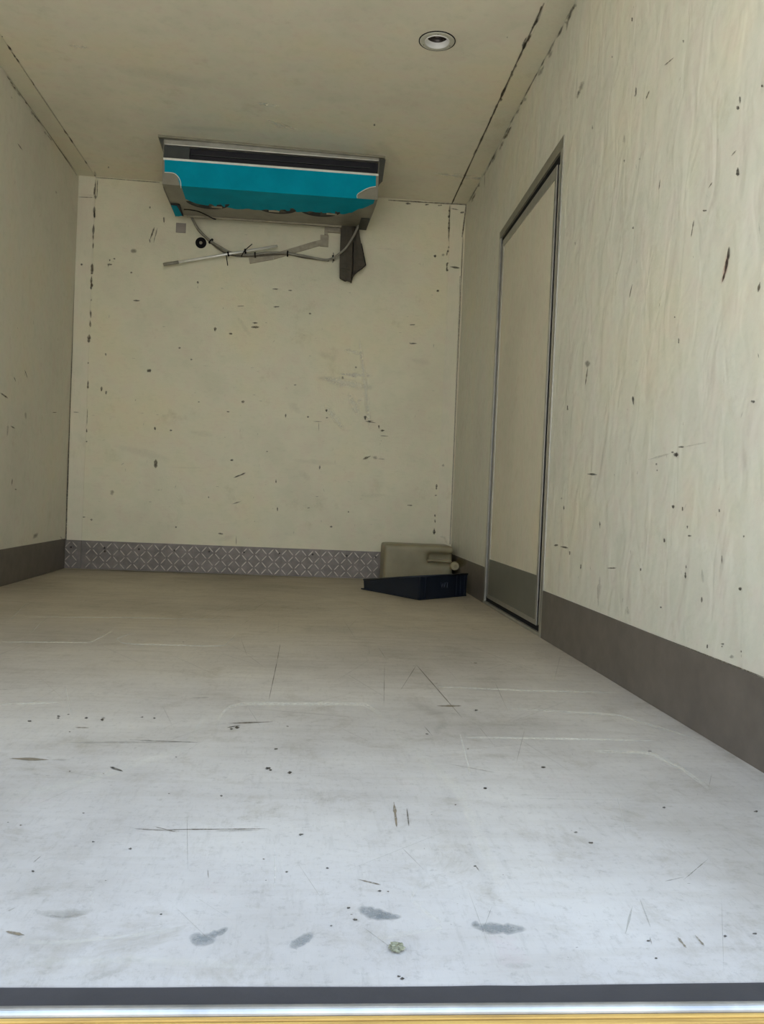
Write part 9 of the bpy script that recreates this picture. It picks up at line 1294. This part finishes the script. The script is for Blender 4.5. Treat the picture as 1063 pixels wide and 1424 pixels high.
('F','b',0.14,[(0.9008,1.6418,0.00616,-0.01699),(0.9405,1.6521,0.01592,-0.04729),(0.9809,1.6625,0.0229,-0.0738),(1.022,1.6731,0.02444,-0.08609),(1.0638,1.6839,0.0207,-0.08043),(1.1064,1.6949,0.023,-0.09964),(1.1497,1.7061,0.02133,-0.10455),(1.1907,1.7339,0.01647,-0.07983),(1.2331,1.7634,0.01415,-0.07906),(1.2771,1.7941,0.01119,-0.07378),(1.323,1.826,0.00307,-0.02474)]),
('F','b',0.16,[(1.6787,1.8542,-0.00179,-0.01636),(1.7171,1.8572,-0.00547,-0.04219),(1.7558,1.8603,-0.00951,-0.06338),(1.7948,1.8633,-0.01035,-0.06065),(1.834,1.8664,-0.01346,-0.0704),(1.8735,1.8696,-0.01222,-0.05763),(1.9133,1.8727,-0.01332,-0.05724),(1.9533,1.8759,-0.01498,-0.05908),(1.9936,1.8791,-0.01735,-0.0632),(2.0342,1.8823,-0.01155,-0.03908),(2.0751,1.8855,-0.00464,-0.01466)]),
('F','b',0.12,[(1.1263,1.0416,0.00504,-0.00748),(1.1327,1.0654,0.01226,-0.01875),(1.1394,1.0902,0.02061,-0.03254),(1.1464,1.1163,0.0246,-0.04013),(1.1538,1.1438,0.02518,-0.04251),(1.1616,1.1727,0.02441,-0.04267),(1.1698,1.2031,0.02083,-0.03778),(1.1785,1.2352,0.02399,-0.0452),(1.196,1.2476,0.01639,-0.05723),(1.215,1.2573,0.00904,-0.03356),(1.2343,1.2673,0.00345,-0.01367)]),
('F','b',0.2,[(1.7085,2.1273,-0.00209,-0.00934),(1.7213,2.0934,-0.0063,-0.027),(1.7337,2.0606,-0.00908,-0.03733),(1.7457,2.0287,-0.01125,-0.04446),(1.7574,1.9978,-0.01065,-0.04051),(1.7688,1.9677,-0.01092,-0.04005),(1.7798,1.9385,-0.01129,-0.03995),(1.7762,1.8967,-0.00653,0.02649),(1.7588,1.8438,-0.00482,0.01837),(1.7423,1.7938,-0.00369,0.01325),(1.7267,1.7464,-0.0011,0.00375)]),
('F','b',0.1,[(1.673,1.3713,-0.00798,-0.01221),(1.6775,1.3303,-0.02407,-0.03553),(1.6816,1.2917,-0.02738,-0.03901),(1.6856,1.2551,-0.03233,-0.04451),(1.6893,1.2205,-0.03374,-0.04492),(1.6929,1.1878,-0.03194,-0.04117),(1.6963,1.1566,-0.03622,-0.04524),(1.6995,1.1271,-0.03076,-0.03726),(1.7025,1.0989,-0.0197,-0.02316),(1.7054,1.0721,-0.02077,-0.02372),(1.7082,1.0465,-0.007,-0.00777)]),
('F','b',0.22,[(2.3236,1.5266,0.00272,0.00344),(2.3295,1.6063,0.01241,0.01649),(2.3359,1.6945,0.01768,0.02465),(2.3431,1.7924,0.01525,0.02238),(2.3511,1.9018,0.02057,0.03184),(2.3601,2.0249,0.02256,0.03694),(2.3657,2.1563,0.02627,0.04672),(2.3714,2.304,0.02092,0.0396),(2.378,2.4727,0.0212,0.04284),(2.3855,2.667,0.01993,0.0432),(2.3942,2.8934,0.00755,0.01765)]),
('F','b',0.12,[(2.1374,1.6251,-0.01378,-0.02563),(2.1483,1.5942,-0.0346,-0.06235),(2.1587,1.5643,-0.03712,-0.06485),(2.1688,1.5355,-0.04613,-0.07823),(2.1785,1.5076,-0.05848,-0.09631),(2.1879,1.4807,-0.05718,-0.09152),(2.1971,1.4547,-0.0424,-0.06602),(2.2059,1.4294,-0.04971,-0.07533),(2.2144,1.405,-0.04113,-0.0607),(2.2227,1.3814,-0.03764,-0.05414),(2.2307,1.3584,-0.00999,-0.01401)]),
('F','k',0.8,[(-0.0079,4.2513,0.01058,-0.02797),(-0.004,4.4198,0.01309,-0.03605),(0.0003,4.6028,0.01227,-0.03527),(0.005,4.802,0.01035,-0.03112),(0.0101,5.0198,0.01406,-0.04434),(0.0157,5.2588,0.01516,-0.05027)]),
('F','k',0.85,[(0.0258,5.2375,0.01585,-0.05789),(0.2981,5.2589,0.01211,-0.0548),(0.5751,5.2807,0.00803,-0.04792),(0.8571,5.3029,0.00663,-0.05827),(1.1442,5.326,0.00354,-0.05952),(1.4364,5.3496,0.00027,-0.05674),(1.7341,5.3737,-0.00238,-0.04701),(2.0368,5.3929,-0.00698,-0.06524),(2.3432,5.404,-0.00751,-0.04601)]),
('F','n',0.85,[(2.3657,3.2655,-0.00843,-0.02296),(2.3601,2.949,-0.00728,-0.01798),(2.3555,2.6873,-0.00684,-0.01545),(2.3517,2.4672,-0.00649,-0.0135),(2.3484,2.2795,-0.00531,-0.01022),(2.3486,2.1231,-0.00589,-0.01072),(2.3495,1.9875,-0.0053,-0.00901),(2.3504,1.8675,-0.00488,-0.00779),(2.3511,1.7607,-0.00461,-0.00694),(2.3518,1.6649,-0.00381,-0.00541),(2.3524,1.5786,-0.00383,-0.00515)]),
('K','y',0.9,[(4.9635,0.1739,0.04147,-0.004),(4.9511,0.163,0.21382,-0.02114),(4.9387,0.1521,0.241,-0.02441),(4.9264,0.1413,0.25624,-0.02658),(4.9142,0.1305,0.16349,-0.01735),(4.9021,0.1198,0.04019,-0.00436)])]

# extra random fine specks, thinly spread
R_ = random.Random(4)
def speck(s, u, v, L, w, ang, t, a):
    du, dv = -math.sin(ang) * w, math.cos(ang) * w
    pts = []
    for k in range(5):
        x = k / 2 - 1; q = math.sqrt(max(.05, 1 - x * x)) * R_.uniform(.7, 1.2)
        pts.append((u + math.cos(ang) * L * x, v + math.sin(ang) * L * x, du * q, dv * q))
    MARKS.append((s, t, a, pts))
for i in range(120): speck('B', R_.uniform(.12, 2.2), R_.uniform(.2, 2.1), R_.uniform(.002, .012), R_.uniform(.0006, .0022), R_.choice([0, 0, 1.57, R_.uniform(0, 3)]), R_.choice('nbbg'), R_.uniform(.2, .6))
for i in range(90): speck('R', R_.uniform(1.3, 3.1), R_.uniform(.2, 2.2), R_.uniform(.002, .010), R_.uniform(.0006, .002), 1.57 + R_.gauss(0, .3), R_.choice('nbbg'), R_.uniform(.2, .6))
for i in range(50): speck('L', R_.uniform(3.2, 5.2), R_.uniform(.2, 2.2), R_.uniform(.003, .014), R_.uniform(.001, .003), 1.57 + R_.gauss(0, .4), R_.choice('bbg'), R_.uniform(.2, .5))
for i in range(200):
    y = .9 + 4 * R_.random() ** 1.6
    speck('F', R_.uniform(.2, 2.3), y, R_.uniform(.0008, .0024) * y, R_.uniform(.0003, .0008) * y, R_.uniform(0, 3.14), R_.choice('nbbgk'), R_.uniform(.2, .7))
for i in range(150):                          # fine drag scratches
    y = .95 + 3.2 * R_.random() ** 1.4
    speck('F', R_.uniform(.3, 2.3), y, R_.uniform(.02, .10) * y, .00045 * y, R_.choice([1.57 + R_.gauss(0, .35), R_.uniform(0, 3.14)]), R_.choice('gggbw'), R_.uniform(.15, .42))

def build_marks(key, parent, to3, up, lift):
    me = bpy.data.meshes.new('surface_marks')
    vs, fs, cols = [], [], []
    n = 0
    for mi, (s, t, a, pts) in enumerate([m_ for m_ in MARKS if m_[0] == key]):
        off = lift + (mi % 9) * .00004
        base_i = len(vs)
        c = TINT[t]
        wide = max(abs(p[2]) + abs(p[3]) for p in pts)
        soft = (t in 'gsw' and wide > .003) or wide > .014
        fs_ = (-1, -.68, -.34, 0, .34, .68, 1) if soft else (-1, -.6, .6, 1)
        nf = len(fs_)
        for i, (u, v, du, dv) in enumerate(pts):
            x = 2 * i / (len(pts) - 1) - 1
            e = (1 - x * x) ** .6 if soft else (1.0 if abs(x) < .99 else .6)
            for f in fs_:
                al = a * e * ((1 - f * f) ** (.8 if t == 's' else 1.4) if soft else (1 if abs(f) < .9 else 0))
                if soft and t not in 'sw': al *= .62
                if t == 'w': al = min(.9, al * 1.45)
                p = Vector(to3(u + du * f, v + dv * f)) + up * off
                vs.append(p); cols.append((c[0], c[1], c[2], al))
        for i in range(len(pts) - 1):
            for k in range(nf - 1):
                b0 = base_i + i * nf + k
                fs.append((b0, b0 + 1, b0 + nf + 1, b0 + nf))
    me.from_pydata(vs, [], fs)
    at_ = me.color_attributes.new('tint', 'FLOAT_COLOR', 'POINT')
    for i, c in enumerate(cols): at_.data[i].color = c
    o = link_mesh('surface_marks', me, M['marks'], parent)
    o['kind'] = 'stuff'
    return o
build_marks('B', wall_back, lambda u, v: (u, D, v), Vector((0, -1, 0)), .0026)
build_marks('R', wall_right, lambda u, v: (W, u, v), Vector((-1, 0, 0)), .0008)
build_marks('L', wall_left, lambda u, v: (0, u, v), Vector((1, 0, 0)), .0008)
build_marks('F', floor, lambda u, v: (u, v, 0), Vector((0, 0, 1)), .0004)
build_marks('C', ceiling, lambda u, v: (u, v, H), Vector((0, 0, -1)), .0026)
build_marks('K', baseboard_right, lambda u, v: (W, u, v), Vector((-1, 0, 0)), .0046)
